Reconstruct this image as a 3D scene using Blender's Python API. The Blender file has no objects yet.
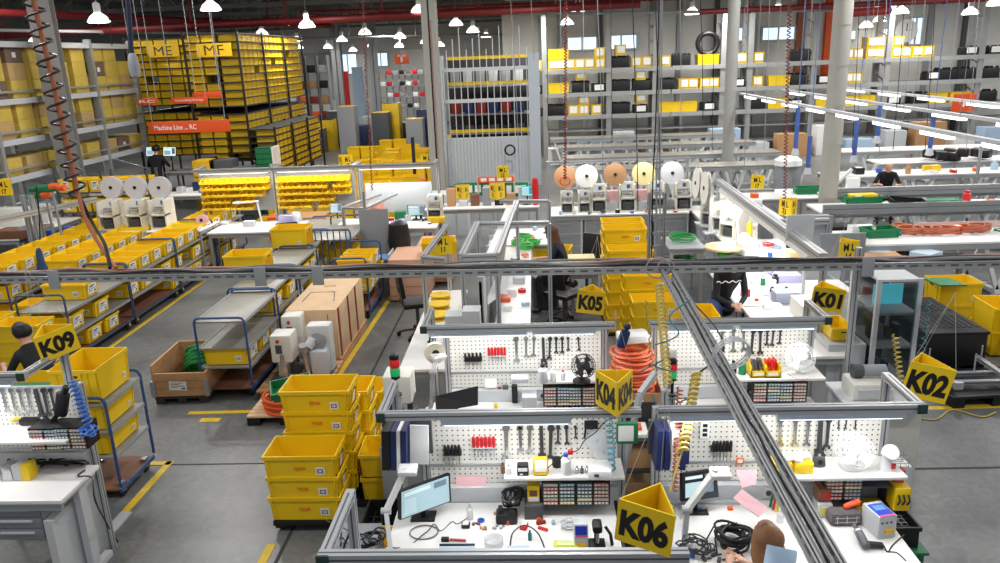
import bpy, bmesh, math, random
from mathutils import Vector, Matrix, Euler
random.seed(7)
S = bpy.context.scene
COL = S.collection
PI = math.pi
D2R = PI / 180

# ---------------------------------------------------------------- camera
CAM_H = 3.7
F_PX = 775.0
PITCH, ROLL, YAW = 16.242 * D2R, -2.162 * D2R, -2.961 * D2R
FW = Vector((math.sin(YAW) * math.cos(PITCH), math.cos(YAW) * math.cos(PITCH), -math.sin(PITCH)))
_r0 = Vector((math.cos(YAW), -math.sin(YAW), 0))
_u0 = _r0.cross(FW)
RT = _r0 * math.cos(ROLL) + _u0 * math.sin(ROLL)
UP = RT.cross(FW)
cd = bpy.data.cameras.new('camera')
cam = bpy.data.objects.new('camera', cd)
COL.objects.link(cam)
cd.sensor_width = 36
cd.lens = 36 * F_PX / 1000
cd.clip_end = 200
cd.clip_start = 0.1
cam.matrix_world = Matrix(((RT.x, UP.x, -FW.x, 0), (RT.y, UP.y, -FW.y, 0), (RT.z, UP.z, -FW.z, CAM_H), (0, 0, 0, 1)))
S.camera = cam

# survey helpers: where a sight line meets a horizontal plane / a plane of known depth
def _ray(x, y): return FW * F_PX + RT * (x - 500) + UP * (281.5 - y)
def PZ(x, y, z=0.0):
    d = _ray(x, y); t = (z - CAM_H) / d.z
    return Vector((d.x * t, d.y * t, z))
def PY(x, y, Y):
    d = _ray(x, y); t = Y / d.y
    return Vector((d.x * t, Y, CAM_H + d.z * t))
def PX(x, y, X):
    d = _ray(x, y); t = X / d.x
    return Vector((X, d.y * t, CAM_H + d.z * t))

# ---------------------------------------------------------------- materials
def lin(c):
    return tuple(((v / 255) / 12.92 if v / 255 <= .04045 else ((v / 255 + .055) / 1.055) ** 2.4) for v in c)
_M = {}
def mat(name, rgb, rough=.5, metal=0., bump=0., scale=40., var=0., trans=0., alpha=1., coat=0.):
    if name in _M: return _M[name]
    m = bpy.data.materials.new(name); m.use_nodes = True
    nt = m.node_tree; b = nt.nodes['Principled BSDF']
    c = lin(rgb)
    b.inputs['Base Color'].default_value = (*c, 1)
    b.inputs['Roughness'].default_value = rough
    b.inputs['Metallic'].default_value = metal
    if trans: b.inputs['Transmission Weight'].default_value = trans
    if alpha < 1: b.inputs['Alpha'].default_value = alpha
    if coat: b.inputs['Coat Weight'].default_value = coat
    if var or bump:
        tc = nt.nodes.new('ShaderNodeTexCoord'); nz = nt.nodes.new('ShaderNodeTexNoise')
        nz.inputs['Scale'].default_value = scale; nz.inputs['Detail'].default_value = 3
        nt.links.new(tc.outputs['Object'], nz.inputs['Vector'])
        if var:
            mx = nt.nodes.new('ShaderNodeMix'); mx.data_type = 'RGBA'
            mx.inputs[6].default_value = (*[v * (1 - var) for v in c], 1)
            mx.inputs[7].default_value = (*[min(1, v * (1 + var)) for v in c], 1)
            nt.links.new(nz.outputs['Fac'], mx.inputs[0]); nt.links.new(mx.outputs[2], b.inputs['Base Color'])
        if bump:
            bp = nt.nodes.new('ShaderNodeBump'); bp.inputs['Strength'].default_value = bump
            bp.inputs['Distance'].default_value = .01
            nt.links.new(nz.outputs['Fac'], bp.inputs['Height']); nt.links.new(bp.outputs['Normal'], b.inputs['Normal'])
    _M[name] = m
    return m
def emis(name, rgb, power):
    if name in _M: return _M[name]
    m = bpy.data.materials.new(name); m.use_nodes = True
    b = m.node_tree.nodes['Principled BSDF']
    b.inputs['Base Color'].default_value = (*lin(rgb), 1)
    b.inputs['Emission Color'].default_value = (*lin(rgb), 1)
    b.inputs['Emission Strength'].default_value = power
    _M[name] = m
    return m

YEL = mat('bin_yellow', (238, 198, 18), .42, var=.10, scale=3)
YELD = mat('bin_yellow_old', (226, 180, 20), .5, var=.15, scale=4)
SIGNY = mat('sign_yellow', (246, 208, 20), .5)
ALU = mat('aluminium', (184, 187, 190), .36, .4)
ALUD = mat('aluminium_dull', (164, 167, 169), .45, .3)
GALV = mat('galvanised_steel', (166, 168, 168), .42, .4, var=.18, scale=25)
STEEL = mat('bright_steel', (196, 198, 200), .25, .9)
GREY = mat('grey_paint', (150, 153, 156), .5)
LGREY = mat('light_grey_paint', (196, 199, 202), .5)
DGREY = mat('dark_grey_paint', (74, 77, 80), .5)
CREAM = mat('cream_enamel', (226, 224, 214), .4)
WHITE = mat('white_plastic', (238, 238, 236), .4)
TOP = mat('white_worktop', (236, 234, 230), .38)
PAPER = mat('paper', (240, 240, 236), .8)
PINK = mat('pink_paper', (246, 196, 202), .8)
BLACK = mat('black_plastic', (20, 20, 22), .45)
RUB = mat('black_rubber', (28, 28, 30), .7)
NAVY = mat('navy_plastic', (26, 40, 92), .45)
BLUE = mat('blue_paint', (48, 78, 128), .45)
BBLUE = mat('bright_blue', (40, 96, 190), .45)
PBLUE = mat('pale_blue', (172, 196, 220), .5)
RED = mat('red_plastic', (205, 30, 34), .4)
DRED = mat('dark_red_paint', (140, 26, 26), .5)
ORANGE = mat('orange_plastic', (232, 92, 26), .45)
ORCAB = mat('orange_cable', (226, 104, 62), .5)
SIGNO = mat('sign_orange', (226, 82, 24), .5)
GREEN = mat('green_plastic', (18, 120, 72), .45)
GRCAB = mat('green_cable', (28, 142, 62), .5)
TEAL = mat('teal_hose', (30, 120, 130), .4)
YHOSE = mat('yellow_hose', (206, 184, 92), .45)
COPPER = mat('copper_hose', (176, 100, 66), .45)
WOOD = mat('pallet_wood', (196, 150, 104), .7, var=.25, scale=9)
PLY = mat('plywood', (222, 188, 148), .7, var=.16, scale=6)
CARD = mat('cardboard', (186, 142, 100), .8, var=.08, scale=8)
BROWN = mat('brown_board', (128, 84, 62), .7, var=.2, scale=8)
SHELFG = mat('worn_shelf_board', (150, 148, 140), .4, .2, var=.2, scale=7)
CLEAR = mat('clear_plastic', (236, 240, 242), .15, alpha=.42)
GLASS = mat('cabinet_glass', (28, 48, 50), .06, alpha=.35)
SKIN = mat('skin', (214, 160, 134), .5)
SKIN2 = mat('skin_pale', (226, 178, 154), .5)
HAIRB = mat('brown_hair', (92, 58, 38), .55, var=.3, scale=60)
HAIRL = mat('light_brown_hair', (150, 104, 68), .5, var=.35, scale=50)
HAIRK = mat('black_hair', (24, 20, 20), .5)
SHIRT = mat('black_shirt', (22, 24, 30), .8)
SHIRTN = mat('navy_shirt', (26, 32, 52), .8)
JEANS = mat('blue_jeans', (44, 62, 110), .8)
SCREEN = emis('screen_glow', (160, 188, 196), .5)
SCRCY = emis('cyan_screen_glow', (90, 205, 225), .8)
LAMPW = emis('lamp_glow', (255, 250, 240), 14)
LEDW = emis('led_glow', (250, 252, 255), 3.2)
SKYW = emis('window_daylight', (190, 214, 232), 1.5)
REDL = emis('red_lens', (200, 30, 34), .25)
GRNL = emis('green_lens', (30, 170, 100), .3)

# ---------------------------------------------------------------- mesh builder
class MB:
    def __init__(s): s.v = []; s.f = []; s.m = []; s.sm = []
    def _add(s, vs, fs, m, sm=False):
        o = len(s.v); s.v.extend(Vector(v) for v in vs)
        for f in fs:
            s.f.append(tuple(i + o for i in f)); s.m.append(m); s.sm.append(sm)
        return s
    def b6(s, x0, x1, y0, y1, z0, z1, m=0):
        vs = [(x0, y0, z0), (x1, y0, z0), (x1, y1, z0), (x0, y1, z0), (x0, y0, z1), (x1, y0, z1), (x1, y1, z1), (x0, y1, z1)]
        return s._add(vs, [(0, 3, 2, 1), (4, 5, 6, 7), (0, 1, 5, 4), (1, 2, 6, 5), (2, 3, 7, 6), (3, 0, 4, 7)], m)
    def box(s, c, d, m=0, rot=(0, 0, 0)):
        R = Euler(rot).to_matrix(); c = Vector(c); x, y, z = d[0] / 2, d[1] / 2, d[2] / 2
        vs = [c + R @ Vector(p) for p in ((-x, -y, -z), (x, -y, -z), (x, y, -z), (-x, y, -z), (-x, -y, z), (x, -y, z), (x, y, z), (-x, y, z))]
        return s._add(vs, [(0, 3, 2, 1), (4, 5, 6, 7), (0, 1, 5, 4), (1, 2, 6, 5), (2, 3, 7, 6), (3, 0, 4, 7)], m)
    def cbox(s, c, d, b=.006, m=0, rot=(0, 0, 0)):
        """box with chamfered edges"""
        bm = bmesh.new(); bmesh.ops.create_cube(bm, size=1)
        for v in bm.verts: v.co = Vector((v.co.x * d[0], v.co.y * d[1], v.co.z * d[2]))
        bmesh.ops.bevel(bm, geom=bm.edges[:], offset=min(b, min(d) * .4), segments=2, affect='EDGES', profile=.6)
        R = Euler(rot).to_matrix(); c = Vector(c)
        bm.verts.index_update()
        s._add([c + R @ v.co for v in bm.verts], [[v.index for v in f.verts] for f in bm.faces], m, False)
        bm.free(); return s
    def bar(s, p, q, w, h=None, m=0, up=(0, 0, 1)):
        """square bar from p to q"""
        h = h or w; p = Vector(p); q = Vector(q); d = (q - p).normalized(); u = Vector(up)
        if abs(d.dot(u)) > .98: u = Vector((0, 1, 0))
        a = d.cross(u).normalized(); u = a.cross(d)
        vs = [e + a * i * w / 2 + u * j * h / 2 for e in (p, q) for i, j in ((-1, -1), (1, -1), (1, 1), (-1, 1))]
        return s._add(vs, [(0, 1, 2, 3), (7, 6, 5, 4), (0, 4, 5, 1), (1, 5, 6, 2), (2, 6, 7, 3), (3, 7, 4, 0)], m)
    def tube(s, pts, r, n=6, m=0, closed=False, caps=True):
        pts = [Vector(p) for p in pts]; k = len(pts); vs = []; fs = []
        prev = None
        for i, p in enumerate(pts):
            if closed: t = pts[(i + 1) % k] - pts[i - 1]
            else: t = pts[min(i + 1, k - 1)] - pts[max(i - 1, 0)]
            if t.length < 1e-9: t = Vector((0, 0, 1))
            t.normalize()
            if prev is None:
                u = Vector((0, 0, 1)) if abs(t.z) < .9 else Vector((1, 0, 0))
                a = t.cross(u).normalized()
            else:
                a = prev - t * prev.dot(t)
                a = a.normalized() if a.length > 1e-6 else t.orthogonal().normalized()
            prev = a; b = t.cross(a)
            rr = r[i] if isinstance(r, (list, tuple)) else r
            for j in range(n):
                an = 2 * PI * j / n
                vs.append(p + (a * math.cos(an) + b * math.sin(an)) * rr)
        for i in range(k if closed else k - 1):
            for j in range(n):
                i2 = (i + 1) % k
                fs.append((i * n + j, i * n + (j + 1) % n, i2 * n + (j + 1) % n, i2 * n + j))
        s._add(vs, fs, m, True)
        if caps and not closed:
            o = len(s.v) - k * n
            s.f.append(tuple(o + j for j in reversed(range(n)))); s.m.append(m); s.sm.append(False)
            s.f.append(tuple(o + (k - 1) * n + j for j in range(n))); s.m.append(m); s.sm.append(False)
        return s
    def cyl(s, p, q, r, n=12, m=0, r2=None):
        return s.tube([p, q], [r, r if r2 is None else r2], n, m)
    def lathe(s, prof, c=(0, 0, 0), n=20, m=0, axis=(0, 0, 1)):
        """prof: list of (radius, height) from bottom to top"""
        ax = Vector(axis).normalized(); a = ax.orthogonal().normalized(); b = ax.cross(a); c = Vector(c)
        vs = []; fs = []
        for r, h in prof:
            for j in range(n):
                an = 2 * PI * j / n
                vs.append(c + ax * h + (a * math.cos(an) + b * math.sin(an)) * r)
        for i in range(len(prof) - 1):
            for j in range(n): fs.append((i * n + j, i * n + (j + 1) % n, (i + 1) * n + (j + 1) % n, (i + 1) * n + j))
        if prof[0][0] > 1e-4: fs.append(tuple(reversed(range(n))))
        if prof[-1][0] > 1e-4: fs.append(tuple((len(prof) - 1) * n + j for j in range(n)))
        return s._add(vs, fs, m, n > 8)
    def prism(s, poly, z0, z1, m=0, M=None):
        """extrude a 2-D outline in z, then transform by M"""
        M = M or Matrix(); n = len(poly)
        vs = [M @ Vector((x, y, z0)) for x, y in poly] + [M @ Vector((x, y, z1)) for x, y in poly]
        fs = [tuple(reversed(range(n))), tuple(range(n, 2 * n))] + [(i, (i + 1) % n, n + (i + 1) % n, n + i) for i in range(n)]
        return s._add(vs, fs, m)
    def quad(s, a, b, c, d, m=0): return s._add([a, b, c, d], [(0, 1, 2, 3)], m)
    def sphere(s, c, r, m=0, n=10, k=6, sc=(1, 1, 1)):
        c = Vector(c); vs = [c + Vector((0, 0, -r * sc[2]))]; fs = []
        for i in range(1, k):
            th = PI * i / k - PI / 2
            for j in range(n):
                an = 2 * PI * j / n
                vs.append(c + Vector((math.cos(an) * math.cos(th) * r * sc[0], math.sin(an) * math.cos(th) * r * sc[1], math.sin(th) * r * sc[2])))
        vs.append(c + Vector((0, 0, r * sc[2]))); L = len(vs) - 1
        for j in range(n):
            fs.append((0, 1 + (j + 1) % n, 1 + j)); fs.append((L, 1 + (k - 2) * n + j, 1 + (k - 2) * n + (j + 1) % n))
        for i in range(k - 2):
            for j in range(n): fs.append((1 + i * n + j, 1 + i * n + (j + 1) % n, 1 + (i + 1) * n + (j + 1) % n, 1 + (i + 1) * n + j))
        return s._add(vs, fs, m, True)
    def xf(s, M):
        s.v = [M @ v for v in s.v]; return s
    def mesh(s, name, mats):
        me = bpy.data.meshes.new(name)
        me.from_pydata([tuple(v) for v in s.v], [], s.f)
        for k in mats: me.materials.append(k)
        me.polygons.foreach_set('material_index', s.m); me.polygons.foreach_set('use_smooth', s.sm)
        me.update(); me.set_sharp_from_angle(angle=.7); return me
    def build(s, name, mats, parent=None, loc=None, rot=None):
        if not isinstance(mats, (list, tuple)): mats = [mats]
        o = bpy.data.objects.new(name, s.mesh(name, mats)); COL.objects.link(o)
        if parent is not None: o.parent = parent
        if loc is not None: o.location = loc
        if rot is not None: o.rotation_euler = rot
        return o

def tag(o, label, cat, group=None, kind=None):
    o['label'] = label; o['category'] = cat
    if group: o['group'] = group
    if kind: o['kind'] = kind
    return o
def struct(o): o['kind'] = 'structure'; return o
def thing(name, label, cat, loc=(0, 0, 0), rz=0., group=None, rot=None):
    o = bpy.data.objects.new(name, None); COL.objects.link(o)
    o.empty_display_size = .05
    o.location = loc; o.rotation_euler = rot or (0, 0, rz)
    return tag(o, label, cat, group)
_used = set()
def copy_tree(o, loc=None, rz=None, label=None, group=None, rot=None, sc=None, parent=None):
    c = o.copy(); COL.objects.link(c)
    if parent is not None: c.parent = parent
    for ch in o.children: copy_tree(ch, parent=c)
    if loc is not None: c.location = loc
    if rz is not None: c.rotation_euler = (0, 0, rz)
    if rot is not None: c.rotation_euler = rot
    if sc is not None: c.scale = sc if isinstance(sc, tuple) else (sc, sc, sc)
    if label: c['label'] = label
    if group: c['group'] = group
    return c
def placed(proto, loc, rz=0., label=None, group=None, rot=None, sc=None, cat=None):
    """first use moves the prototype itself, later uses copy it"""
    if proto.name not in _used:
        _used.add(proto.name); o = proto
        o.location = loc; o.rotation_euler = rot or (0, 0, rz)
        if sc is not None: o.scale = sc if isinstance(sc, tuple) else (sc, sc, sc)
        if label: o['label'] = label
        if group: o['group'] = group
    else: o = copy_tree(proto, loc, rz, label, group, rot, sc)
    if cat: o['category'] = cat
    return o
ORD = 'first second third fourth fifth sixth seventh eighth ninth tenth eleventh twelfth thirteenth fourteenth fifteenth sixteenth seventeenth eighteenth nineteenth twentieth twenty-first twenty-second twenty-third twenty-fourth twenty-fifth twenty-sixth twenty-seventh twenty-eighth twenty-ninth thirtieth thirty-first thirty-second thirty-third thirty-fourth thirty-fifth thirty-sixth'.split()
def nth(i): return ORD[i]

def letters(txt, h, parent, loc, rot, m, name='lettering', depth=.001, wx=.82, bold=.02, align='CENTER', w=None):
    cu = bpy.data.curves.new(name, 'FONT'); cu.body = txt; cu.size = 1; cu.extrude = .5; cu.offset = bold
    cu.align_x = align; cu.align_y = 'CENTER'; cu.resolution_u = 3
    t = bpy.data.objects.new(name, cu); COL.objects.link(t)
    dg = bpy.context.evaluated_depsgraph_get()
    me = bpy.data.meshes.new_from_object(t.evaluated_get(dg)); bpy.data.objects.remove(t); bpy.data.curves.remove(cu)
    xs = [v.co.x for v in me.vertices]; ys = [v.co.y for v in me.vertices]
    hh = max(ys) - min(ys); cx = (max(xs) + min(xs)) / 2; cy = (max(ys) + min(ys)) / 2
    s = h / hh; sx = s * wx if w is None else w / (max(xs) - min(xs))
    for v in me.vertices: v.co = Vector(((v.co.x - (cx if align == 'CENTER' else min(xs))) * sx, (v.co.y - cy) * s, v.co.z * depth))
    me.materials.clear(); me.materials.append(m)
    o = bpy.data.objects.new(name, me); COL.objects.link(o)
    o.parent = parent; o.location = loc; o.rotation_euler = rot
    return o
def helix(p, q, r, turns, per=10, start=0.):
    p = Vector(p); q = Vector(q); d = (q - p); L = d.length; d.normalize()
    a = d.orthogonal().normalized(); b = d.cross(a); n = int(turns * per)
    return [p + d * L * i / n + (a * math.cos(start + 2 * PI * i / per) + b * math.sin(start + 2 * PI * i / per)) * r for i in range(n + 1)]
def coil_pts(c, R, r, loops, per=20, axis='z', jit=.3):
    """a loosely wound flat coil of cable"""
    out = []; p1, p2, p3 = (random.uniform(0, 6.28) for _ in range(3)); k = min(jit, 2.5)
    for i in range(loops * per + 1):
        a = 2 * PI * i / per; rr = R + k * r * (.8 * math.sin(2 * a + p1) + .5 * math.sin(3 * a + p2)); z = r * (1 + (i / (loops * per)) * (1.5 if loops > 1 else 0)) + k * r * .35 * (1 + math.sin(2 * a + p3))
        out.append(Vector(c) + Vector((rr * math.cos(a), rr * math.sin(a), z)))
    return out
def smooth_path(pts, k=6):
    pts = [Vector(p) for p in pts]; out = []
    P = [pts[0]] + pts + [pts[-1]]
    for i in range(1, len(P) - 2):
        for j in range(k):
            t = j / k; a, b, c, d = P[i - 1:i + 3]
            out.append(.5 * ((2 * b) + (c - a) * t + (2 * a - 5 * b + 4 * c - d) * t * t + (3 * b - a - 3 * c + d) * t ** 3))
    out.append(pts[-1]); return out
# ================================================================ setting
def concrete():
    m = bpy.data.materials.new('polished_concrete'); m.use_nodes = True
    nt = m.node_tree; b = nt.nodes['Principled BSDF']; L = nt.links.new
    tc = nt.nodes.new('ShaderNodeTexCoord')
    n1 = nt.nodes.new('ShaderNodeTexNoise'); n1.inputs['Scale'].default_value = .55; n1.inputs['Detail'].default_value = 6
    n2 = nt.nodes.new('ShaderNodeTexNoise'); n2.inputs['Scale'].default_value = 9; n2.inputs['Detail'].default_value = 8; n2.inputs['Distortion'].default_value = 1.5
    L(tc.outputs['Object'], n1.inputs['Vector']); L(tc.outputs['Object'], n2.inputs['Vector'])
    ad = nt.nodes.new('ShaderNodeMath'); ad.operation = 'MULTIPLY_ADD'; ad.inputs[1].default_value = .55
    L(n2.outputs['Fac'], ad.inputs[0]); L(n1.outputs['Fac'], ad.inputs[2])
    cr = nt.nodes.new('ShaderNodeValToRGB')
    cr.color_ramp.elements[0].position = .55; cr.color_ramp.elements[0].color = (*lin((84, 86, 87)), 1)
    cr.color_ramp.elements[1].position = 1.0; cr.color_ramp.elements[1].color = (*lin((128, 129, 127)), 1)
    L(ad.outputs[0], cr.inputs[0]); L(cr.outputs[0], b.inputs['Base Color'])
    b.inputs['Roughness'].default_value = .33
    return m
FLOORM = concrete()
struct(MB().b6(-20, 30, -2, 50, -.2, 0).build('floor', FLOORM))
def wall_mat():
    m = mat('wall_panel', (212, 212, 208), .6, var=.06, scale=.8)
    return m
WALLM = wall_mat()
# right-hand part of the back wall is nearer than the left-hand part
BW, FWY = 32.0, 48.0
struct(MB().b6(-1.2, 30, BW, BW + .25, 0, 6.6).build('wall_back', WALLM))
struct(MB().b6(-20, -1.2, FWY, FWY + .25, 0, 6.6).build('wall_rear', WALLM))
struct(MB().b6(-1.2, -1.0, BW + .25, FWY, 0, 6.6).build('wall_return', WALLM))
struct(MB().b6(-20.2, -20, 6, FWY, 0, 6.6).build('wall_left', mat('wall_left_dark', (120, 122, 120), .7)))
struct(MB().b6(29.8, 30, 6, BW, 0, 6.6).build('wall_right', WALLM))
# profiled roof sheets
r = MB()
for i in range(56):
    y = 21 + i * .5
    r.quad((-20, y, 6.6), (30, y, 6.6), (30, y + .25, 6.6), (-20, y + .25, 6.6)); r.quad((-20, y + .25, 6.6), (30, y + .25, 6.6), (30, y + .3, 6.5), (-20, y + .3, 6.5))
    r.quad((-20, y + .3, 6.5), (30, y + .3, 6.5), (30, y + .45, 6.5), (-20, y + .45, 6.5)); r.quad((-20, y + .45, 6.5), (30, y + .45, 6.5), (30, y + .5, 6.6), (-20, y + .5, 6.6))
struct(r.build('ceiling', mat('roof_sheet', (96, 98, 98), .6)))
# windows high in the walls
WINS = [(568, 596, 37, 50, BW), (606, 636, 35, 49, BW), (723, 746, 28, 41, BW), (762, 794, 27, 40, BW), (845, 855, 31, 39, BW), (882, 893, 29, 38, BW), (908, 922, 18, 44, BW),
        (340, 356, 54, 74, FWY), (375, 387, 53, 66, FWY)]
for i, (xa, xb, ya, yb, Y) in enumerate(WINS):
    p = PY(xa, yb, Y); q = PY(xb, ya, Y)
    w = MB(); t = .07
    w.b6(p.x - t, q.x + t, Y - .1, Y - .005, q.z, q.z + t); w.b6(p.x - t, q.x + t, Y - .1, Y - .005, p.z - t, p.z)
    w.b6(p.x - t, p.x, Y - .1, Y - .005, p.z, q.z); w.b6(q.x, q.x + t, Y - .1, Y - .005, p.z, q.z)
    w.b6((p.x + q.x) / 2 - .03, (p.x + q.x) / 2 + .03, Y - .08, Y - .005, p.z, q.z)
    o = struct(w.build('window_%d' % (i + 1), LGREY))
    MB().b6(p.x, q.x, Y - .03, Y - .01, p.z, q.z).build('pane', SKYW, o)
# wall panel joints and pilasters on the back wall
k = 0
for x in (541, 560, 600, 652, 678, 715, 752, 800, 838, 875, 925, 960):
    k += 1; p = PY(x, 60, BW)
    struct(MB().b6(p.x - .09, p.x + .09, BW - .14, BW - .002, 0, 6.5).build('trim_%d' % k, DGREY if k % 3 == 0 else GREY))
for x, m in ((828, SIGNO), (800, mat('rust_paint', (150, 86, 56), .6))):
    k += 1; p = PY(x, 50, BW)
    struct(MB().b6(p.x - .22, p.x + .22, BW - .2, BW - .002, 2.2, 5.6).build('trim_%d' % k, m))
# big letterless doors / light panels of the far wall
for xa, xb, ya, yb, m in ((402, 425, 49, 72, mat('bright_wall_panel', (244, 244, 240), .6)), (358, 366, 54, 70, WHITE), (296, 340, 52, 100, mat('mesh_panel', (170, 174, 172), .6))):
    k += 1; p = PY(xa, yb, FWY); q = PY(xb, ya, FWY)
    struct(MB().b6(p.x, q.x, FWY - .12, FWY - .003, p.z, q.z).build('trim_%d' % k, m))
# steel I-columns
def column(x, y, z0, z1, w, m, name='column', rz=0):
    c = MB(); t = w * .1
    c.b6(-w / 2, w / 2, -w / 2, -w / 2 + t, z0, z1); c.b6(-w / 2, w / 2, w / 2 - t, w / 2, z0, z1); c.b6(-t / 2, t / 2, -w / 2, w / 2, z0, z1)
    c.b6(-w * .7, w * .7, -w * .7, w * .7, z0, z0 + .03)
    return struct(c.build(name, m, loc=(x, y, 0), rot=(0, 0, rz)))
def pipecol(x, y, z1, r, m):
    c = MB(); c.cyl((0, 0, 0), (0, 0, z1), r, 20); c.cyl((0, 0, 0), (0, 0, .04), r * 1.5, 20)
    for z in (.9, 1.9, 2.6, 3.3, 4.0): c.cyl((0, 0, z), (0, 0, z + .025), r * 1.04, 20)
    return struct(c.build('column', m, loc=(x, y, 0)))
COLM = mat('column_paint', (172, 170, 162), .55)
pipecol(5.5, 14.75, 6.6, .165, COLM)
p = PY(731, 80, 21); pipecol(p.x, 21, 6.6, .15, mat('column_grey', (158, 158, 154), .55))
p = PY(434, 100, 19); column(p.x, 19, 0, 6.6, .34, COLM)
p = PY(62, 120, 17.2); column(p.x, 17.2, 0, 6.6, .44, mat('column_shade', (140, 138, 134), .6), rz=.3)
p = PY(340, 90, 44); column(p.x, 44, 0, 6.6, .5, GREY)
p = PY(377, 100, 40); column(p.x, 40, 0, 6.6, .35, GREY)
# roof girders across the hall
GIRD = mat('girder_paint', (112, 112, 110), .6)
for Y in (27, 31.2, 36, 41, 46):
    g = MB(); x1 = 29.5
    if Y > 32: x1 = -1.4
    g.b6(-19.8, x1, Y - .08, Y + .08, 5.55, 5.67); g.b6(-19.8, x1, Y - .08, Y + .08, 6.34, 6.46)
    n = int((x1 + 19.8) / 1.3)
    for i in range(n):
        xa = -19.8 + i * (x1 + 19.8) / n; xb = xa + (x1 + 19.8) / n
        g.bar((xa, Y, 5.6), ((xa + xb) / 2, Y, 6.4), .06); g.bar(((xa + xb) / 2, Y, 6.4), (xb, Y, 5.6), .06)
    struct(g.build('beam', GIRD))
for x in (-15, -11.5, -8, -4.5):
    struct(MB().b6(x - .06, x + .06, 22, 47.8, 6.1, 6.3).build('beam', GIRD))
for x in (3, 9, 15, 21):
    struct(MB().b6(x - .06, x + .06, 22, 31.8, 5.9, 6.1).build('beam', GIRD))
# sprinkler mains and smaller pipes under the roof
def pipe(a, b, r, m, label, stubs=0):
    t = MB(); a = Vector(a); b = Vector(b); t.cyl(a, b, r, 10)
    L = (b - a).length
    for i in range(int(L / 3)):
        q = a.lerp(b, (i + .5) * 3 / L); t.cyl(q - (b - a).normalized() * .06, q + (b - a).normalized() * .06, r * 1.25, 10)
        if stubs: t.cyl(q, q + Vector((0, 0, stubs)), r * .35, 6)
    return tag(t.build('ceiling_pipe', m), label, 'pipe')
REDP = mat('red_pipe', (112, 20, 24), .5)
pipe(PY(-40, 37, 25), PY(640, 4, 25), .12, REDP, 'thick red sprinkler main running across the hall under the roof', 1.0)
pipe(PY(-20, 12, 20), PY(330, 26, 33), .1, REDP, 'thick red sprinkler pipe slanting away at the upper left', 1.2)
pipe(PY(700, 12, 26), PY(1040, -4, 26), .09, REDP, 'red sprinkler pipe above the long right storage rack', .8)
pipe(PY(840, 14, 24), PY(890, 10, 24), .12, DRED, 'short dark red pipe beside the tall round column', .8)
pipe(PY(-20, 30, 22), PY(260, 34, 30), .05, mat('grey_pipe', (150, 150, 148), .5), 'thin grey pipe over the left carton rack', .9)
pipe(PY(300, 12, 30), PY(700, -2, 30), .05, DRED, 'thin dark red pipe below the main at the middle', .9)
pipe(PY(510, 14, 27), PY(860, 10, 27), .05, mat('grey_pipe', (150, 150, 148), .5), 'thin grey conduit in front of the high windows', .6)
pipe(PY(250, 40, 36), PY(530, 34, 36), .06, GALV, 'galvanised duct far back over the machine area', .7)
# ---------------------------------------------------------------- floor marking tape and joints
TAPE = mat('yellow_floor_tape', (222, 186, 40), .55, var=.25, scale=12)
JOINT = mat('floor_joint', (58, 58, 58), .8)
def strip(x0, y0, x1, y1, w, m, z=.004):
    global k; k += 1
    a = Vector((x0, y0, 0)); b = Vector((x1, y1, 0)); d = (b - a).normalized(); n = Vector((-d.y, d.x, 0)) * w / 2
    t = MB()._add([a - n, b - n, b + n, a + n, a - n + Vector((0, 0, z)), b - n + Vector((0, 0, z)), b + n + Vector((0, 0, z)), a + n + Vector((0, 0, z))],
                  [(0, 3, 2, 1), (4, 5, 6, 7), (0, 1, 5, 4), (1, 2, 6, 5), (2, 3, 7, 6), (3, 0, 4, 7)], 0)
    struct(t.build('trim_%d' % k, m))
strip(-3.66, 3.6, -3.64, 6.66, .07, TAPE); strip(-3.95, 6.62, -3.62, 6.62, .07, TAPE)
strip(-2.17, 3.9, -2.19, 5.3, .07, TAPE)
strip(-2.49, 8.1, -2.36, 13.9, .07, TAPE)
strip(-3.93, 7.73, -1.6, 7.78, .07, TAPE); strip(-3.72, 7.55, -3.5, 7.55, .09, TAPE)
strip(-5.97, 9.2, -6.03, 15.6, .07, TAPE)
strip(3.55, 7.55, 7.5, 7.75, .08, TAPE)
strip(-2.08, 1, -2.08, 22, .03, JOINT, .002); strip(-9, 6.57, -1.2, 6.6, .02, JOINT, .002); strip(2.4, 6.35, 9, 6.42, .03, JOINT, .002)
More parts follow.
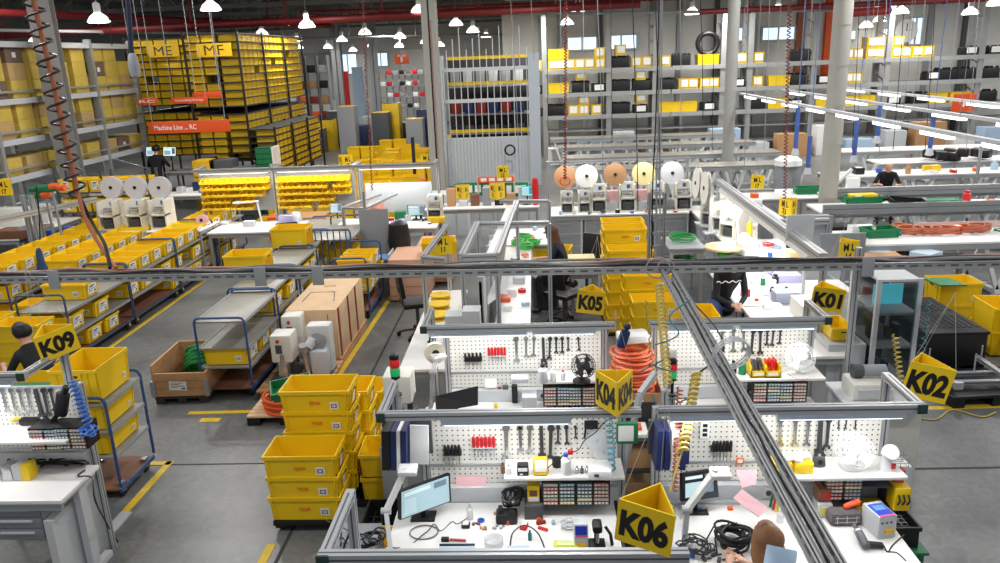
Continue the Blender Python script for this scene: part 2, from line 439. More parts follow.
# ================================================================ hall lamps
def make_highbay():
    t = thing('high_bay_lamp', 'lamp', 'lamp')
    MB().lathe([(.26, 0), (.25, .02), (.19, .12), (.09, .2), (.07, .22)], n=18).build('reflector', emis('glowing_reflector', (255, 250, 238), 1.6), t)
    MB().lathe([(.0, -.012), (.23, -.012), (.23, .01), (.0, .01)], n=18).build('bulb', LAMPW, t)
    MB().lathe([(.075, .22), (.085, .24), (.085, .4), (.05, .44), (.02, .45)], n=12).build('ballast_housing', LGREY, t)
    MB().cyl((0, 0, .44), (0, 0, 1.3), .012, 6).build('hanging_rod', GREY, t)
    return t
HB = make_highbay()
LAMPS = [(99, 22, 19, 'over the left carton rack, near the coiled hose column'), (211, 10, 20, 'above the tall yellow bin tower'), (262, 35, 30, 'just over the top rear edge of the yellow bin tower'),
 (307, 27, 24, 'right of the yellow bin tower, lower of the large ones'), (297, 41, 38, 'behind the bin tower, upper of the close pair'), (299, 48, 44, 'behind the bin tower, lower of the close pair'),
 (328, 48, 43, 'small one right of the pair behind the bin tower'), (342, 41, 36, 'over the far column with the white board'), (365, 34, 31, 'over the far red-striped machine'), (353, 51, 46, 'low one over the far bright panel'),
 (372, 46, 42, 'left of the far barred window'), (400, 38, 33, 'above the bright far wall panel, upper one'), (399, 47, 42, 'above the bright far wall panel, lower one'), (419, 12, 25, 'beside the top of the steel I-column'),
 (425, 43, 40, 'small one left of the steel I-column'), (440, 46, 42, 'small pink-tinted one right of the steel I-column'), (456, 25, 29, 'above the left post of the grey framed store'), (473, 32, 31, 'over the grey framed store, left'),
 (486, 37, 40, 'small one over the grey framed store'), (578, 13, 28, 'above the first high window of the back wall'), (567, 24, 30, 'close to the red drop hose by the high windows'), (692, 14, 28, 'between the high windows of the back wall'),
 (778, 11, 28, 'left of the tall round column'), (877, 13, 29, 'right of the tall round column, in a cluster'), (901, 13, 29, 'next to the cluster right of the round column'), (880, 21, 31, 'small one below the cluster by the round column'),
 (866, 27, 31, 'small low one beside the wall clock'), (970, 14, 27, 'over the far end of the right rack'), (996, 5, 24, 'at the upper edge above the right rack'), (48, 36, 24, 'behind the coiled hose, upper'), (36, 43, 27, 'behind the coiled hose, lower')]
for x, y, Y, lab in LAMPS:
    Y2 = min(Y, 31.0) if x > 530 else Y
    p = PY(x, y, Y2)
    placed(HB, p, 0, 'lit white high bay lamp ' + lab, 'high bay lamps under the roof', sc=1.0)
# the same lamps continue over the part of the hall nearer than the picture shows; their light
def disk(x, y, z, e, r=.5, col=(1, .975, .94)):
    l = bpy.data.lights.new('bay_light', 'AREA'); l.shape = 'DISK'; l.size = r; l.energy = e; l.color = col
    o = bpy.data.objects.new('bay_light', l); COL.objects.link(o); o.location = (x, y, z); return o
for ix, x in enumerate((-13, -6.5, 0, 6.5, 13, 20)):
    for y in (3, 8.5, 14, 19, 23.5, 28, 36, 42):
        if x > -2 and y > 31: continue
        if abs(x) > 12 and y < 6: continue
        disk(x, y, 5.1 if y > 20 else 6.2, 95 if y < 12 else 165 if y < 20 else 150)
w = bpy.data.worlds.new('hall_air'); S.world = w; w.use_nodes = True
w.node_tree.nodes['Background'].inputs[0].default_value = (*lin((236, 240, 246)), 1)
w.node_tree.nodes['Background'].inputs[1].default_value = .42
S.view_settings.view_transform = 'Standard'; S.view_settings.look = 'None'; S.view_settings.gamma = 1
S.view_settings.use_curve_mapping = False; S.view_settings.exposure = 0.0
# ================================================================ repeated goods
def tub_mb(L, W, H, t=.012, taper=.93, ribs=True, slot=True):
    """open stackable container, base at z=0, long side along x"""
    b = MB(); l, w = L / 2, W / 2; lb, wb = l * taper, w * taper
    def ring(lx, wy, z): return [(-lx, -wy, z), (lx, -wy, z), (lx, wy, z), (-lx, wy, z)]
    rings = [ring(lb, wb, 0), ring(l - .012, w - .012, H - .03), ring(l, w, H - .03), ring(l, w, H), ring(l - .014, w - .014, H), ring(lb - t, wb - t, t)]
    vs = [p for q in rings for p in q]; fs = [(3, 2, 1, 0)]
    for i in range(5):
        for j in range(4): fs.append((i * 4 + j, i * 4 + (j + 1) % 4, i * 4 + 4 + (j + 1) % 4, i * 4 + 4 + j))
    fs.append((20, 21, 22, 23)); b._add(vs, fs, 0)
    if ribs:
        for sx in (-1, 1):
            for y in (-.32, .32): b.bar((sx * (lb + .004), y * W * taper, .01), (sx * (l - .008), y * W, H - .03), .02, .012)
            for sy in (-1, 1): b.bar((sx * lb * .9, sy * (wb + .003), .01), (sx * l * .9, sy * (w - .008), H - .03), .012, .02)
            b.box((sx * (l - .004), 0, H - .055), (.012, W * .4, .05))
            if slot: b.box((sx * (l + .0015), 0, H - .058), (.006, W * .26, .022), 1)
    return b
HOLE = mat('handle_hole', (70, 54, 8), .7)
def sticker_mb(w, h, dark=True):
    b = MB(); b.b6(-w / 2, w / 2, -.001, 0, -h / 2, h / 2, 0)
    if dark:
        for i in range(3):
            for j in range(3):
                if (i * 3 + j) in (4,): continue
                b.b6(-w * .34 + i * w * .24, -w * .34 + i * w * .24 + w * .18, -.0016, -.001, -h * .3 + j * h * .2, -h * .3 + j * h * .2 + h * .14, 1)
    return b
def card_mb(w, h):
    b = MB(); b.b6(-w / 2, w / 2, -.0012, 0, -h / 2, h / 2, 0)
    for i, (a, c) in enumerate(((-.4, .3), (-.4, .1), (-.4, .4), (-.4, -.05))):
        z = h * (.32 - i * .17); b.b6(a * w, c * w, -.0018, -.0012, z - h * .03, z + h * .03, 1)
    b.b6(w * .2, w * .42, -.0018, -.0012, -h * .38, -h * .2, 1)
    return b
PRINT = mat('printed_text', (90, 92, 96), .8)
def make_bin(kind, L=.6, W=.37, H=.21):
    t = thing('storage_bin', 'bin', 'bin')
    tub_mb(L, W, H, taper=.91).build('tub', [YEL, HOLE], t)
    sl = math.atan2(W * .045, H)
    s = sticker_mb(.075, .07).build('barcode_sticker', [PAPER, BLACK], t, (L * .27, -W / 2 * .944, H * .36), (-sl * -1, 0, 0)); s['label'] = 'white barcode sticker'
    if kind == 'stack':
        letters('igus', .05, t, (0, -W / 2 * .953 - .001, H * .48), (PI / 2 + sl, 0, 0), mat('moulded_orange_print', (226, 130, 30), .5), wx=1.1)
        c = MB().b6(-.03, .03, -.001, 0, -.05, .05).build('hang_tag', PAPER, t, (L / 2 + .002, -W * .1, H * .5), (.12, 0, PI / 2)); c['label'] = 'white paper tag'
    else:
        c = card_mb(.2, .14).build('paper_label', [PAPER, PRINT], t, (L / 2 - .0005, 0, H * .52), (sl * 1.2, 0, PI / 2)); c['label'] = 'printed white paper label'
    return t
BIN_S = make_bin('stack'); BIN_L = make_bin('label')
def make_bigbin():
    t = thing('storage_bin', 'bin', 'bin'); L, W, H = .78, .56, .3
    tub_mb(L, W, H).build('tub', [YEL, HOLE], t)
    r = MB()
    for i in range(7): r.box((L / 2 - .004, -.2 + i * .066, H * .42), (.02, .012, H * .7))
    r.build('end_ribs', YELD, t)
    sticker_mb(.07, .06).build('barcode_sticker', [PAPER, BLACK], t, (L * .3, -W / 2 * .96, H * .25), (.08, 0, 0))
    return t
BIN_B = make_bigbin()
def make_crate(m, name, L=.4, W=.3, H=.1):
    t = thing(name, 'crate', 'crate')
    tub_mb(L, W, H, ribs=True, slot=False).build('tub', [m, BLACK], t)
    return t
TRAY_G = make_crate(GREEN, 'green_crate', .4, .3, .11)

def make_cart(L, W, shelves, zt, n_posts=2, mname=BLUE, name='shelf_cart'):
    """tubular cart: long axis y, hoops at both ends"""
    t = thing(name, 'cart', 'cart')
    for y in (-L / 2, L / 2):
        pts = [(-W / 2, y, .14), (-W / 2, y, zt - .05), (-W / 2 + .02, y, zt - .012), (-W / 2 + .05, y, zt), (W / 2 - .05, y, zt), (W / 2 - .02, y, zt - .012), (W / 2, y, zt - .05), (W / 2, y, .14)]
        MB().tube(pts, .014, 8).build('hoop', mname, t)
    for z in shelves:
        s = MB(); s.cbox((0, 0, z), (W - .03, L - .02, .022), .004, 0)
        for sx in (-1, 1): s.bar((sx * (W / 2 - .008), -L / 2, z), (sx * (W / 2 - .008), L / 2, z), .02, .035, 1)
        s.build('shelf', [SHELFG if z > shelves[0] + .2 else BROWN, mname if z == shelves[0] else GREY], t)
    for sx in (-1, 1):
        for sy in (-1, 1):
            w = MB(); w.cyl((-.016, 0, .06), (.016, 0, .06), .06, 14, 0); w.b6(-.026, .026, -.03, .03, .1, .14, 1); w.b6(-.026, -.02, -.02, .02, .05, .11, 1); w.b6(.02, .026, -.02, .02, .05, .11, 1)
            w.build('caster', [RUB, STEEL], t, (sx * (W / 2 - .05), sy * (L / 2 - .1), 0))
    return t

# triangular hanging signs
def make_sign(txt, w=.3, h=.26, faces=3, second=None, hang=.5, ml=False):
    t = thing('zone_sign', 'sign', 'sign')
    R = w / math.sqrt(3)
    P = [Vector((R * math.cos(a), R * math.sin(a), 0)) for a in (-PI / 2 - PI / 3, -PI / 2 + PI / 3, PI / 2)]
    for i in range(3):
        a, b = P[i], P[(i + 1) % 3]; d = (b - a).normalized(); nrm = Vector((d.y, -d.x, 0)); mid = (a + b) / 2
        ang = math.atan2(d.y, d.x)
        f = MB().b6(-w / 2, w / 2, -.003, .003, -h / 2, h / 2).build('sign_panel', SIGNY, t, mid, (0, 0, ang))
        if ml:
            letters(txt[0] + ' ' + txt[1], h * .36, f, (0, -.0042, h * .2), (PI / 2, 0, 0), BLACK, bold=.03, wx=.75)
            letters(txt[2:], h * .32, f, (0, -.0042, -h * .24), (PI / 2, 0, 0), BLACK, bold=.03, wx=.8)
        else:
            letters(txt, h * .66, f, (0, -.0042, -h * .02), (PI / 2, 0, 0), BLACK, bold=.05, w=w * .88)
    c = MB()
    for p in P: c.tube([p * .98 + Vector((0, 0, h / 2 - .01)), (0, 0, h / 2 + hang)], .0013, 4)
    c.build('hanging_cord', mat('sign_cord', (190, 190, 180), .7), t)
    return t
# ================================================================ left: bin stacks, carts, racks
def at_row(words): return words
# --- tall bin stacks beside the aisle
def dolly(x, y, L, W, lab):
    t = thing('bin_dolly', lab, 'dolly', (x, y, 0))
    d = MB(); d.cbox((0, 0, .085), (L, W, .05), .008)
    for sx in (-1, 1): d.box((sx * (L / 2 - .06), 0, .045), (.1, W - .04, .035))
    d.build('deck', BLACK, t)
    for sx in (-1, 1):
        for sy in (-1, 1): MB().cyl((-.014, 0, .028), (.014, 0, .028), .028, 12).build('wheel', RUB, t, (sx * (L / 2 - .06), sy * (W / 2 - .06), 0))
    return t
dolly(-1.94, 5.64, .56, .36, 'black wheeled dolly under the front yellow bin stack')
dolly(-1.9, 6.06, .56, .36, 'black wheeled dolly under the second yellow bin stack')
dolly(-1.84, 6.46, .56, .36, 'black wheeled dolly under the third yellow bin stack')
dolly(-1.8, 6.86, .56, .36, 'black wheeled dolly under the rearmost yellow bin stack')
for name, x, y, n, dx in (('front', -1.94, 5.64, 3, (0, .004, -.004)), ('second', -1.9, 6.06, 5, (0, .004, 0, .005, 0)), ('third', -1.84, 6.46, 4, (0, 0, .005, 0)), ('rearmost', -1.8, 6.86, 3, (0, .004, 0))):
    for i in range(n):
        hi = ('bottom bin', 'second bin from the bottom', 'third bin from the bottom', 'fourth bin from the bottom', 'top bin')[i] if i < n - 1 else 'topmost open bin'
        placed(BIN_S, (x + dx[i], y, .112 + i * .186), random.uniform(-.012, .012), 'yellow bin, %s of the %s stack beside the aisle' % (hi, name), 'yellow bins stacked beside the aisle')
# --- two bins and black crate between the stacks and the first bench
for i in range(2):
    placed(BIN_S, (-1.28, 6.05, .045 + i * .22), .04, ('lower' if i == 0 else 'upper') + ' yellow bin of the pair half behind the binder rack', 'yellow bins behind the binder rack')
p = MB(); p.cbox((0, 0, .02), (.66, .46, .04), .006); tag(p.build('transport_plinth', BLACK, None, (-1.28, 6.05, 0)), 'flat black base under the pair of yellow bins behind the binder rack', 'base')
def gridcrate(x, y, z, L, W, H, lab):
    t = thing('black_crate', lab, 'crate', (x, y, z), .02)
    tub_mb(L, W, H, ribs=False, slot=False).build('tub', [BLACK, BLACK], t)
    g = MB()
    for i in range(1, 7): g.b6(-L / 2 * .9, L / 2 * .9, -W / 2 + i * W / 7 - .004, -W / 2 + i * W / 7 + .004, H * .55, H * .75)
    for i in range(1, 6): g.b6(-L / 2 + i * L / 6 - .004, -L / 2 + i * L / 6 + .004, -W / 2 * .9, W / 2 * .9, H * .55, H * .75)
    g.build('divider_grid', mat('black_gloss', (34, 34, 38), .25), t)
gridcrate(-1.22, 5.25, .0, .38, .5, .28, 'black divided crate on the floor left of the first bench monitor')
placed(BIN_L, (-1.12, 4.6, .3), 0, 'yellow bin under the swing lamp at the left end of the first bench')
b = MB(); b.cbox((0, 0, .15), (.42, .36, .28), .006)
tag(b.build('steel_box', GREY, None, (-1.12, 4.6, .005)), 'grey steel box under the yellow bin at the left end of the first bench', 'box')

# --- K09 cart of three bins
K09C = make_cart(.62, .5, (.1, .42, .66, .92), 1.0)
K09C['label'] = 'blue tube cart holding three big yellow bins beside the left workbench'; K09C.location = (-4.0, 6.27, 0)
_used.add(K09C.name)
for z, lab in ((.944, 'top big yellow bin, open, on the blue cart beside the left workbench'), (.684, 'middle big yellow bin on the blue cart beside the left workbench'), (.444, 'lower big yellow bin on the blue cart beside the left workbench')):
    o = placed(BIN_B, (-4.02, 6.27, z), PI / 2, lab, 'big yellow bins on the cart by the left workbench', sc=(.72, .76, 1.0 if z > .9 else .72))
# second K09 bin with green tray, behind the left bench
cq = make_cart(.6, .62, (.1, .45, .72), .9); cq['label'] = 'blue cart behind the left workbench carrying the bin with a green sheet'; cq.location = (-4.65, 6.3, 0); _used.add(cq.name)
placed(BIN_B, (-4.66, 6.3, .744), PI / 2, 'big yellow bin with a green sheet inside, behind the left workbench', sc=(.72, 1.0, .9))
b = MB(); b.cbox((0, 0, 0), (.36, .3, .02), .004); tag(b.build('green_tray', GREEN, None, (-4.66, 6.3, .935), (.05, .05, .1)), 'flat green tray lying in the yellow bin behind the left workbench', 'tray')

# --- crates of row of carts (A) along the yellow tape: right face at x=-6
def bin_label(kind, cart, shelf, i, n): return 'yellow bin, %s along the %s shelf of the %s' % (nth(i), shelf, cart)
def cart_row(xc, W, y0, y1, ncart, shelves, zt, fill, rowname, grp):
    L = (y1 - y0) / ncart
    for c in range(ncart):
        yc = y0 + (c + .5) * L
        k = make_cart(L - .04, W, shelves, zt, 2, mat('cart_blue_grey', (62, 78, 104), .45))
        k['label'] = 'blue-grey tube cart, %s from the front in the %s' % (nth(c), rowname); k['group'] = grp; k.location = (xc, yc, 0); _used.add(k.name)
    for si, (zs, nm) in enumerate(zip(shelves, ('bottom', 'middle', 'top'))):
        for i, y in enumerate(fill[si]):
            placed(BIN_L, (xc + random.uniform(-.003, .003), y, zs + .02), random.uniform(-.008, .008), 'bin, %s from the front, %s shelf, %s' % (nth(i), nm, rowname), 'bins on the ' + rowname)
def ys(a, b, n): return [a + (b - a) * i / max(1, n - 1) for i in range(n)]
cart_row(-6.36, .64, 9.15, 15.5, 4, (.14, .43, .74), .98,
         ([9.75, 10.2, 12.3, 12.72, 13.14, 13.56, 13.98, 14.4, 14.82], [9.4, 10.02, 10.9, 11.35, 12.0, 12.42, 13.2, 13.62, 14.1, 14.52, 14.95], [9.85, 10.95, 11.35, 11.75, 12.2, 12.6, 13.0, 13.4, 13.8, 14.2, 14.6, 15.05]),
         'yellow bin row along the yellow tape', 'carts along the yellow tape')
cart_row(-8.15, .66, 10.6, 16.2, 4, (.14, .46, .76), .86,
         ([11.0, 11.42, 12.0, 12.5], [10.85, 11.27, 11.69, 12.11, 12.53, 12.95, 13.37, 13.79, 14.3, 14.75], [10.85, 11.27, 11.69, 12.11, 12.53, 12.95, 13.37, 13.79, 14.21, 14.63, 15.05, 15.5, 15.9]),
         'second cart row from the tape', 'carts in the second row')
# second column of bins on the wide row A tops (their left halves)
for i, y in enumerate((11.25, 11.65, 12.05, 12.45, 12.85, 13.25, 13.65, 14.05)):
    placed(BIN_L, (-7.3, y, .752), random.uniform(-.02, .02), 'yellow bin on the grey table between the cart rows, %s from the front' % nth(i), 'yellow bins on the grey table between the cart rows')
t = thing('long_table', 'low grey table between the two cart rows carrying yellow bins', 'table', (-7.3, 12.7, 0))
MB().cbox((0, 0, .73), (.66, 3.4, .04), .005).build('table_top', SHELFG, t)
for sx in (-1, 1):
    for sy in (-1, 1): MB().b6(-.02, .02, -.02, .02, 0, .71).build('leg', GREY, t, (sx * .29, sy * 1.6, 0))
# stacks at the near end of the left zone
for sx, (x, y, n) in enumerate(((-6.35, 8.75, 4), (-7.0, 9.0, 4), (-7.7, 9.6, 4), (-8.4, 9.9, 4), (-7.05, 10.2, 3))):
    for i in range(n):
        placed(BIN_L, (x, y, .0 + i * .19), random.uniform(-.015, .015), 'yellow bin, %s up in the %s stack behind the dark-haired person' % (nth(i), nth(sx)), 'floor stacks behind the dark-haired person')
# --- row B carts: grey tops with blue hoops
cB = []
for i, y in enumerate((8.66, 9.82, 10.98, 12.14, 13.3)):
    k = make_cart(1.12, .58, (.12, .38, .61, .93), .985); k.location = (-3.6 - i * .06, y, 0); k['group'] = 'grey-topped carts beside the crates'; _used.add(k.name)
    k['label'] = 'grey-topped shelf cart with blue hoops, %s from the floor tape' % nth(i)
    for j, yy in enumerate((-.33, .1, .4) if i != 1 else (-.3, .3)):
        for zi, z in enumerate((.402, .632)):
            if (i == 0 and zi == 1) or (i * 3 + j + zi) % 4 == 3: continue
            placed(BIN_L, (-3.6 - i * .06 + .0, y + yy, z), 0, 'yellow bin, %s on the %s shelf of the %s grey-topped cart' % (nth(j), ('lower middle', 'upper middle')[zi], nth(i)), 'bins in the grey-topped carts', sc=(.88, 1, .95))
placed(BIN_B, (-3.95, 10.1, .952), .03, 'big yellow bin on the second grey-topped cart, nearer of the two big ones')
placed(BIN_B, (-3.85, 11.75, .952), .0, 'big yellow bin on the grey-topped carts, the farther of the two big ones')
# --- pallet collar box with green cable
PB = thing('pallet_box', 'wooden pallet collar box holding a green cable coil, on the aisle floor', 'box', (-4.13, 8.4, 0), .04)
for z in (.09, .185):
    b = MB()
    for s in (-1, 1): b.b6(-.3, .3, s * .4 - .012, s * .4 + .012, z + .002, z + .092); b.b6(s * .3 - .012, s * .3 + .012, -.4, .4, z + .002, z + .092)
    b.build('collar', WOOD, PB)
b = MB(); b.b6(-.31, .31, -.41, .41, .06, .085)
for x in (-.25, 0, .25): b.b6(x - .05, x + .05, -.41, .41, 0, .06)
b.build('pallet_base', mat('dark_pallet', (60, 54, 48), .8), PB)
b = MB()
for sx in (-1, 1):
    for sy in (-1, 1): b.box((sx * .305, sy * .405, .185), (.05, .05, .19))
b.build('corner_hinges', GALV, PB)
card_mb(.2, .11).build('paper_label', [PAPER, PRINT], PB, (-.02, -.414, .22), (0, .06, 0))
for z in (.282, .377):
    b = MB()
    b.b6(-.3, .3, .388, .412, z, z + .09); b.b6(-.312, -.288, -.4, .4, z, z + .09)
    if z < .3: b.b6(-.3, .3, -.412, -.388, z, z + .09); b.b6(.288, .312, -.4, .4, z, z + .09)
    b.build('collar', WOOD, PB)
c = MB()
for i in range(9):
    c.tube(coil_pts((0, 0, .0 + i * .026), .15, .012, 1, 22, jit=.5)[:-1], .014, 6, closed=True)
    c.tube(coil_pts((.01, 0, .0 + i * .026), .18, .012, 1, 22, jit=.8)[:-1], .013, 6, closed=True)
tag(c.build('cable_coil', GRCAB, None, (-3.98, 8.3, .3), (-.75, .1, .35)), 'bright green cable coil lying in the wooden pallet box', 'cable')
# --- plywood case with dark red straps and the machines in front of it
CR = thing('plywood_crate', 'long plywood case with dark red straps standing beside the aisle', 'crate', (-2.83, 9.75, 0), .0)
MB().cbox((0, 0, .44), (.64, 1.5, .64), .004).build('body', PLY, CR)
b = MB()
for x in (-.27, 0, .27): b.b6(x - .05, x + .05, -.75, .75, 0, .1)
b.b6(-.34, .34, -.76, .76, .1, .118); b.build('pallet', WOOD, CR)
for y in (-.66, -.15, .28):
    b = MB(); b.b6(.3215, .328, y - .03, y + .03, .12, .76); b.build('strap', mat('red_strap', (150, 34, 30), .5), CR)
letters('igus', .12, CR, (-.02, .3, .7615), (0, 0, 0), mat('stencil_print', (176, 140, 104), .8))
b = MB(); b.tube([(-.2, -.4, .765), (-.2, .0, .768), (.12, .0, .768), (.2, -.35, .765), (.21, -.755, .7), (.21, -.757, .2)], .004, 5); b.build('tie_wire', DGREY, CR)
pw = thing('flat_pallet', 'wooden pallet under the grey enamel machines in front of the plywood case', 'pallet', (-2.86, 8.5, 0))
b = MB()
for x in (-.3, 0, .3): b.b6(x - .05, x + .05, -.46, .46, 0, .09)
for i in range(7): b.b6(-.4, .4, -.46 + i * .133, -.46 + i * .133 + .11, .09, .11)
b.build('deck', WOOD, pw)
def machine(x, y, z, lab, kind=0, rz=0., grp=None):
    t = thing('crimping_machine', lab, 'machine', (x, y, z), rz, grp)
    b = MB(); b.cbox((0, .05, .30), (.2, .24, .26), .02); b.build('housing', CREAM, t)
    b = MB(); b.cbox((0, 0, .02), (.22, .34, .04), .005); b.b6(-.09, -.05, .02, .1, .04, .18); b.b6(.05, .09, .02, .1, .04, .18); b.build('base', DGREY if kind == 0 else GREY, t)
    b = MB(); b.cbox((.02, -.09, .12), (.09, .1, .13), .01); b.cyl((.02, -.12, .18), (.02, -.12, .26), .02, 10); b.build('press_head', STEEL, t)
    b = MB(); b.b6(-.05, .01, -.075, -.0695, .26, .34); b.build('control_panel', DGREY, t)
    b = MB(); b.cyl((-.02, -.08, .38), (-.02, -.095, .38), .016, 12); b.build('emergency_button', RED, t)
    return t
def cablecutter(x, y, z, lab, rz=0.):
    t = thing('wire_machine', lab, 'machine', (x, y, z), rz)
    b = MB(); b.cbox((.03, .1, .3), (.28, .2, .6), .03); b.build('housing', mat('enamel_grey_white', (214, 216, 214), .4), t)
    b = MB(); b.cbox((.05, -.06, .17), (.2, .16, .32), .03); b.cyl((-.08, -.1, .36), (-.02, -.02, .44), .06, 14); b.build('feed_head', LGREY, t)
    b = MB(); b.lathe([(.0, 0), (.1, 0), (.1, .02), (.03, .03), (.03, .05), (0, .05)], (.03, -.03, .42), 18, axis=(0, -1, .1)); b.build('feed_wheel', GREY, t)
    b = MB(); b.cyl((-.09, -.13, .0), (-.11, -.13, .34), .035, 12); b.cyl((-.11, -.13, .34), (-.11, -.16, .42), .05, 12); b.build('motor', STEEL, t)
    b = MB(); b.b6(-.11, .17, -.15, .2, -.0, .03); b.build('base_plate', DGREY, t)
    return t
m1 = machine(-3.02, 8.42, .112, 'cream enamel crimping machine with red button on the wooden pallet', 0); m1.scale = (1.25, 1.15, 1.3)
cablecutter(-2.66, 8.55, .112, 'white wire cutting machine standing before the plywood case, right of the crimper')
b = machine(-3.02, 8.85, .112, 'cream machine half hidden behind the red-button crimper', 1); b.scale = (1.2, .9, 1.5)
# pallet with orange hose and green tray behind the bin stacks
pw = thing('flat_pallet', 'dark-edged low pallet carrying the orange hose and green tray', 'pallet', (-2.72, 7.7, 0))
b = MB()
for i in range(7): b.b6(-.42, .42, -.3 + i * .086, -.3 + i * .086 + .075, .09, .11)
b.build('deck', PLY, pw)
b = MB()
for x in (-.35, 0, .35): b.b6(x - .07, x + .07, -.3, .3, 0, .09)
b.build('skids', BLACK, pw)
c = MB()
for i in range(5): c.tube(coil_pts((0, 0, .02 + i * .03), .26 - .02 * (i % 2), .012, 1, 24, jit=.6)[:-1], .017, 6, closed=True)
tag(c.build('hose_coil', ORANGE, None, (-2.74, 7.62, .11)), 'orange hose coil under the green tray behind the bin stacks', 'hose')
o = placed(TRAY_G, (-2.68, 7.6, .3), .3, 'green crate lying on the orange hose coil behind the bin stacks', rot=(.05, -.1, .35), sc=(1.1, 1.2, .9))
b = MB(); b.b6(-.12, .12, -.08, .08, 0, .004); tag(b.build('paper_sheet', PAPER, None, (-2.66, 7.6, .318), (.05, -.1, .5)), 'white paper sheet inside the green crate on the orange hose', 'paper')
# yellow bin trolley and white board further up the aisle
k = make_cart(1.1, .5, (.14, .42, .7), .95); k['label'] = 'narrow shelf cart with yellow bins behind the plywood case'; k.location = (-2.75, 11.35, 0); _used.add(k.name)
for i, (y, z) in enumerate(((10.98, .43), (11.35, .43), (11.72, .43), (10.98, .71), (11.4, .71))):
    placed(BIN_L, (-2.7, y, z + .012), 0, 'yellow bin, %s on the narrow cart behind the plywood case' % nth(i), 'bins on the narrow cart', sc=(.8, .9, .9))
b = MB(); b.cbox((0, 0, .36), (.03, 1.2, .62), .005); b.b6(-.02, .02, -.55, -.5, 0, .1); b.b6(-.02, .02, .5, .55, 0, .1); tag(b.build('partition_board', LGREY, None, (-2.42, 12.7, 0)), 'pale grey board standing along the aisle past the narrow cart', 'board')
# ================================================================ workbench kit
def peg_mat():
    m = bpy.data.materials.new('perforated_board'); m.use_nodes = True
    nt = m.node_tree; L = nt.links.new; b = nt.nodes['Principled BSDF']
    tc = nt.nodes.new('ShaderNodeTexCoord'); sx = nt.nodes.new('ShaderNodeSeparateXYZ'); L(tc.outputs['Object'], sx.inputs[0])
    def node(op, a, v=None):
        n = nt.nodes.new('ShaderNodeMath'); n.operation = op
        if isinstance(a, (int, float)): n.inputs[0].default_value = a
        else: L(a, n.inputs[0])
        if v is not None:
            if isinstance(v, (int, float)): n.inputs[1].default_value = v
            else: L(v, n.inputs[1])
        return n.outputs[0]
    def cell(o):
        f = node('FRACT', node('MULTIPLY', o, 1 / .036)); d = node('SUBTRACT', f, .5); return node('MULTIPLY', d, d)
    r = node('ADD', cell(sx.outputs['X']), cell(sx.outputs['Z'])); h = node('LESS_THAN', r, .026)
    mx = nt.nodes.new('ShaderNodeMix'); mx.data_type = 'RGBA'; L(h, mx.inputs[0])
    mx.inputs[6].default_value = (*lin((228, 226, 218)), 1); mx.inputs[7].default_value = (*lin((84, 82, 78)), 1)
    L(mx.outputs[2], b.inputs['Base Color']); b.inputs['Roughness'].default_value = .5
    return m
PEG = peg_mat()
def slab(mb, TL, TR, BR, BL, t, m=0, off=0.):
    """a panel of thickness t behind the four given corners"""
    TL, TR, BR, BL = map(Vector, (TL, TR, BR, BL)); n = (TR - TL).cross(BL - TL).normalized()
    f = [p + n * off * -1 for p in (TL, TR, BR, BL)]; k = [p + n * t for p in f]
    mb._add(f + k, [(0, 3, 2, 1), (4, 5, 6, 7), (0, 1, 5, 4), (1, 2, 6, 5), (2, 3, 7, 6), (3, 0, 4, 7)], m); return mb
def inset(TL, TR, BR, BL, k):
    c = (TL + TR + BR + BL) / 4
    return [p + ((c - p) * k) for p in (TL, TR, BR, BL)]

def profile_bar(b, p, q, w=.045, h=.045, m=0, groove=1):
    """slotted aluminium profile: bar plus dark grooves along two faces"""
    p = Vector(p); q = Vector(q); b.bar(p, q, w, h, m)
    d = (q - p).normalized(); a = d.cross(Vector((0, 0, 1)))
    a = a.normalized() if a.length > .1 else Vector((1, 0, 0)); u = a.cross(d)
    for s, v, hw in ((1, a, w), (-1, a, w), (1, u, h), (-1, u, h)):
        o = v * s * (hw / 2 - .0005)
        b.bar(p + o + d * .002, q + o - d * .002, .009 if v is u else .003, .003 if v is u else .009, groove, up=u)
SLOT = mat('profile_slot', (92, 94, 96), .5, .4)
SOCK = mat('socket_grey', (206, 206, 202), .5)

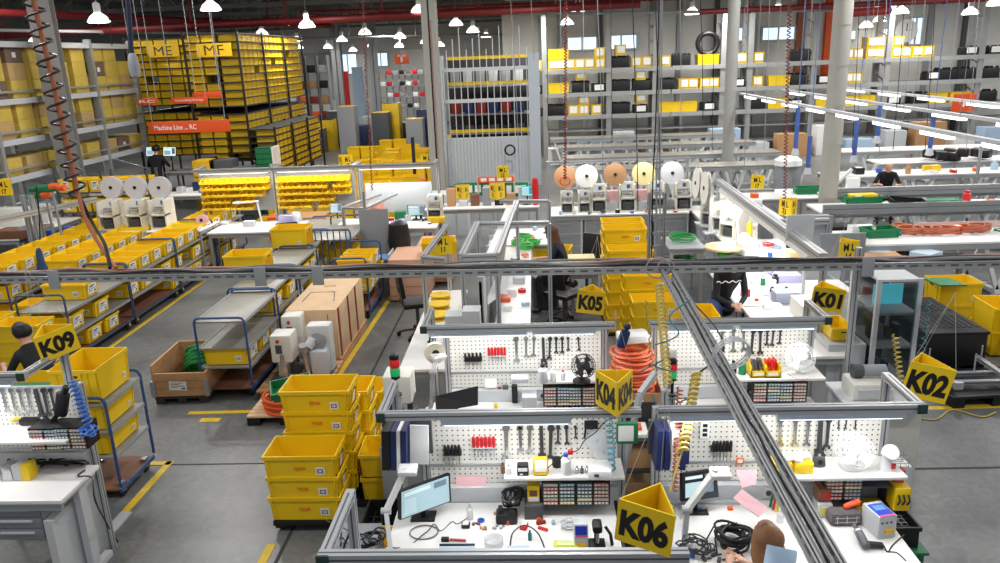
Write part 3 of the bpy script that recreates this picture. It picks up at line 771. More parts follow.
def workbench(label, x0, x1, Yf, bx0, bx1, Yb, zb, Yp, arms=(1, 1), lamp=None, shelf=None, depth=.58, zpeg=1.42, name='workbench', peg=None, post_r=True, legs=True, top_z=.8):
    t = thing(name, label, 'workbench', ((x0 + x1) / 2, Yf, 0)); ox, oy = (x0 + x1) / 2, Yf
    L = lambda p: (p[0] - ox, p[1] - oy, p[2])
    b = MB(); b.cbox((0, depth / 2, top_z - .015), (x1 - x0, depth, .03), .004); b.build('table_top', TOP, t)
    b = MB(); b.b6(-(x1 - x0) / 2 + .02, (x1 - x0) / 2 - .02, .015, .05, top_z - .09, top_z - .03); b.build('front_rail', ALUD, t)
    for sx in (-1, 1):
        b = MB(); x = sx * ((x1 - x0) / 2 - .06)
        b.bar((x, depth * .6, .04), (x, depth * .6, top_z - .03), .05, .09); b.b6(x - .03, x + .03, .0, depth, 0, .045); b.b6(x - .03, x + .03, .03, depth - .02, top_z - .07, top_z - .03)
        b.build('leg', LGREY, t)
    p0, p1 = peg or (x0, x1)
    for x in (p0 - .03, p1 + .03):
        b = MB(); profile_bar(b, L((x, Yp + .03, 0)), L((x, Yp + .03, zpeg + .03)), .045, .045, 0, 1); b.build('post', [ALU, SLOT], t)
    b = MB(); b.b6(p0 - ox, p1 - ox, Yp - oy, Yp + .012 - oy, .92, zpeg); b.build('pegboard', PEG, t)
    b = MB(); b.b6(p0 - ox, p1 - ox, Yp - .012 - oy, Yp - oy, 1.06, 1.072); b.b6(p0 - ox, p1 - ox, Yp - oy - .004, Yp + .02 - oy, zpeg, zpeg + .02); b.build('pegboard_rail', ALU, t)
    d = MB(); d.b6(p0 - ox, p1 - ox, Yp - .05 - oy, Yp + .01 - oy, top_z + .005, top_z + .11); d = d.build('cable_duct', LGREY, t)
    for i in range(4):
        s = MB(); x = p0 + (p1 - p0) * (.5 + i * .11) - ox
        s.cbox((x, Yp - .054 - oy, top_z + .055), (.06, .012, .06), .004, 0); s.cyl((x, Yp - .058 - oy, top_z + .055), (x, Yp - .0615 - oy, top_z + .055), .02, 12, 1); s.build('socket', [SOCK, DGREY], d)
    # overhead frame
    b = MB(); profile_bar(b, L((bx0, Yb, zb)), L((bx1, Yb, zb)), .05, .05); b.build('overhead_beam', [ALU, SLOT], t)
    for s, x in zip(arms, (bx0 + .025, bx1 - .025)):
        if s:
            b = MB(); profile_bar(b, L((x, Yb + .02, zb)), L((x, Yp + .1, zb)), .045, .045)
            b.build('side_arm', [ALU, SLOT], t)
            b = MB(); profile_bar(b, L((x, Yp + .12, 0)), L((x, Yp + .12, zb + .02))); b.build('post', [ALU, SLOT], t)
            e = MB(); e.cbox(L((x, Yb - .03, zb)), (.056, .014, .06), .004); e.build('end_cap', mat('end_cap_dark', (34, 60, 52), .5), t)
    for a in lamp or ():
        h = MB(); h.b6(a[0] - ox, a[1] - ox, Yb - .005 - oy, Yb + .075 - oy, zb - .07, zb - .026, 0); h = h.build('lamp_housing', mat('lamp_housing_blue', (206, 218, 232), .3), t)
        MB().b6(a[0] + .02 - ox, a[1] - .02 - ox, Yb + .005 - oy, Yb + .065 - oy, zb - .078, zb - .07).build('lamp_tube', LEDW, h)
        l = bpy.data.lights.new('bench_light', 'AREA'); l.shape = 'RECTANGLE'; l.size = a[1] - a[0]; l.size_y = .06; l.energy = 5 * (a[1] - a[0]); l.color = (.97, .985, 1)
        lo = bpy.data.objects.new('bench_light', l); COL.objects.link(lo); lo.location = ((a[0] + a[1]) / 2, Yb + .035, zb - .085)
    if shelf:
        sx0, sx1, zs, sd = shelf
        b = MB(); b.cbox(((sx0 + sx1) / 2 - ox, Yp - sd / 2 - oy, zs), (sx1 - sx0, sd - .012, .022), .004); b.build('shelf', TOP, t)
        for x in (sx0 + .03, sx1 - .03):
            b = MB(); b.bar((x - ox, Yp - sd + .03 - oy, zs - .012), (x - ox, Yp - oy, zs - .1), .012, .03); b.build('shelf_bracket', GREY, t)
    return t

# ---- hand tools and bench goods: origin at the hang point or the base
def wrench_mb(L, w, th=.008):
    b = MB(); M = Matrix(((1, 0, 0, 0), (0, 0, 1, 0), (0, 1, 0, 0), (0, 0, 0, 1)))
    b.prism([(-w * .3, -L * .86), (w * .3, -L * .86), (w * .38, -L * .12), (-w * .38, -L * .12)], -th / 2, th / 2, 0, M)
    J = [(-w * .35, -L * .86), (w * .35, -L * .86), (w * .85, -L * .92), (w * .8, -L), (w * .35, -L * 1.01), (w * .32, -L * .94), (-w * .32, -L * .94), (-w * .35, -L * 1.01), (-w * .8, -L), (-w * .85, -L * .92)]
    b.prism([J[0], J[1], J[2], J[5], J[6], J[9]], -th * .7, th * .7, 0, M)
    b.prism([J[2], J[3], J[4], J[5]], -th * .7, th * .7, 0, M); b.prism([J[9], J[6], J[7], J[8]], -th * .7, th * .7, 0, M)
    b.lathe([(w * .42, -th * .7), (w * .75, -th * .7), (w * .75, th * .7), (w * .42, th * .7), (w * .42, -th * .7)], (0, 0, -L * .06), 14, 0, (0, 1, 0))
    return b
def wrench_proto(L, w, m, cat='wrench'):
    o = wrench_mb(L, w).build('wrench', m); return tag(o, 'wrench', 'wrench')
WR_S = [wrench_proto(.2, .03, STEEL), wrench_proto(.16, .024, STEEL)]
WR_D = [wrench_proto(.2, .026, mat('dark_steel', (74, 74, 76), .4, .6)), wrench_proto(.13, .02, mat('dark_steel', (74, 74, 76), .4, .6))]
def pipe_wrench_proto():
    t = thing('adjustable_wrench', 'x', 'wrench')
    b = MB(); b.bar((0, 0, 0), (0, 0, -.2), .024, .014, 0, up=(0, 1, 0)); b.box((0, 0, -.22), (.05, .018, .05)); b.box((-.016, 0, -.255), (.018, .018, .04)); b.box((.024, 0, -.25), (.016, .016, .05)); b.build('body', mat('dark_steel', (74, 74, 76), .4, .6), t)
    MB().cyl((0, -.011, -.225), (0, .011, -.225), .009, 10).build('knurl', STEEL, t)
    return t
WR_P = pipe_wrench_proto()
def driver_proto(m, name='screwdriver'):
    t = thing(name, 'x', 'screwdriver')
    MB().lathe([(.005, .0), (.011, .004), (.0095, .03), (.011, .06), (.009, .075), (.005, .08)], n=10).build('handle', m, t)
    MB().cyl((0, 0, 0), (0, 0, -.07), .003, 6).build('blade', STEEL, t)
    return t
DR_R = driver_proto(mat('red_handle', (206, 22, 34), .35)); DR_K = driver_proto(mat('black_handle', (24, 24, 26), .4), 'hex_driver')
DRC = [(196, 120, 110), (120, 150, 150), (170, 150, 100), (90, 130, 150), (130, 150, 130), (200, 190, 110), (226, 120, 130), (110, 130, 120), (150, 110, 110), (80, 120, 110), (190, 170, 160), (120, 140, 170)]
def drawer_rack_proto(seed=0):
    t = thing('drawer_rack', 'x', 'drawer rack')
    W, H, D = .2, .165, .16
    b = MB(); b.b6(-W / 2, W / 2, -D / 2, D / 2, 0, .008); b.b6(-W / 2, W / 2, -D / 2, D / 2, H - .006, H); b.b6(-W / 2, -W / 2 + .007, -D / 2, D / 2, 0, H); b.b6(W / 2 - .007, W / 2, -D / 2, D / 2, 0, H); b.b6(-W / 2, W / 2, D / 2 - .006, D / 2, 0, H); b.b6(-.004, .004, -D / 2, D / 2, 0, H)
    b.build('frame', BLACK, t)
    R = random.Random(seed)
    for i in range(6):
        for j in range(2):
            z = .012 + i * .025; c = DRC[(i * 2 + j * 5 + seed * 3) % 12]
            x0 = -W / 2 + .009 + j * (W / 2 - .003); x1 = x0 + W / 2 - .016
            d = MB(); d.b6(x0, x1, -D / 2 - .012, D / 2 - .012, z, z + .012, 0); d.b6(x0, x1, -D / 2 - .014, -D / 2 - .011, z, z + .018, 1)
            for q in range(4): d.b6(x0 + .004 + q * (x1 - x0) / 4, x0 + (q + .8) * (x1 - x0) / 4, -D / 2 - .0155, -D / 2 - .014, z + .003, z + .015, 2)
            d.build('drawer', [mat('drawer_%d_%d_%d' % c, c, .5), mat('drawer_%d_%d_%d' % c, c, .5), mat('drawer_label_%d' % (i % 3), ((236, 232, 220), (214, 190, 196), (190, 214, 204))[i % 3], .7)], t)
    return t
DRAWERS = [drawer_rack_proto(i) for i in range(3)]
def fan(x, y, z, lab, m, cage_m, rz=0., tilt=.35, R=.105, zc=.17):
    t = thing('desk_fan', lab, 'fan', (x, y, z), rz)
    MB().lathe([(.075, 0), (.075, .012), (.03, .03), (.012, .04), (.012, zc - .02)], n=18).build('stand', m, t)
    h = MB(); ax = Vector((0, -math.cos(tilt), math.sin(tilt))); c = Vector((0, -.03, zc))
    h.lathe([(.02, -.07), (.035, -.06), (.035, 0), (.02, .01)], c, 14, 0, ax); h.build('motor', m, t)
    g = MB(); a = ax.orthogonal().normalized(); b2 = ax.cross(a)
    for rr, o in ((R, 0), (R * .98, .03), (R * .98, -.03), (R * .66, .042), (R * .33, .048), (R * .66, -.036)):
        g.tube([c + ax * o + (a * math.cos(2 * PI * i / 24) + b2 * math.sin(2 * PI * i / 24)) * rr for i in range(24)], .0028, 5, 0, closed=True)
    for i in range(28):
        d = a * math.cos(2 * PI * i / 28) + b2 * math.sin(2 * PI * i / 28)
        g.tube([c + ax * .05 + d * .02, c + ax * .042 + d * R * .6, c + ax * .026 + d * R * .98, c + d * R, c - ax * .026 + d * R * .98], .0017, 4)
    g.lathe([(0, .046), (.03, .046), (.03, .056), (0, .058)], c, 14, 0, ax); g.build('cage', cage_m, t)
    f = MB()
    for i in range(4):
        d = a * math.cos(PI / 2 * i) + b2 * math.sin(PI / 2 * i); e = ax.cross(d)
        f._add([c + d * .02 - e * .01 - ax * .004, c + d * R * .9 - e * .045 - ax * .016, c + d * R * .9 + e * .03 + ax * .016, c + d * .02 + e * .012 + ax * .004,
                c + d * .02 - e * .01 - ax * .001, c + d * R * .9 - e * .045 - ax * .013, c + d * R * .9 + e * .03 + ax * .019, c + d * .02 + e * .012 + ax * .007],
               [(0, 3, 2, 1), (4, 5, 6, 7), (0, 1, 5, 4), (1, 2, 6, 5), (2, 3, 7, 6), (3, 0, 4, 7)], 0)
    f.build('blades', m, t)
    return t
def armlamp(base, elbow, head, lab, hd=(0, -.1, -.02), m=WHITE, w=.035):
    t = thing('swing_arm_lamp', lab, 'lamp', base); B = Vector(base); e = Vector(elbow) - B; h = Vector(head) - B
    MB().lathe([(.05, 0), (.05, .015), (.02, .02), (.015, .05)], n=14).build('base', m, t)
    b = MB(); b.bar((0, 0, .03), e, w * .8, w * .8); b.cyl(e - Vector((.03, 0, 0)), e + Vector((.03, 0, 0)), w * .62, 10); b.build('lower_arm', LGREY, t)
    b = MB(); b.bar(e, h, w, w * .8); b.build('upper_arm', m, t)
    b = MB(); hd = Vector(hd); b.cbox(h + hd * .3, (.12, .09, .035), .01, 0, (.2, 0, math.atan2(hd.y, hd.x))); b.cyl(h + Vector((0, 0, -.03)), h + Vector((0, 0, .02)), .02, 10); b = b.build('lamp_head', m, t)
    return t
def stacklight(x, y, z, lab, s=1.):
    t = thing('signal_tower', lab, 'signal light', (x, y, z))
    MB().lathe([(.03, 0), (.03, .01), (.01, .015), (.01, .1), (.026, .105), (.026, .12)], n=14).build('stem', BLACK, t)
    MB().lathe([(.026, .12), (.028, .125), (.028, .165), (.026, .168)], n=14).build('green_lens', GRNL, t)
    MB().lathe([(.026, .17), (.028, .173), (.028, .215), (.026, .218)], n=14).build('red_lens', REDL, t)
    MB().lathe([(.027, .22), (.028, .222), (.028, .245), (.02, .25)], n=14).build('cap', BLACK, t); t.scale = (s, s, s)
    return t
def bottle(x, y, z, lab, body, cap, r=.028, h=.12, group=None):
    t = thing('bottle', lab, 'bottle', (x, y, z), 0, group)
    MB().lathe([(r * .95, 0), (r, .008), (r, h * .68), (r * .45, h * .8), (r * .4, h * .88)], n=14).build('body', body, t)
    MB().lathe([(r * .48, h * .86), (r * .5, h * .88), (r * .45, h), (r * .2, h * 1.02)], n=12).build('cap', cap, t); return t
def monitor(TL, TR, BR, BL, lab, screen=SCREEN, base=None, back=False, t_=.03):
    TL, TR, BR, BL = map(Vector, (TL, TR, BR, BL)); c = (TL + TR + BR + BL) / 4
    base = Vector(base) if base is not None else Vector((c.x, c.y, min(BL.z, BR.z) - .05))
    t = thing('monitor', lab, 'monitor', base)
    l = [p - base for p in (TL, TR, BR, BL)]
    b = MB(); slab(b, *l, t_); b.build('casing', BLACK, t)
    n = (l[1] - l[0]).cross(l[3] - l[0]).normalized()
    if not back:
        s = MB(); slab(s, *[p - n * .0015 for p in inset(*l, .07)], .001); s = s.build('screen', screen, t)
        q = inset(*l, .07)
        def uv(u, v): return q[0] + (q[1] - q[0]) * u + (q[3] - q[0]) * v - n * .003
        w = MB(); slab(w, uv(.68, .08), uv(.95, .08), uv(.95, .8), uv(.68, .8), .001, 0); slab(w, uv(.06, .1), uv(.6, .1), uv(.6, .22), uv(.06, .22), .001, 1); slab(w, uv(.06, .35), uv(.6, .35), uv(.6, .9), uv(.06, .9), .001, 2)
        w.build('screen_windows', [emis('scr_a', (112, 132, 146), .35), emis('scr_b', (200, 216, 218), .5), emis('scr_c', (176, 200, 206), .5)], s)
    cc = (l[0] + l[1] + l[2] + l[3]) / 4 + n * (t_ + .02)
    b = MB(); b.bar(cc, (cc.x, cc.y, .01), .03, .02); b.cbox((cc.x, cc.y, .006), (.16, .12, .012), .004); b.bar(cc, cc - n * .021, .06, .06); b.build('stand', BLACK, t)
    return t
def cable(pts, r, m, lab, k=6, name='cable', cat='cable', grp=None):
    return tag(MB().tube(smooth_path(pts, k), r, 6).build(name, m), lab, cat, grp)
def springhose(p, q, R, r, turns, m, lab, name='hanging_hose'):
    return tag(MB().tube([*helix(p, q, R, turns, 10)], r, 5).build(name, m), lab, 'hose')
def boxthing(name, c, d, m, lab, cat='box', rot=(0, 0, 0), bev=.004, top=None, grp=None):
    """carton-like thing standing on z=c[2]; optional top strip or lid part"""
    t = MB(); t.cbox((0, 0, d[2] / 2), d, bev); o = tag(t.build(name, m, None, c, rot), lab, cat, grp)
    if top: MB().cbox((0, 0, d[2] + .004), (d[0] * .96, d[1] * .96, .01), .003).build('lid', top, o)
    return o
# ================================================================ the rows of workbenches in front
ROW1L = workbench('white workbench with perforated tool wall, nearest left one of the front row', -.98, .47, 4.03, -1.01, .6, 4.31, 1.6, 4.66, arms=(1, 0), lamp=((-.62, .18),), shelf=(-.25, .52, 1.09, .26), peg=(-.76, .5))
ROW1R = workbench('white workbench with perforated tool wall, nearest right one where the woman works', .72, 2.17, 3.9, .7, 2.28, 4.32, 1.6, 4.66, arms=(0, 1), lamp=((.78, 1.3), (1.42, 2.18)), shelf=(1.52, 2.27, 1.08, .28), peg=(.78, 2.2), depth=.72)
ROW2L = workbench('white workbench of the second row, left of the orange cable box', -.94, .66, 5.62, -.96, .6, 5.88, 1.6, 6.24, arms=(1, 0), lamp=((-.9, -.1), (-.06, .45)), shelf=(.02, .74, 1.06, .26), peg=(-.78, .52))
ROW2R = workbench('white workbench of the second row, right of the orange cable box', .95, 2.3, 5.62, .88, 2.3, 5.9, 1.6, 6.24, arms=(0, 1), lamp=((1.0, 1.55), (1.6, 2.2)), shelf=(1.5, 2.33, 1.06, .28), peg=(1.0, 2.26))
ROW0L = workbench('aluminium framed workbench cut off by the lower picture edge, left', -.96, .55, 2.62, -1.0, .62, 2.91, 1.6, 3.3, arms=(1, 0), peg=(-.9, .5), zpeg=1.2)
k9 = workbench('grey-white workbench at the left edge with drawers under its top', -5.0, -3.4, 4.68, -5.1, -3.58, 4.86, 1.68, 5.22, arms=(0, 1), lamp=((-5.0, -3.7),), shelf=(-5.0, -3.45, 1.12, .3), peg=(-5.0, -3.5), depth=.5)
d = MB(); d.cbox((-0.02 + .42, .27, .6), (.42, .44, .3), .006); d = d.build('drawer_unit', GREY, k9)
for i in range(3):
    f = MB(); f.cbox((.4, .045, .5 + i * .095), (.39, .012, .085), .003); f = f.build('drawer', mat('drawer_front', (128, 132, 138), .45), d)
    MB().cbox((.4, .036, .515 + i * .095), (.26, .014, .018), .004).build('handle', LGREY, f)
MB().b6(.62, .68, .02, .62, .0, .62).build('side_panel', LGREY, k9)

def hang(proto, x, y, Y, lab, grp, sc=1., rz=0.):
    p = PY(x, y, Y); return placed(proto, (p.x, Y - .016, p.z), 0, lab, grp, rot=(0, rz, 0), sc=sc)
YP1, YP2 = 4.66, 6.24
where = {1: 'on the nearest left tool wall', 2: 'on the nearest right tool wall', 3: 'on the second-row left tool wall', 4: 'on the second-row right tool wall', 5: 'on the left-edge tool wall'}
def wrenches(xs, y, Y, st, big=()):
    for i, (x, p, sc) in enumerate(xs):
        hang(p, x, y, Y, '%s wrench %s, %s from the left' % ('shiny' if p in WR_S else 'dark', where[st], nth(i)), 'wrenches ' + where[st], sc, random.uniform(-.06, .06))
wrenches([(506, WR_S[0], 1.15), (520, WR_S[1], 1.2), (530, WR_S[0], 1.0), (541, WR_P, 1.05), (551, WR_D[0], 1.25), (558, WR_D[1], 1.0), (566, WR_D[1], 1.05), (575, WR_D[1], .7)], 425, YP1, 1)
wrenches([(780, WR_S[0], 1.0), (795, WR_S[0], 1.0), (808, WR_S[0], 1.0), (820, WR_P, 1.15), (828, WR_D[0], 1.1), (838, WR_D[1], .6), (846, WR_D[1], .6), (855, WR_D[1], .6)], 417, YP1, 2)
wrenches([(516, WR_S[0], 1.1), (526, WR_S[0], .9), (534, WR_S[0], .85), (543, WR_P, 1.0), (550, WR_D[0], 1.0), (556, WR_D[1], 1.1), (562, WR_D[1], 1.1), (568, WR_D[1], .9), (578, WR_D[1], .9)], 337, YP2, 3)
wrenches([(722, WR_S[0], 1.0), (733, WR_S[0], 1.0), (743, WR_S[0], .95), (753, WR_D[0], 1.1), (760, WR_D[0], 1.1), (767, WR_D[1], 1.1), (773, WR_D[1], 1.1), (780, WR_D[1], 1.0)], 329, YP2, 4)
wrenches([(3, WR_S[0], .95), (12, WR_S[0], 1.0), (20, WR_S[0], 1.0), (28, WR_S[0], .95), (36, WR_P, 1.05), (44, WR_D[0], 1.1), (51, WR_D[0], .9)], 388, 5.22, 5)
def drivers(proto, x0, x1, n, y, Y, st, col, sc=1.):
    a, b2 = PY(x0, y, Y), PY(x1, y, Y); zc = a.z
    h = MB(); h.b6(-.012, b2.x - a.x + .012, -.03, 0, -.005, .003); h.b6(-.012, b2.x - a.x + .012, -.004, 0, -.005, .03)
    if col == 'black': h.b6(-.012, b2.x - a.x + .012, -.034, -.004, .0, .034)
    tag(h.build('tool_holder', BLACK if col == 'black' else LGREY, None, (a.x, Y - .001, zc)), '%s holder for %s-handled drivers %s' % ('black' if col == 'black' else 'grey', col, where[st]), 'tool holder')
    for i in range(n):
        placed(proto, (a.x + (b2.x - a.x) * i / (n - 1), Y - .021 - (.021 if col == 'black' else 0), zc + (.0 if col != 'black' else .002)), 0, '%s-handled driver %s, %s from the left' % (col, where[st], nth(i)), '%s drivers %s' % (col, where[st]), sc=sc if col != 'black' else (sc, sc, -sc if False else sc))
drivers(DR_R, 474, 494, 6, 446, YP1, 1, 'red'); drivers(DR_K, 446, 460, 5, 453, YP1, 1, 'black')
drivers(DR_K, 712, 729, 6, 449, YP1, 2, 'black')
drivers(DR_R, 489, 505, 6, 367 - 12, YP2, 3, 'red'); drivers(DR_K, 466, 481, 5, 371 - 11, YP2, 3, 'black')
# drawer racks under the shelves
def racks(items, st):
    for i, (x, y, Y, k, sc) in enumerate(items):
        p = PY(x, y, Y); placed(DRAWERS[k], (p.x, Y + .08, p.z), 0, 'black rack of coloured drawers %s, %s of two' % (where[st].replace('on the', 'below the'), nth(i)) if len(items) > 1 else 'black rack of coloured drawers ' + where[st].replace('on the', 'below the'), 'drawer racks ' + where[st], sc=sc)
racks([(559, 505, 4.44, 0, (1.1, 1, 1.05)), (593, 505, 4.44, 1, (1.1, 1, 1.05))], 1)
racks([(842, 500, 4.44, 2, (1.2, 1, 1.0))], 2)
racks([(557, 406, 5.98, 0, (1.15, 1, 1.1)), (582, 406, 5.98, 1, (1.15, 1, 1.1))], 3)
racks([(766, 402, 5.98, 2, (1.15, 1, 1.1)), (792, 402, 5.98, 1, (1.15, 1, 1.1))], 4)
racks([(48, 450, 4.98, 0, (1.2, 1, 1.05)), (73, 449, 4.98, 1, (1.2, 1, 1.05))], 5)

# ---------------------------------------------------------------- nearest left bench: goods
TZ = .8
def T(x, y): return PZ(x, y, TZ)
monitor(PY(399.5, 492, 4.30), PY(450, 474, 4.52), PY(451.3, 501.4, 4.5), PY(399.8, 520.4, 4.28), 'angled black monitor with pale lit screen on the nearest left bench', base=(-.72, 4.45, TZ + .001))
armlamp(T(391, 556), PY(386, 511, 4.2), PY(405, 470, 4.28), 'white swing arm lamp at the left end of the nearest left bench', hd=(.06, 0, 0))
sheet = MB(); slab(sheet, PY(456, 476, 4.645), PY(487, 477, 4.645), PY(484, 500, 4.62), PY(456, 499, 4.62), .003); tag(sheet.build('paper_sheet', PINK), 'pink paper sheet pinned below the red drivers', 'paper')
def binder_rack(pts, cols, Y, lab):
    o = PY(pts[0], 445, Y); t = thing('binder_rack', lab, 'binder rack', (o.x, Y, o.z))
    MB().b6(-.02, PY(pts[-1], 445, Y).x - o.x, .1, .13, -.12, .12).build('back_rail', DGREY, t)
    for i in range(len(cols)):
        x = PY(pts[i], 445, Y).x - o.x; x2 = PY(pts[i + 1], 445, Y).x - o.x
        b = MB(); b.box(((x + x2) / 2, .0, 0), (max(.016, (x2 - x) * .88), .2 if i < len(cols) - 1 else .02, .26), 0, (-.1, .04, .0)); b.build('binder', cols[i], t)
    return t
binder_rack([384, 393, 399, 403, 409, 430], [BLACK, NAVY, WHITE, NAVY, mat('white_binder', (232, 232, 230), .5)], 4.44, 'rack of black, navy and white binders by the nearest left tool wall')
binder_rack([654, 662, 668, 676, 684, 690], [NAVY, NAVY, WHITE, NAVY, NAVY], 4.5, 'rack of navy binders at the left of the nearest right tool wall')
binder_rack([447, 451, 455, 459, 463, 466], [LGREY, BLACK, BLACK, LGREY, NAVY], 6.05, 'rack of black and grey binders on the second-row left tool wall')
binder_rack([635, 640, 644, 648, 652, 656], [NAVY, NAVY, WHITE, NAVY, NAVY], 6.1, 'rack of navy binders between the orange cable box and the signal light')
# shelf goods
def SH(x, y, z=1.101): return PZ(x, y, z)
p = SH(523, 474); o = boxthing('black_case', p, (.075, .06, .075), BLACK, 'small black case with white marks on the shelf of the nearest left bench', bev=.01)
MB().b6(-.03, .03, -.032, -.0305, .035, .06).build('white_marking', WHITE, o); MB().b6(-.02, .0, -.032, -.0305, .01, .02).build('white_marking', WHITE, o)
p = SH(509, 474); bottle(p.x, p.y, p.z, 'small white jar left of the black case on the nearest left shelf', WHITE, LGREY, .017, .07)
p = SH(503, 473); bottle(p.x, p.y, p.z, 'small brown bottle at the left end of the nearest left shelf', mat('amber', (120, 84, 50), .3), BLACK, .015, .075)
p = SH(541, 475); o = boxthing('yellow_pouch', p, (.1, .05, .12), mat('bag_yellow', (240, 200, 40), .5), 'yellow pouch with a white label on the nearest left shelf', 'pouch', (-.25, 0, .05), .02)
MB().cbox((0, -.026, .065), (.075, .004, .075), .002).build('white_label', PAPER, o)
p = SH(566, 474); bottle(p.x, p.y, p.z, 'white spray bottle with blue and red cap on the nearest left shelf', WHITE, BBLUE, .032, .15)
o = boxthing('red_plug', (p.x + .03, p.y - .005, p.z + .145), (.035, .03, .03), RED, 'red plug on top of the white spray bottle', 'plug', bev=.008)
p = SH(557, 461, 1.14); o = MB(); o.lathe([(.0, 0), (.03, 0), (.035, .02), (.03, .06), (.0, .065)], n=14); tag(o.build('tape_puck', BLACK, None, (p.x, p.y, 1.1015)), 'black puck-like reel beside the white spray bottle', 'reel')
p = SH(600, 476); o = MB(); o.cbox((0, 0, .035), (.15, .13, .07), .025); o = tag(o.build('white_case', WHITE, None, p, (0, 0, -.1)), 'rounded white case at the right end of the nearest left shelf', 'case'); MB().cbox((-.02, -.066, .04), (.03, .006, .02), .002).build('dark_latch', DGREY, o)
for i, (x, col) in enumerate(((577, STEEL), (582, DGREY), (587, STEEL))):
    p = SH(x, 473); tag(MB().lathe([(.012, 0), (.012, .03), (.006, .035), (.006, .05)], n=10).build('hose_fitting', col, None, p), 'small metal fitting beside the white case on the shelf, %s from left' % nth(i), 'fitting', 'fittings on the nearest left shelf')
pk = PY(591, 424, 4.64); o = MB(); o.cbox((0, 0, 0), (.09, .02, .06), .018); o.lathe([(0, -.012), (.03, -.012), (.03, .012), (0, .012)], n=14, axis=(0, 1, 0)); o = tag(o.build('cable_cutter', BLACK, None, (pk.x, 4.63, pk.z)), 'black round-headed cutter hanging at the right of the nearest left tool wall', 'cutter'); MB().bar((-.035, 0, -.02), (-.045, 0, -.1), .012, .014).build('handle', BLACK, o)
for i, (x, y) in enumerate(((597, 440), (604, 452))):
    pk = PY(x, y, 4.64); tag(MB().lathe([(.07, 0), (.075, .004), (.05, .01), (.012, .012), (.012, .004), (.05, .002)], n=22, axis=(0, -1, .1)).build('clear_disc', CLEAR, None, (pk.x, 4.64, pk.z)), 'clear plastic disc on the nearest left tool wall, %s' % ('upper one' if i == 0 else 'lower one'), 'disc')
# under shelf and table
p = T(534, 507); o = boxthing('yellow_bin_box', (p.x, 4.5, TZ + .1), (.08, .12, .12), YEL, 'small yellow box with brown parts under the nearest left shelf', 'box'); MB().cbox((0, -.062, .07), (.05, .006, .04), .002).build('brown_parts', mat('brown_parts', (110, 60, 36), .7), o); MB().cbox((0, -.062, .025), (.07, .006, .03), .002).build('white_label', PAPER, o)
b = MB(); b.b6(-.06, .06, -.1, .1, 0, .1); tag(b.build('riser_block', DGREY, None, (p.x, 4.5, TZ + .0)), 'dark riser block under the small yellow box', 'block')
b = MB()
for i in range(7): b.tube(coil_pts((random.uniform(-.03, .03), 0, .012 + i * .012), .05, .012, 1, 14, jit=1.5), .008, 5)
tag(b.build('cable_bundle', BLACK, None, (T(513, 500).x, 4.5, TZ + .08), (.6, 0, 0)), 'tangled black cables hanging behind the pink sheet', 'cable')
b = MB(); b.cbox((0, 0, .035), (.14, .1, .07), .015); b.cbox((-.04, 0, .08), (.03, .06, .05), .01); b.cbox((.03, -.02, .08), (.04, .05, .03), .01); tag(b.build('power_adapter', BLACK, None, T(507, 521)), 'black power adapter block on the nearest left table', 'adapter')
p = T(581, 545); o = boxthing('label_printer', p, (.085, .1, .15), LGREY, 'upright grey device with blue display on the nearest left table', 'device', (-.2, 0, 0), .008)
MB().b6(-.036, .036, -.053, -.0505, .085, .14).build('blue_display', mat('display_blue', (40, 60, 190), .25), o); MB().b6(-.036, .036, -.054, -.0505, .074, .082).build('pink_strip', mat('strip_pink', (236, 90, 150), .4), o); MB().b6(-.03, .03, -.056, -.0505, .012, .035).build('yellow_tab', YEL, o)
b = MB(); p = T(597, 545); b.cbox((0, 0, .01), (.1, .09, .02), .006, 0); b.bar((.0, .02, .01), (.0, .03, .13), .03, .03); b.cbox((0, -.01, .14), (.06, .1, .05), .018, 0); b.cyl((0, -.03, .04), (0, -.03, .12), .012, 10, 1); b.tube([(.05, 0, .13), (.08, -.02, .09), (.09, -.03, .02)], .01, 6, 0)
tag(b.build('crimp_press', [BLACK, STEEL], None, p), 'black and silver bench press at the right end of the nearest left table', 'press')
p = T(566, 549); o = boxthing('green_box', p, (.15, .09, .03), mat('lime_box', (198, 204, 70), .4), 'lime green flat box with a clear lid on the nearest left table', 'box', (0, 0, -.05), .006); MB().cbox((0, .01, .033), (.11, .05, .006), .002).build('pale_lid', mat('lime_lid', (216, 220, 150), .3), o); MB().b6(-.06, .06, -.0465, -.045, .006, .022).build('dark_grip', DGREY, o)
p = T(591, 551); o = boxthing('phone', p, (.045, .075, .012), BLACK, 'black phone lying at the front right of the nearest left table', 'phone', (0, 0, .1), .005); MB().b6(-.018, .018, -.03, .03, .012, .0126).build('phone_screen', mat('phone_glass', (50, 56, 64), .1), o)
p = T(518, 551); o = boxthing('blue_cloth', p, (.14, .09, .01), PBLUE, 'folded pale blue cloth on the nearest left table', 'cloth', (0, 0, .03), .004)
p = T(541, 524); b = MB(); b.cbox((0, 0, .012), (.065, .025, .024), .01, 0, (0, 0, .3)); b = tag(b.build('utility_knife', DRED, None, p), 'dark red folded tool on the nearest left table', 'tool')
p = T(543, 530); b = MB(); b.cbox((0, 0, .008), (.07, .022, .016), .006, 0, (0, 0, -.5)); tag(b.build('red_marker', RED, None, p), 'bright red flat tool in front of the dark red one', 'tool')
p = T(530, 540); bottle(p.x, p.y, TZ, 'slim teal bottle on the nearest left table', TEAL, BLACK, .012, .07)
p = T(470, 519); bottle(p.x, p.y, TZ, 'clear spray bottle near the middle of the nearest left table', CLEAR, LGREY, .022, .11)
p = T(512, 524); bottle(p.x, p.y, TZ, 'black small bottle with red neighbour on the nearest left table', BLACK, BLACK, .014, .05)
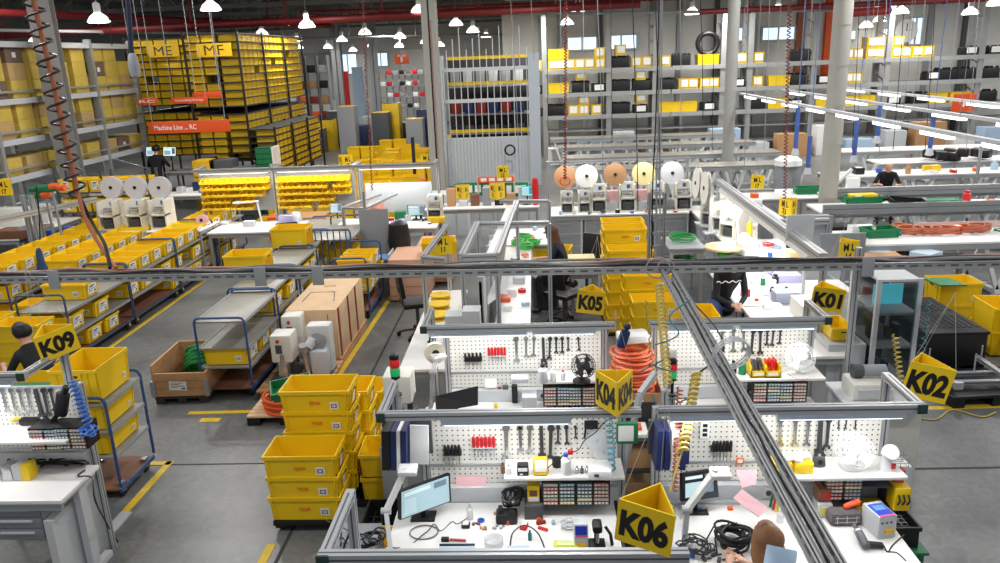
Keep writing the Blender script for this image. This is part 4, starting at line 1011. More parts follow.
p = T(508, 525); bottle(p.x, p.y, TZ, 'tiny red bottle beside the black one on the nearest left table', RED, RED, .009, .045)
p = T(494, 545); b = MB().lathe([(.055, 0), (.06, .004), (.06, .045), (.055, .045), (.052, .008), (0, .008)], n=22); tag(b.build('clear_bowl', CLEAR, None, p), 'clear round bowl on the nearest left table', 'bowl')
for i, (x, y, w) in enumerate(((477, 526, .07), (484, 528, .06), (498, 528, .07))):
    p = T(x, y); b = MB()
    for j in range(5): b.cbox((random.uniform(-w, w) * .5, random.uniform(-.02, .02), .006), (.018, .014, .012), .003, 0, (0, 0, random.uniform(0, 3)))
    tag(b.build('small_parts', (BROWN, CARD, GREY)[i], None, p), ('little heap of brown clips by the clear spray bottle', 'little heap of tan clips behind the clear bowl', 'little heap of grey clips right of the clear bowl')[i], 'parts')
p = T(450, 541); b = MB(); b.cbox((-.03, 0, .012), (.05, .03, .024), .006, 0); b.bar((0, 0, .012), (.1, -.01, .01), .012, .01, 1); tag(b.build('plug_connector', [BLACK, mat('dull_red', (170, 60, 50), .5)], None, p), 'black connector with a dull red lead on the nearest left table', 'connector')
p = T(457, 549); b = MB(); b.cbox((0, 0, .006), (.22, .035, .012), .003, 0); b.cbox((0, .02, .016), (.22, .012, .012), .003, 1); tag(b.build('ruler_tray', [PBLUE, BLACK], None, p), 'pale blue tray with black rear edge at the front of the nearest left table', 'tray')
cable([T(330, 556) + Vector((0, 0, .25)), PY(395, 548, 4.1), T(425, 536) + Vector((0, 0, .02)), T(434, 527) + Vector((0, 0, .02)), T(441, 531), T(452, 522), T(458, 524), T(470, 516)], .004, DGREY, 'grey wavy cable running across the nearest left table')
tag(MB().tube([T(424, 533) + Vector((.09 * math.cos(a * PI / 12), .075 * math.sin(a * PI / 12), .006)) for a in range(24)], .005, 6, closed=True).build('cable_loop', mat('grey_cable', (120, 122, 120), .5), None), 'grey cable loop lying in front of the angled monitor', 'cable')
cable([T(510, 548), T(513, 540) + Vector((0, 0, .05)), T(525, 535) + Vector((0, 0, .07)), T(538, 540) + Vector((0, 0, .05)), T(545, 549)], .005, BLACK, 'black cable arched over the blue cloth on the nearest left table')
cable([PY(620, 417, 4.6), PY(606, 421, 4.55), PY(596, 432, 4.5), PY(584, 441, 4.5), PY(578, 450, 4.5), PY(564, 455, 4.46), PY(555, 462, 4.44), PY(545, 470, 4.44)], .0035, BLACK, 'thin black cable looping from the shelf to the teal hose')
# left side box with bits
b = MB()
for i in range(6): b.cyl((random.uniform(-.05, .05), random.uniform(-.04, .04), 0), (random.uniform(-.06, .06), random.uniform(-.05, .05), random.uniform(.1, .16)), .006, 6, i % 2)
p = T(346, 545); tag(b.build('rod_bundle', [STEEL, BLACK], None, (p.x, p.y, .8)), 'bundle of steel and black rods at the left end of the front frame', 'rods')
bottle(p.x + .01, p.y + .1, .8, 'clear bottle with blue cap at the left end of the front frame', CLEAR, BBLUE, .03, .2)
boxthing('steel_ledge', (p.x + .03, p.y + .05, .0), (.3, .4, .79), GREY, 'grey steel ledge carrying the blue-capped bottle', 'ledge')
b = MB()
for i in range(5): b.tube(coil_pts((.02 * i, 0, .012 + i * .01), .06, .01, 1, 14, jit=2), .006, 5)
tag(b.build('cable_tangle', BLACK, None, (p.x + .13, p.y, .8)), 'black cable tangle beside the blue-capped bottle', 'cable')

# ---------------------------------------------------------------- signs
def sign(proto_txt, cx, cy, Y, rz, w, lab, h=None, ml=False, hang=.5, sc=1.):
    t = make_sign(proto_txt, w, h or w * .86, ml=ml, hang=hang); p = PY(cx, cy, Y); t.location = p; t.rotation_euler = (0, 0, rz); t['label'] = lab
    return t
s6 = sign('K06', 649, 519, 2.74, -.28, .225, 'yellow triangular hanging sign with black lettering K06', .19, hang=.5); s6.rotation_euler = (.0, .1, -.42)
s4 = sign('K04', 615, 391, 4.3, PI / 3 + .0, .22, 'yellow triangular hanging sign reading K04 on two visible faces', .22, hang=.4)
s5 = sign('K05', 591, 300, 6.9, -.1, .25, 'yellow triangular hanging sign with black lettering K05', .22); s5.rotation_euler = (.0, .1, -.12)
s1 = sign('K01', 825, 297, 7.0, -.12, .29, 'yellow triangular hanging sign with black lettering K01', .22); s1.rotation_euler = (0, .15, -.05)
s2 = sign('K02', 924, 378, 5.0, -.2, .29, 'yellow triangular hanging sign with black lettering K02', .25); s2.rotation_euler = (0, .2, -.15)
s9 = sign('K09', 54, 341, 5.25, PI / 3 - .2, .27, 'yellow triangular hanging sign reading K09 twice beside the dark-haired person', .2); s9.rotation_euler = (0, -.15, PI / 3 - .2)
# ================================================================ nearest right bench
def T2(x, y, z=.801): return PZ(x, y, z)
monitor(PY(682, 474, 4.42), PY(716, 469, 4.5), PY(719, 497, 4.47), PY(682, 502, 4.38), 'dark monitor behind the white swing arm on the nearest right bench', mat('dark_screen', (46, 50, 56), .12), base=(.98, 4.5, .801))
armlamp(T2(684, 543), PY(687, 509, 4.15), PY(715, 472, 4.22), 'white swing arm lamp on the nearest right bench, beside sign K06', hd=(.1, .0, -.03), w=.04)
b = MB(); slab(b, PY(733, 498, 4.15), PY(742, 489, 4.2), PY(768, 508, 4.12), PY(759, 517, 4.06), .004); tag(b.build('pink_sheet', PINK, None), 'tilted pink sheet hanging over the nearest right table, lower one', 'paper')
b = MB(); slab(b, PY(736, 470, 4.35), PY(757, 470, 4.35), PY(756, 484, 4.3), PY(742, 488, 4.28), .004); tag(b.build('pink_sheet', PINK, None), 'pink sheet behind the tilted one, upper one near the cable tray', 'paper')
c = MB()
for i in range(9): c.tube([v + Vector((0, 0, i * .009)) for v in coil_pts((0, 0, .01), .085 + .018 * math.sin(i * 1.7), .012, 1, 22, jit=1.4)[:-1]], .008, 6, closed=True)
for a in range(8): c.tube([(.085 * math.cos(a), .085 * math.sin(a), .06), (.13 * math.cos(a + .5), .12 * math.sin(a + .5), .08), (.16 * math.cos(a + .9), .14 * math.sin(a + .9), .01)], .005, 5)
tag(c.build('cable_coil', BLACK, None, T2(733, 545)), 'black cable coil the woman is handling on the nearest right table', 'cable')
c = MB()
for i in range(6): c.tube(coil_pts((random.uniform(-.03, .03), random.uniform(-.02, .02), .01 + i * .006), .07, .012, 1, 16, jit=2.5), .005, 5)
tag(c.build('cable_tangle', mat('charcoal_cable', (50, 52, 56), .5), None, T2(695, 552)), 'dark cable tangle left of the black cable coil', 'cable')
bottle(*T2(692, 557), 'small blue bottle in front of the dark cable tangle', BBLUE, BBLUE, .016, .05)
for i, (x, y) in enumerate(((708, 552), (714, 556), (719, 561), (704, 560))):
    b = MB(); b.cbox((0, 0, .008), (.04, .022, .016), .004, 0, (0, 0, .6 * i)); b.cyl((.02, 0, .008), (.045, .01, .006), .006, 8)
    tag(b.build('cable_connector', DGREY, None, T2(x, y)), 'grey cable connector lying by the black coil, %s of four from the rear' % nth(i), 'connector', 'connectors by the black coil')
b = MB(); b.cbox((0, 0, .02), (.1, .035, .04), .006, 0); b.cbox((.0, -.019, .025), (.05, .004, .02), .001, 1)
tag(b.build('wall_device', [LGREY, mat('device_window', (90, 150, 190), .3)], None, PY(698, 508, 4.5) - Vector((0, 0, .02))), 'grey device with small blue window under the dark monitor', 'device')
b = MB(); b.cbox((0, 0, .025), (.035, .03, .05), .006); tag(b.build('orange_button_box', ORANGE, None, PY(730, 511, 4.5) - Vector((0, 0, .02))), 'small orange box under the stand of the dark monitor', 'box')
b = MB(); b.cbox((0, 0, 0), (.62, .02, .02), .003); tag(b.build('monitor_shelf', LGREY, None, PY(710, 502, 4.56)), 'narrow pale ledge under the dark monitor', 'ledge')
b = MB(); b.cbox((0, 0, 0), (.05, .004, .05), .001, 0); b.b6(-.015, .015, -.004, -.002, -.012, .012, 1); tag(b.build('orange_label', [mat('label_orange', (240, 120, 60), .6), PAPER], None, PY(740, 461, 4.64)), 'orange square label on the nearest right tool wall', 'label')
b = MB(); b.cbox((0, 0, 0), (.06, .004, .12), .001, 0)
for i in range(3): b.b6(-.015, .015, -.004, -.002, -.045 + i * .033, -.022 + i * .033, 1)
tag(b.build('number_card', [PAPER, BLACK], None, PY(705, 430, 4.64)), 'white card with dark print on the nearest right tool wall', 'card')
# pen jar and small bottles by the tray
for i, (x, y, m) in enumerate(((770, 507, GREEN), (773, 510, RED), (776, 512, YEL))):
    tag(MB().cyl((0, 0, 0), (.02, .01, .11), .008, 8).build('marker_pen', m, None, T2(x, y)), '%s marker pen standing by the tilted pink sheet' % ('green', 'red', 'yellow')[i], 'pen')
bottle(*T2(780, 522), 'clear bottle beside the cable ladder on the nearest right table', CLEAR, WHITE, .022, .09)
# shelf of the right bench
def S2(x, y): return PZ(x, y, 1.093)
for i, x in enumerate((780, 801)):
    p = S2(x, 470); t = boxthing('yellow_parts_bin', p, (.12, .11, .075), mat('bin_bright', (248, 214, 40), .45), 'open yellow bin filled with white bags on the nearest right shelf, %s' % ('left one' if i == 0 else 'right one'), 'bin', (0, 0, .05), .012)
    b = MB()
    for j in range(4): b.sphere((random.uniform(-.035, .035), random.uniform(-.03, .03), .085 + random.uniform(0, .02)), .035, 0, 8, 6, (1, 1, .7))
    b.build('bagged_parts', mat('bag_white', (240, 238, 226), .3), t)
p = S2(819, 466); o = boxthing('multimeter', p, (.07, .05, .06), DGREY, 'dark grey meter between the yellow bins and the white fan', 'meter', (-.3, 0, 0), .01); MB().cyl((0, -.026, .03), (0, -.03, .03), .016, 12).build('dial', BLACK, o)
p = S2(851, 466); fan(p.x, p.y, p.z, 'white round desk fan on the nearest right shelf', WHITE, WHITE, .1, .95, .115, .12)
t = thing('spotlight_lamp', 'white bell-shaped lamp with a red tag at the right end of the nearest right shelf', 'lamp', S2(886, 468))
MB().lathe([(.055, 0), (.05, .01), (.034, .06), (.03, .09)], n=18).build('foot', WHITE, t)
MB().lathe([(.022, -.06), (.03, -.03), (.05, .0), (.05, .03), (.046, .035), (.0, .03)], (0, -.02, .12), 18, 0, (.1, -.75, .5)).build('head', WHITE, t)
MB().b6(.01, .035, -.05, -.045, .02, .06).build('red_tag', RED, t)
b = MB(); o = PY(899, 452, 4.6)
for i in range(5):
    z = i * .03; b.tube([(-.05, -.04, z), (.05, -.04, z), (.05, .04, z), (-.05, .04, z)], .002, 4, closed=True)
for x, y in ((-.05, -.04), (.05, -.04), (.05, .04), (-.05, .04), (0, -.04), (0, .04)): b.cyl((x, y, 0), (x, y, .12), .002, 4)
tag(b.build('wire_basket', STEEL, None, o + Vector((0, .0, -.09))), 'small wire basket on the post right of the bell-shaped lamp', 'basket')
# under the right shelf
p = T2(813, 500); o = boxthing('parts_box', (p.x, 4.45, .801), (.09, .12, .1), LGREY, 'grey box with yellow front left of the drawer rack, nearest right bench'); MB().cbox((0, -.061, .05), (.075, .006, .06), .002).build('yellow_front', mat('pale_yellow', (214, 200, 110), .5), o)
o = boxthing('red_label_box', (p.x, 4.46, .904), (.08, .1, .09), BROWN, 'brown box with red front on top of the grey box'); MB().cbox((.01, -.051, .045), (.05, .004, .04), .001).build('red_front', RED, o)
b = MB(); b.b6(-.13, .13, 0, .2, 0, .006); b.b6(-.13, .13, .19, .2, 0, .2); b.b6(-.13, -.12, 0, .2, 0, .2); b.b6(.12, .13, 0, .2, 0, .2); b.b6(-.13, .13, 0, .2, .19, .2)
o = tag(b.build('open_compartment', DGREY, None, (PY(873, 480, 4.45).x, 4.43, .801)), 'dark open compartment under the right half of the nearest right shelf', 'compartment')
boxthing('yellow_tray', (o.location.x, 4.5, .81), (.2, .1, .035), YEL, 'yellow tray inside the dark open compartment', 'tray')
p = T2(843, 522); o = MB(); o.cbox((0, 0, .045), (.2, .1, .09), .03); o = tag(o.build('pouch', mat('plaid_grey', (98, 92, 92), .9, var=.3, scale=50), None, p, (0, 0, .05)), 'grey plaid pouch on the nearest right table', 'pouch')
b = MB()
for i in (-.06, 0, .06): b.b6(i - .002, i + .002, -.0515, -.05, .02, .075)
for z in (.03, .06): b.b6(-.075, .075, -.0515, -.05, z - .002, z + .002)
b.build('plaid_lines', LGREY, o)
MB().lathe([(.012, 0), (.02, .01), (.02, .1), (.014, .11)], (-.0, .01, .1), 12, 0, (1, .2, .25)).xf(Matrix.Translation((0, 0, 0))).build('orange_roll', mat('orange_roll', (240, 90, 50), .5), None, p + Vector((0, .0, 0)))
tag(bpy.data.objects['orange_roll'], 'orange roll lying on the grey plaid pouch', 'roll')
p = T2(884, 537); o = MB(); o.cbox((0, 0, .075), (.12, .17, .15), .008); o = tag(o.build('electronic_tester', LGREY, None, p + Vector((-.01, .07, 0)), (0, 0, .22)), 'grey bench instrument with a blue top and yellow front knob on the right table', 'instrument')
MB().cbox((0, -.01, .151), (.1, .13, .004), .001).build('blue_panel', mat('panel_blue', (52, 74, 190), .3), o); MB().cbox((0, .01, .1535), (.07, .05, .003), .001).build('display', mat('lcd', (110, 160, 220), .2), o); MB().cbox((0, -.075, .152), (.1, .015, .004), .001).build('pink_strip', mat('strip_pink', (236, 90, 150), .4), o)
MB().cbox((.01, -.088, .05), (.06, .02, .03), .006).build('yellow_knob', mat('knob_yellow', (230, 180, 40), .4), o)
b = MB()
for i in range(3): b.cyl((-.04 + i * .03, -.086, .11), (-.04 + i * .03, -.09, .11), .007, 8)
b.build('terminals', DGREY, o)
p = T2(866, 551); t = thing('heat_gun', 'black and grey heat gun lying on the nearest right table', 'heat gun', p, .2)
b = MB(); b.lathe([(.022, 0), (.026, .02), (.026, .1), (.02, .13), (.013, .135), (.013, .17), (.0, .17)], (0, 0, .03), 14, 0, (.12, .95, .25)); b.build('barrel', mat('gun_grey', (88, 88, 92), .4), t)
b = MB(); b.bar((0, .03, .03), (.11, .005, .018), .03, .026); b.build('handle', BLACK, t)
b = MB(); b.lathe([(.0235, .1), (.027, .105), (.027, .12), (.023, .125)], (0, 0, .03), 14, 0, (.12, .95, .25)); b.build('nozzle_ring', STEEL, t)
cable([p + Vector((.11, .02, .02)), T2(888, 552), T2(893, 545), T2(904, 535)], .005, BLACK, 'black cord of the heat gun running over the table edge')
cable([T2(888, 552), T2(897, 553), T2(906, 561)], .004, BLACK, 'second black cord lying across the front right table corner')
# goods hooked at the right side of the right bench
b = MB(); b.cbox((0, 0, .08), (.1, .12, .16), .01, 0)
for i in range(3): b.tube([(-.03 + i * .03, -.065, .12), (-.03 + i * .03, -.09, .09), (-.03 + i * .03, -.065, .05)], .006, 6, 1)
tag(b.build('yellow_hook_bin', [YEL, BLACK], None, PY(897, 506, 4.45) - Vector((0, 0, .0))), 'yellow bin with black hooks at the right side of the nearest right bench', 'bin')
b = MB(); b.cbox((0, 0, 0), (.06, .08, .06), .015); b.cbox((.02, -.01, .05), (.03, .05, .05), .01); tag(b.build('red_bag', mat('bag_red', (200, 60, 50), .5), None, PY(897, 478, 4.5)), 'red bag above the yellow hook bin', 'bag')
gridcrate(2.4, 4.78, .3, .26, .3, .16, 'black crate at the right side of the nearest right bench'); bpy.data.objects['black_crate.001'].location.z = .4
b = MB(); b.b6(-.17, .17, -.2, .2, .0, .02); b.b6(-.15, -.12, -.18, .18, -.3, 0); b.b6(.12, .15, -.18, .18, -.3, 0); b.b6(-.15, .15, -.18, -.15, -.38, -.3); b.b6(-.15, -.12, -.18, .18, -.38, -.3); b.b6(.12, .15, -.18, .18, -.38, -.3)
tag(b.build('side_stand', GREEN, None, (2.4, 4.78, .38)), 'green low stand under the black crate right of the nearest right bench', 'stand')

# ================================================================ between the benches: posts, hoses, cabinet strips
def post(x, y, z0, z1, lab, w=.045, name='aluminium_post'):
    b = MB(); profile_bar(b, (0, 0, z0), (0, 0, z1), w, w); b.b6(-w, w, -w, w, z0, z0 + .012, 0); return tag(b.build(name, [ALU, SLOT], None, (x, y, 0)), lab, 'post')
p = PY(613, 500, 4.55); cable([PY(610, 400, 4.5), PY(614, 418, 4.5)], .006, TEAL, 'teal hose end above the teal coiled hose')
springhose(PY(609, 419, 4.48), PY(612, 470, 4.48), .022, .0055, 9, mat('teal_coil', (70, 150, 176), .4), 'teal coiled hose hanging at the right end of the nearest left tool wall')
o = boxthing('green_frame_box', PY(627, 443, 4.6), (.14, .04, .15), GREEN, 'green framed holder with a white sheet between the two nearest benches', 'holder', (0, 0, .0), .01); MB().cbox((-.01, -.022, .08), (.1, .004, .11), .002).build('white_sheet', PAPER, o)
bb = MB()
for i, z in enumerate((.0, .28, .52, .78, 1.02)): bb.b6(-.15, .15, 0, .3, z, z + .02)
bb.b6(-.15, -.13, .28, .3, 0, 1.2); bb.b6(.13, .15, .28, .3, 0, 1.2); bb.b6(-.15, .15, .29, .3, 0, 1.2); bb.b6(-.15, -.135, 0, .02, 0, 1.04); bb.b6(.135, .15, 0, .02, 0, 1.04)
RK = tag(bb.build('narrow_rack', mat('rack_dark', (56, 56, 58), .5), None, (.69, 5.0, 0)), 'narrow dark rack standing between the two nearest benches', 'rack')
boxthing('carton', (.69, 5.13, .802), (.2, .2, .16), CARD, 'brown carton on the narrow dark rack, upper one'); boxthing('carton', (.69, 5.13, .542), (.22, .2, .14), mat('kraft', (150, 116, 84), .8), 'brown carton on the narrow dark rack, lower one')
boxthing('paper_stack', (.66, 5.13, 1.042), (.2, .2, .03), PAPER, 'stack of white paper on top of the narrow dark rack', 'paper'); boxthing('orange_folder', (.66, 5.13, 1.074), (.12, .08, .02), mat('folder_orange', (230, 96, 60), .6), 'orange folder lying on the white paper stack', 'folder')
b = MB(); b.bar(PY(621, 480, 4.85), PY(640, 394, 4.75), .035, .035); b.bar(PY(640, 394, 4.75), PY(655, 373, 4.9), .035, .035); tag(b.build('bent_arm', LGREY), 'pale bent support arm rising between the two nearest benches', 'arm')
post(.83, 4.85, 0, 1.5, 'slotted aluminium post left of the navy binders on the right bench')
# coiled hoses from the tray crossing
springhose(PY(659, 285, 6.3), PY(668, 385, 5.0), .028, .009, 24, YHOSE, 'yellow coiled hose hanging from the cable tray crossing, left one')
springhose(PY(697, 372, 4.7), PY(683, 452, 4.25), .026, .01, 16, YHOSE, 'thick yellow coiled hose in front of the navy binders')
springhose(PY(680, 388, 4.62), PY(675, 492, 4.2), .018, .006, 26, COPPER, 'copper-coloured coiled hose left of the thick yellow one')
springhose(PY(646, 300, 6.2), PY(655, 385, 5.6), .01, .006, 10, mat('olive_hose', (150, 136, 70), .5), 'thin yellow hose beside the orange cable box')
cable([PY(686, 440, 4.3), PY(676, 470, 4.22), PY(670, 492, 4.15)], .007, YHOSE, 'straight tail of the thick yellow hose')
for i, (a, b2) in enumerate((((652, 395), (668, 425)), ((640, 372), (675, 372)), ((655, 345), (690, 300)), ((666, 400), (700, 420)))):
    q = [PY(*a, 4.9), PY((a[0] + b2[0]) / 2 + 6, (a[1] + b2[1]) / 2 + 12 * (-1) ** i, 4.8), PY((a[0] + b2[0]) / 2 - 3, (a[1] + b2[1]) / 2 - 6, 4.85), PY(*b2, 4.9)]
    cable(q, .005, TEAL, 'thin teal hose looping around the signal light post, %s of four' % nth(i), name='hanging_hose_loop', grp='teal hoses')
stk = PY(672, 395, 5.55); stacklight(stk.x, 5.55, stk.z, 'red and green signal tower on the post between the second-row benches', 1.2)
post(stk.x, 5.55, 0, stk.z, 'aluminium post carrying the signal tower between the second-row benches')
MB().lathe([(.045, 0), (.05, .01), (.05, .06), (.045, .075), (.0, .08)], n=16).build('white_dome', WHITE, None, stk + Vector((.0, .12, .26))); tag(bpy.data.objects['white_dome'], 'white dome fitting beside the signal tower', 'fitting')
b = MB(); b.tube([stk + Vector((0, .12, .0)), stk + Vector((0, .12, .27))], .012, 8); tag(b.build('fitting_rod', GREY), 'thin rod under the white dome fitting', 'rod')
# ================================================================ second row, left
def T3(x, y, z=.801): return PZ(x, y, z)
m = machine(-1.16, 5.78, .86, 'white wire crimping machine with red button at the left end of the second row'); m.scale = (1.15, 1.0, .92)
b = MB(); b.cbox((0, 0, .02), (.28, .34, .16), .004); tag(b.build('wooden_block', PLY, None, (-1.16, 5.78, .76)), 'wooden block under the white crimping machine of the second row', 'block')
b = MB(); b.b6(-.16, .16, -.16, .16, 0, .675); tag(b.build('machine_pedestal', GREY, None, (-1.16, 5.78, 0)), 'grey pedestal under the wooden block of the second row', 'pedestal')
t = thing('cable_reel', 'cream reel with dark core on the white crimping machine of the second row', 'reel', PY(435, 353, 5.85))
MB().lathe([(.03, -.03), (.085, -.03), (.085, -.022), (.05, -.02), (.05, .02), (.085, .022), (.085, .03), (.03, .03)], n=22, axis=(.35, -1, .2)).build('spool', mat('cream_reel', (232, 222, 196), .4), t)
MB().lathe([(.0, -.034), (.03, -.034), (.03, .034), (0, .034)], n=16, axis=(.35, -1, .2)).build('core', BLACK, t)
armlamp(T3(431, 410), PY(433, 372, 5.7), PY(437, 357, 5.8), 'white swing arm standing beside the white crimping machine of the second row', m=WHITE, hd=(.02, .02, 0))
monitor(PY(436, 396, 5.85), PY(478, 386, 6.0), PY(478, 405, 5.98), PY(437, 412, 5.8), 'black monitor on the second-row left bench', back=True, base=(-.62, 5.95, .801))
stacklight(*(PY(397, 395, 5.0) + Vector((0, 0, 0))), 'red and green signal tower at the left end of the second row', 1.25)
post(PY(397, 395, 5.0).x, 5.0, 0, PY(397, 395, 5.0).z, 'aluminium post carrying the left signal tower')
b = MB(); b.cbox((0, 0, .04), (.1, .012, .08), .004); tag(b.build('name_card', PAPER, None, T3(491, 388, .93), (-.3, 0, 0)), 'white card above the black monitor of the second row', 'card')
def S3(x, y): return PZ(x, y, 1.073)
p = S3(543, 382); bottle(p.x, p.y, p.z, 'white can with black lid on the second-row left shelf', LGREY, BLACK, .04, .16)
p = S3(553, 381); bottle(p.x, p.y, p.z, 'white bottle right of the can on the second-row left shelf', WHITE, WHITE, .025, .12)
p = S3(563, 380); bottle(p.x, p.y, p.z, 'small white bottle with red cap on the second-row left shelf', WHITE, RED, .02, .09)
p = S3(582, 384); fan(p.x, p.y + .05, p.z, 'black desk fan on the second-row left shelf', BLACK, BLACK, .5, .4, .1, .15)
p = S3(520, 381); boxthing('flat_carton', p, (.14, .1, .04), LGREY, 'pale flat box at the left end of the second-row left shelf')
p = T3(530, 405); boxthing('grey_unit', (p.x, 5.98, .801), (.12, .16, .17), LGREY, 'grey unit with cream side left of the second-row drawer racks', 'unit')
for i, (x, y, m_, d) in enumerate(((500, 400, DRED, (.03, .03, .12)), (506, 400, DGREY, (.05, .05, .14)), (515, 402, BLACK, (.05, .06, .16)), (496, 408, YEL, (.03, .03, .04)))):
    p = T3(x, y); boxthing('hand_tool_case', (p.x, p.y, .801), d, m_, ('dark red', 'dark grey', 'black', 'yellow')[i] + ' upright tool on the second-row left bench', 'tool', bev=.008)
b = MB()
for i in range(4): b.tube(coil_pts((i * .06 - .1, 0, .015), .06, .01, 1, 16, jit=1.5), .006, 5)
tag(b.build('cable_tangle', mat('blue_black_cable', (30, 36, 60), .5), None, T3(575, 410)), 'dark blue cable tangle in front of the second-row drawer racks', 'cable')
# orange cable box
OB = thing('open_carton', 'brown carton full of orange cable between the second-row benches', 'carton', (.78, 6.1, .0))
b = MB(); b.b6(-.22, .22, -.22, .22, .8, .812); b.b6(-.22, .22, -.22, -.21, .8, 1.0); b.b6(-.22, .22, .21, .22, .8, 1.0); b.b6(-.22, -.21, -.22, .22, .8, 1.0); b.b6(.21, .22, -.22, .22, .8, 1.0); b.build('carton_body', CARD, OB)
MB().b6(-.1, .06, -.2215, -.22, .86, .94).build('white_label', PAPER, OB)
b = MB(); b.b6(-.24, .24, -.24, .24, .74, .795)
for x in (-.2, .2):
    for y in (-.2, .2): b.b6(x - .02, x + .02, y - .02, y + .02, 0, .74)
tag(b.build('small_stand', GREY, None, (.78, 6.1, 0)), 'grey stand under the carton of orange cable', 'stand')
c = MB()
for i in range(26):
    z = .84 + .018 * i; c.tube(coil_pts((random.uniform(-.02, .02), random.uniform(-.02, .02), z), .165 - .03 * (i % 3), .012, 1, 18, jit=1.2), .013, 5)
tag(c.build('cable_heap', ORCAB, None, (.78, 6.1, 0)), 'heap of orange cable piled in the brown carton', 'cable')
o = boxthing('white_roll', (.78, 6.12, 1.375), (.26, .2, .07), WHITE, 'rounded white bundle lying on top of the orange cable', 'bundle', (0, 0, .2), .03)
b = MB(); b.cbox((0, 0, .08), (.08, .06, .16), .025); b.sphere((.0, 0, .19), .03); tag(b.build('navy_bottle', NAVY, None, (.66, 6.0, 1.36), (0, .3, 0)), 'navy spray bottle leaning on the white bundle', 'bottle')
# ================================================================ second row, right
def S4(x, y): return PZ(x, y, 1.073)
for i, (x, y, m_) in enumerate(((756, 374, YEL), (770, 374, RED))):
    p = S4(x, y); t = thing('parts_bin', ('yellow bin with dark contents' if i == 0 else 'yellow bin full of red tools') + ' on the second-row right shelf', 'bin', p)
    b = MB(); b.b6(-.065, .065, -.08, .08, 0, .01); b.b6(-.065, -.058, -.08, .08, 0, .1); b.b6(.058, .065, -.08, .08, 0, .1); b.b6(-.065, .065, .073, .08, 0, .1); b.b6(-.065, .065, -.08, -.073, 0, .06); b.build('tub', YEL, t)
    b = MB()
    for j in range(5): b.box((-.04 + j * .02, random.uniform(-.03, .03), .09), (.014, .05, .1), 0, (random.uniform(-.3, .3), random.uniform(-.3, .3), 0))
    b.build('contents', DGREY if i == 0 else RED, t)
    MB().b6(-.04, .04, -.0815, -.08, .02, .045).build('label_card', PAPER, t)
p = S4(742, 374); b = MB(); b.lathe([(.03, 0), (.03, .09), (.0, .09)], n=14); tag(b.build('tin_can', GREEN, None, p), 'green tin at the left end of the second-row right shelf', 'tin')
p = S4(733, 373); bottle(p.x, p.y, p.z, 'black bottle left of the green tin on the second-row right shelf', BLACK, BLACK, .028, .11)
p = S4(797, 374); fan(p.x, p.y, p.z, 'white desk fan with clear cage on the second-row right shelf', WHITE, WHITE, .2, .5, .12, .16)
p = S4(795, 375); tag(MB().lathe([(.05, 0), (.055, .01), (.0, .02)], n=18).build('paper_plate', WHITE, None, (p.x + .03, p.y - .05, p.z)), 'white dish in front of the second-row white fan', 'dish')
# right end cabinets of the second row
CB = thing('side_cabinet', 'cream cabinet at the right end of the second row with a machine on top', 'cabinet', (2.78, 6.0, 0))
MB().cbox((.13, .1, .42), (.36, .44, .84), .006).build('body', mat('cabinet_cream', (206, 204, 196), .5), CB); MB().cbox((0, .06, .86), (.62, .56, .03), .005).build('top_plate', LGREY, CB); MB().b6(-.29, -.25, -.2, .3, 0, .85).build('side_leg', LGREY, CB)
t = thing('label_machine', 'white bench machine with a roller on the cream side cabinet', 'machine', (2.72, 6.02, .876))
MB().cbox((0, .05, .07), (.34, .26, .14), .015).build('housing', CREAM, t); b = MB(); b.cyl((-.12, .08, .2), (.14, .08, .2), .05, 18, 0); b.cyl((-.13, .08, .2), (-.05, .08, .2), .058, 18, 1); b.build('roller', [GREY, DGREY], t); MB().b6(-.14, .14, -.095, -.08, .03, .1).build('front_panel', LGREY, t)
boxthing('red_case', (2.55, 5.66, .0), (.12, .1, .62), BLACK, 'tall dark case with a red top in the gap below the label machine', 'case', top=RED)
boxthing('white_books', (2.75, 5.6, .0), (.26, .16, .5), LGREY, 'pale box stack below the cream cabinet front', 'box', top=PAPER)
# glazed cabinet
GC = thing('glass_cabinet', 'tall glazed equipment cabinet with a cyan screen right of the second row', 'cabinet', (3.4, 7.45, 0))
b = MB()
for x in (-.19, .19):
    for y in (-.3, .3): b.b6(x - .02, x + .02, y - .02, y + .02, 0, 1.55)
for z in (.06, .5, .86, 1.2, 1.53): b.b6(-.19, .19, -.3, .3, z - .012, z + .012)
b.build('frame', LGREY, GC)
MB().b6(-.19, -.186, -.3, .3, .06, 1.5).build('glass_side', GLASS, GC); MB().b6(.186, .19, -.3, .3, .06, 1.5).build('glass_side', GLASS, GC); MB().b6(-.17, .17, -.304, -.3, .06, 1.5).build('glass_door', GLASS, GC)
MB().b6(-.17, .17, .29, .3, .06, 1.5).build('back_panel', DGREY, GC)
MB().cbox((-.01, -.1, 1.34), (.28, .02, .2), .004).build('screen', SCRCY, GC)
for i, (z, n) in enumerate(((.88, 4), (.52, 3), (.08, 4))):
    for j in range(n): o = boxthing('control_unit', (3.4 - .12 + j * .08, 7.4, z + (0 if z > .1 else .0)), (.06, .1, .1 + .04 * (j % 2)), (BLACK, GREY, DGREY)[j % 3], 'control unit in the glazed cabinet, %s shelf from the top, %s from the left' % (('second', 'third', 'bottom')[i], nth(j)), 'control unit', bev=.004)
springhose((3.7, 7.2, .2), (3.7, 7.2, 1.3), .03, .006, 14, TEAL, 'teal coiled hose hanging right of the glazed cabinet')
springhose(PY(895, 335, 6.9), PY(902, 392, 6.6), .025, .007, 12, YHOSE, 'yellow coiled hose behind sign K02')
c = MB()
for i in range(4): c.tube(coil_pts((0, 0, .02 + i * .02), .12, .012, 1, 18, jit=2), .008, 5)
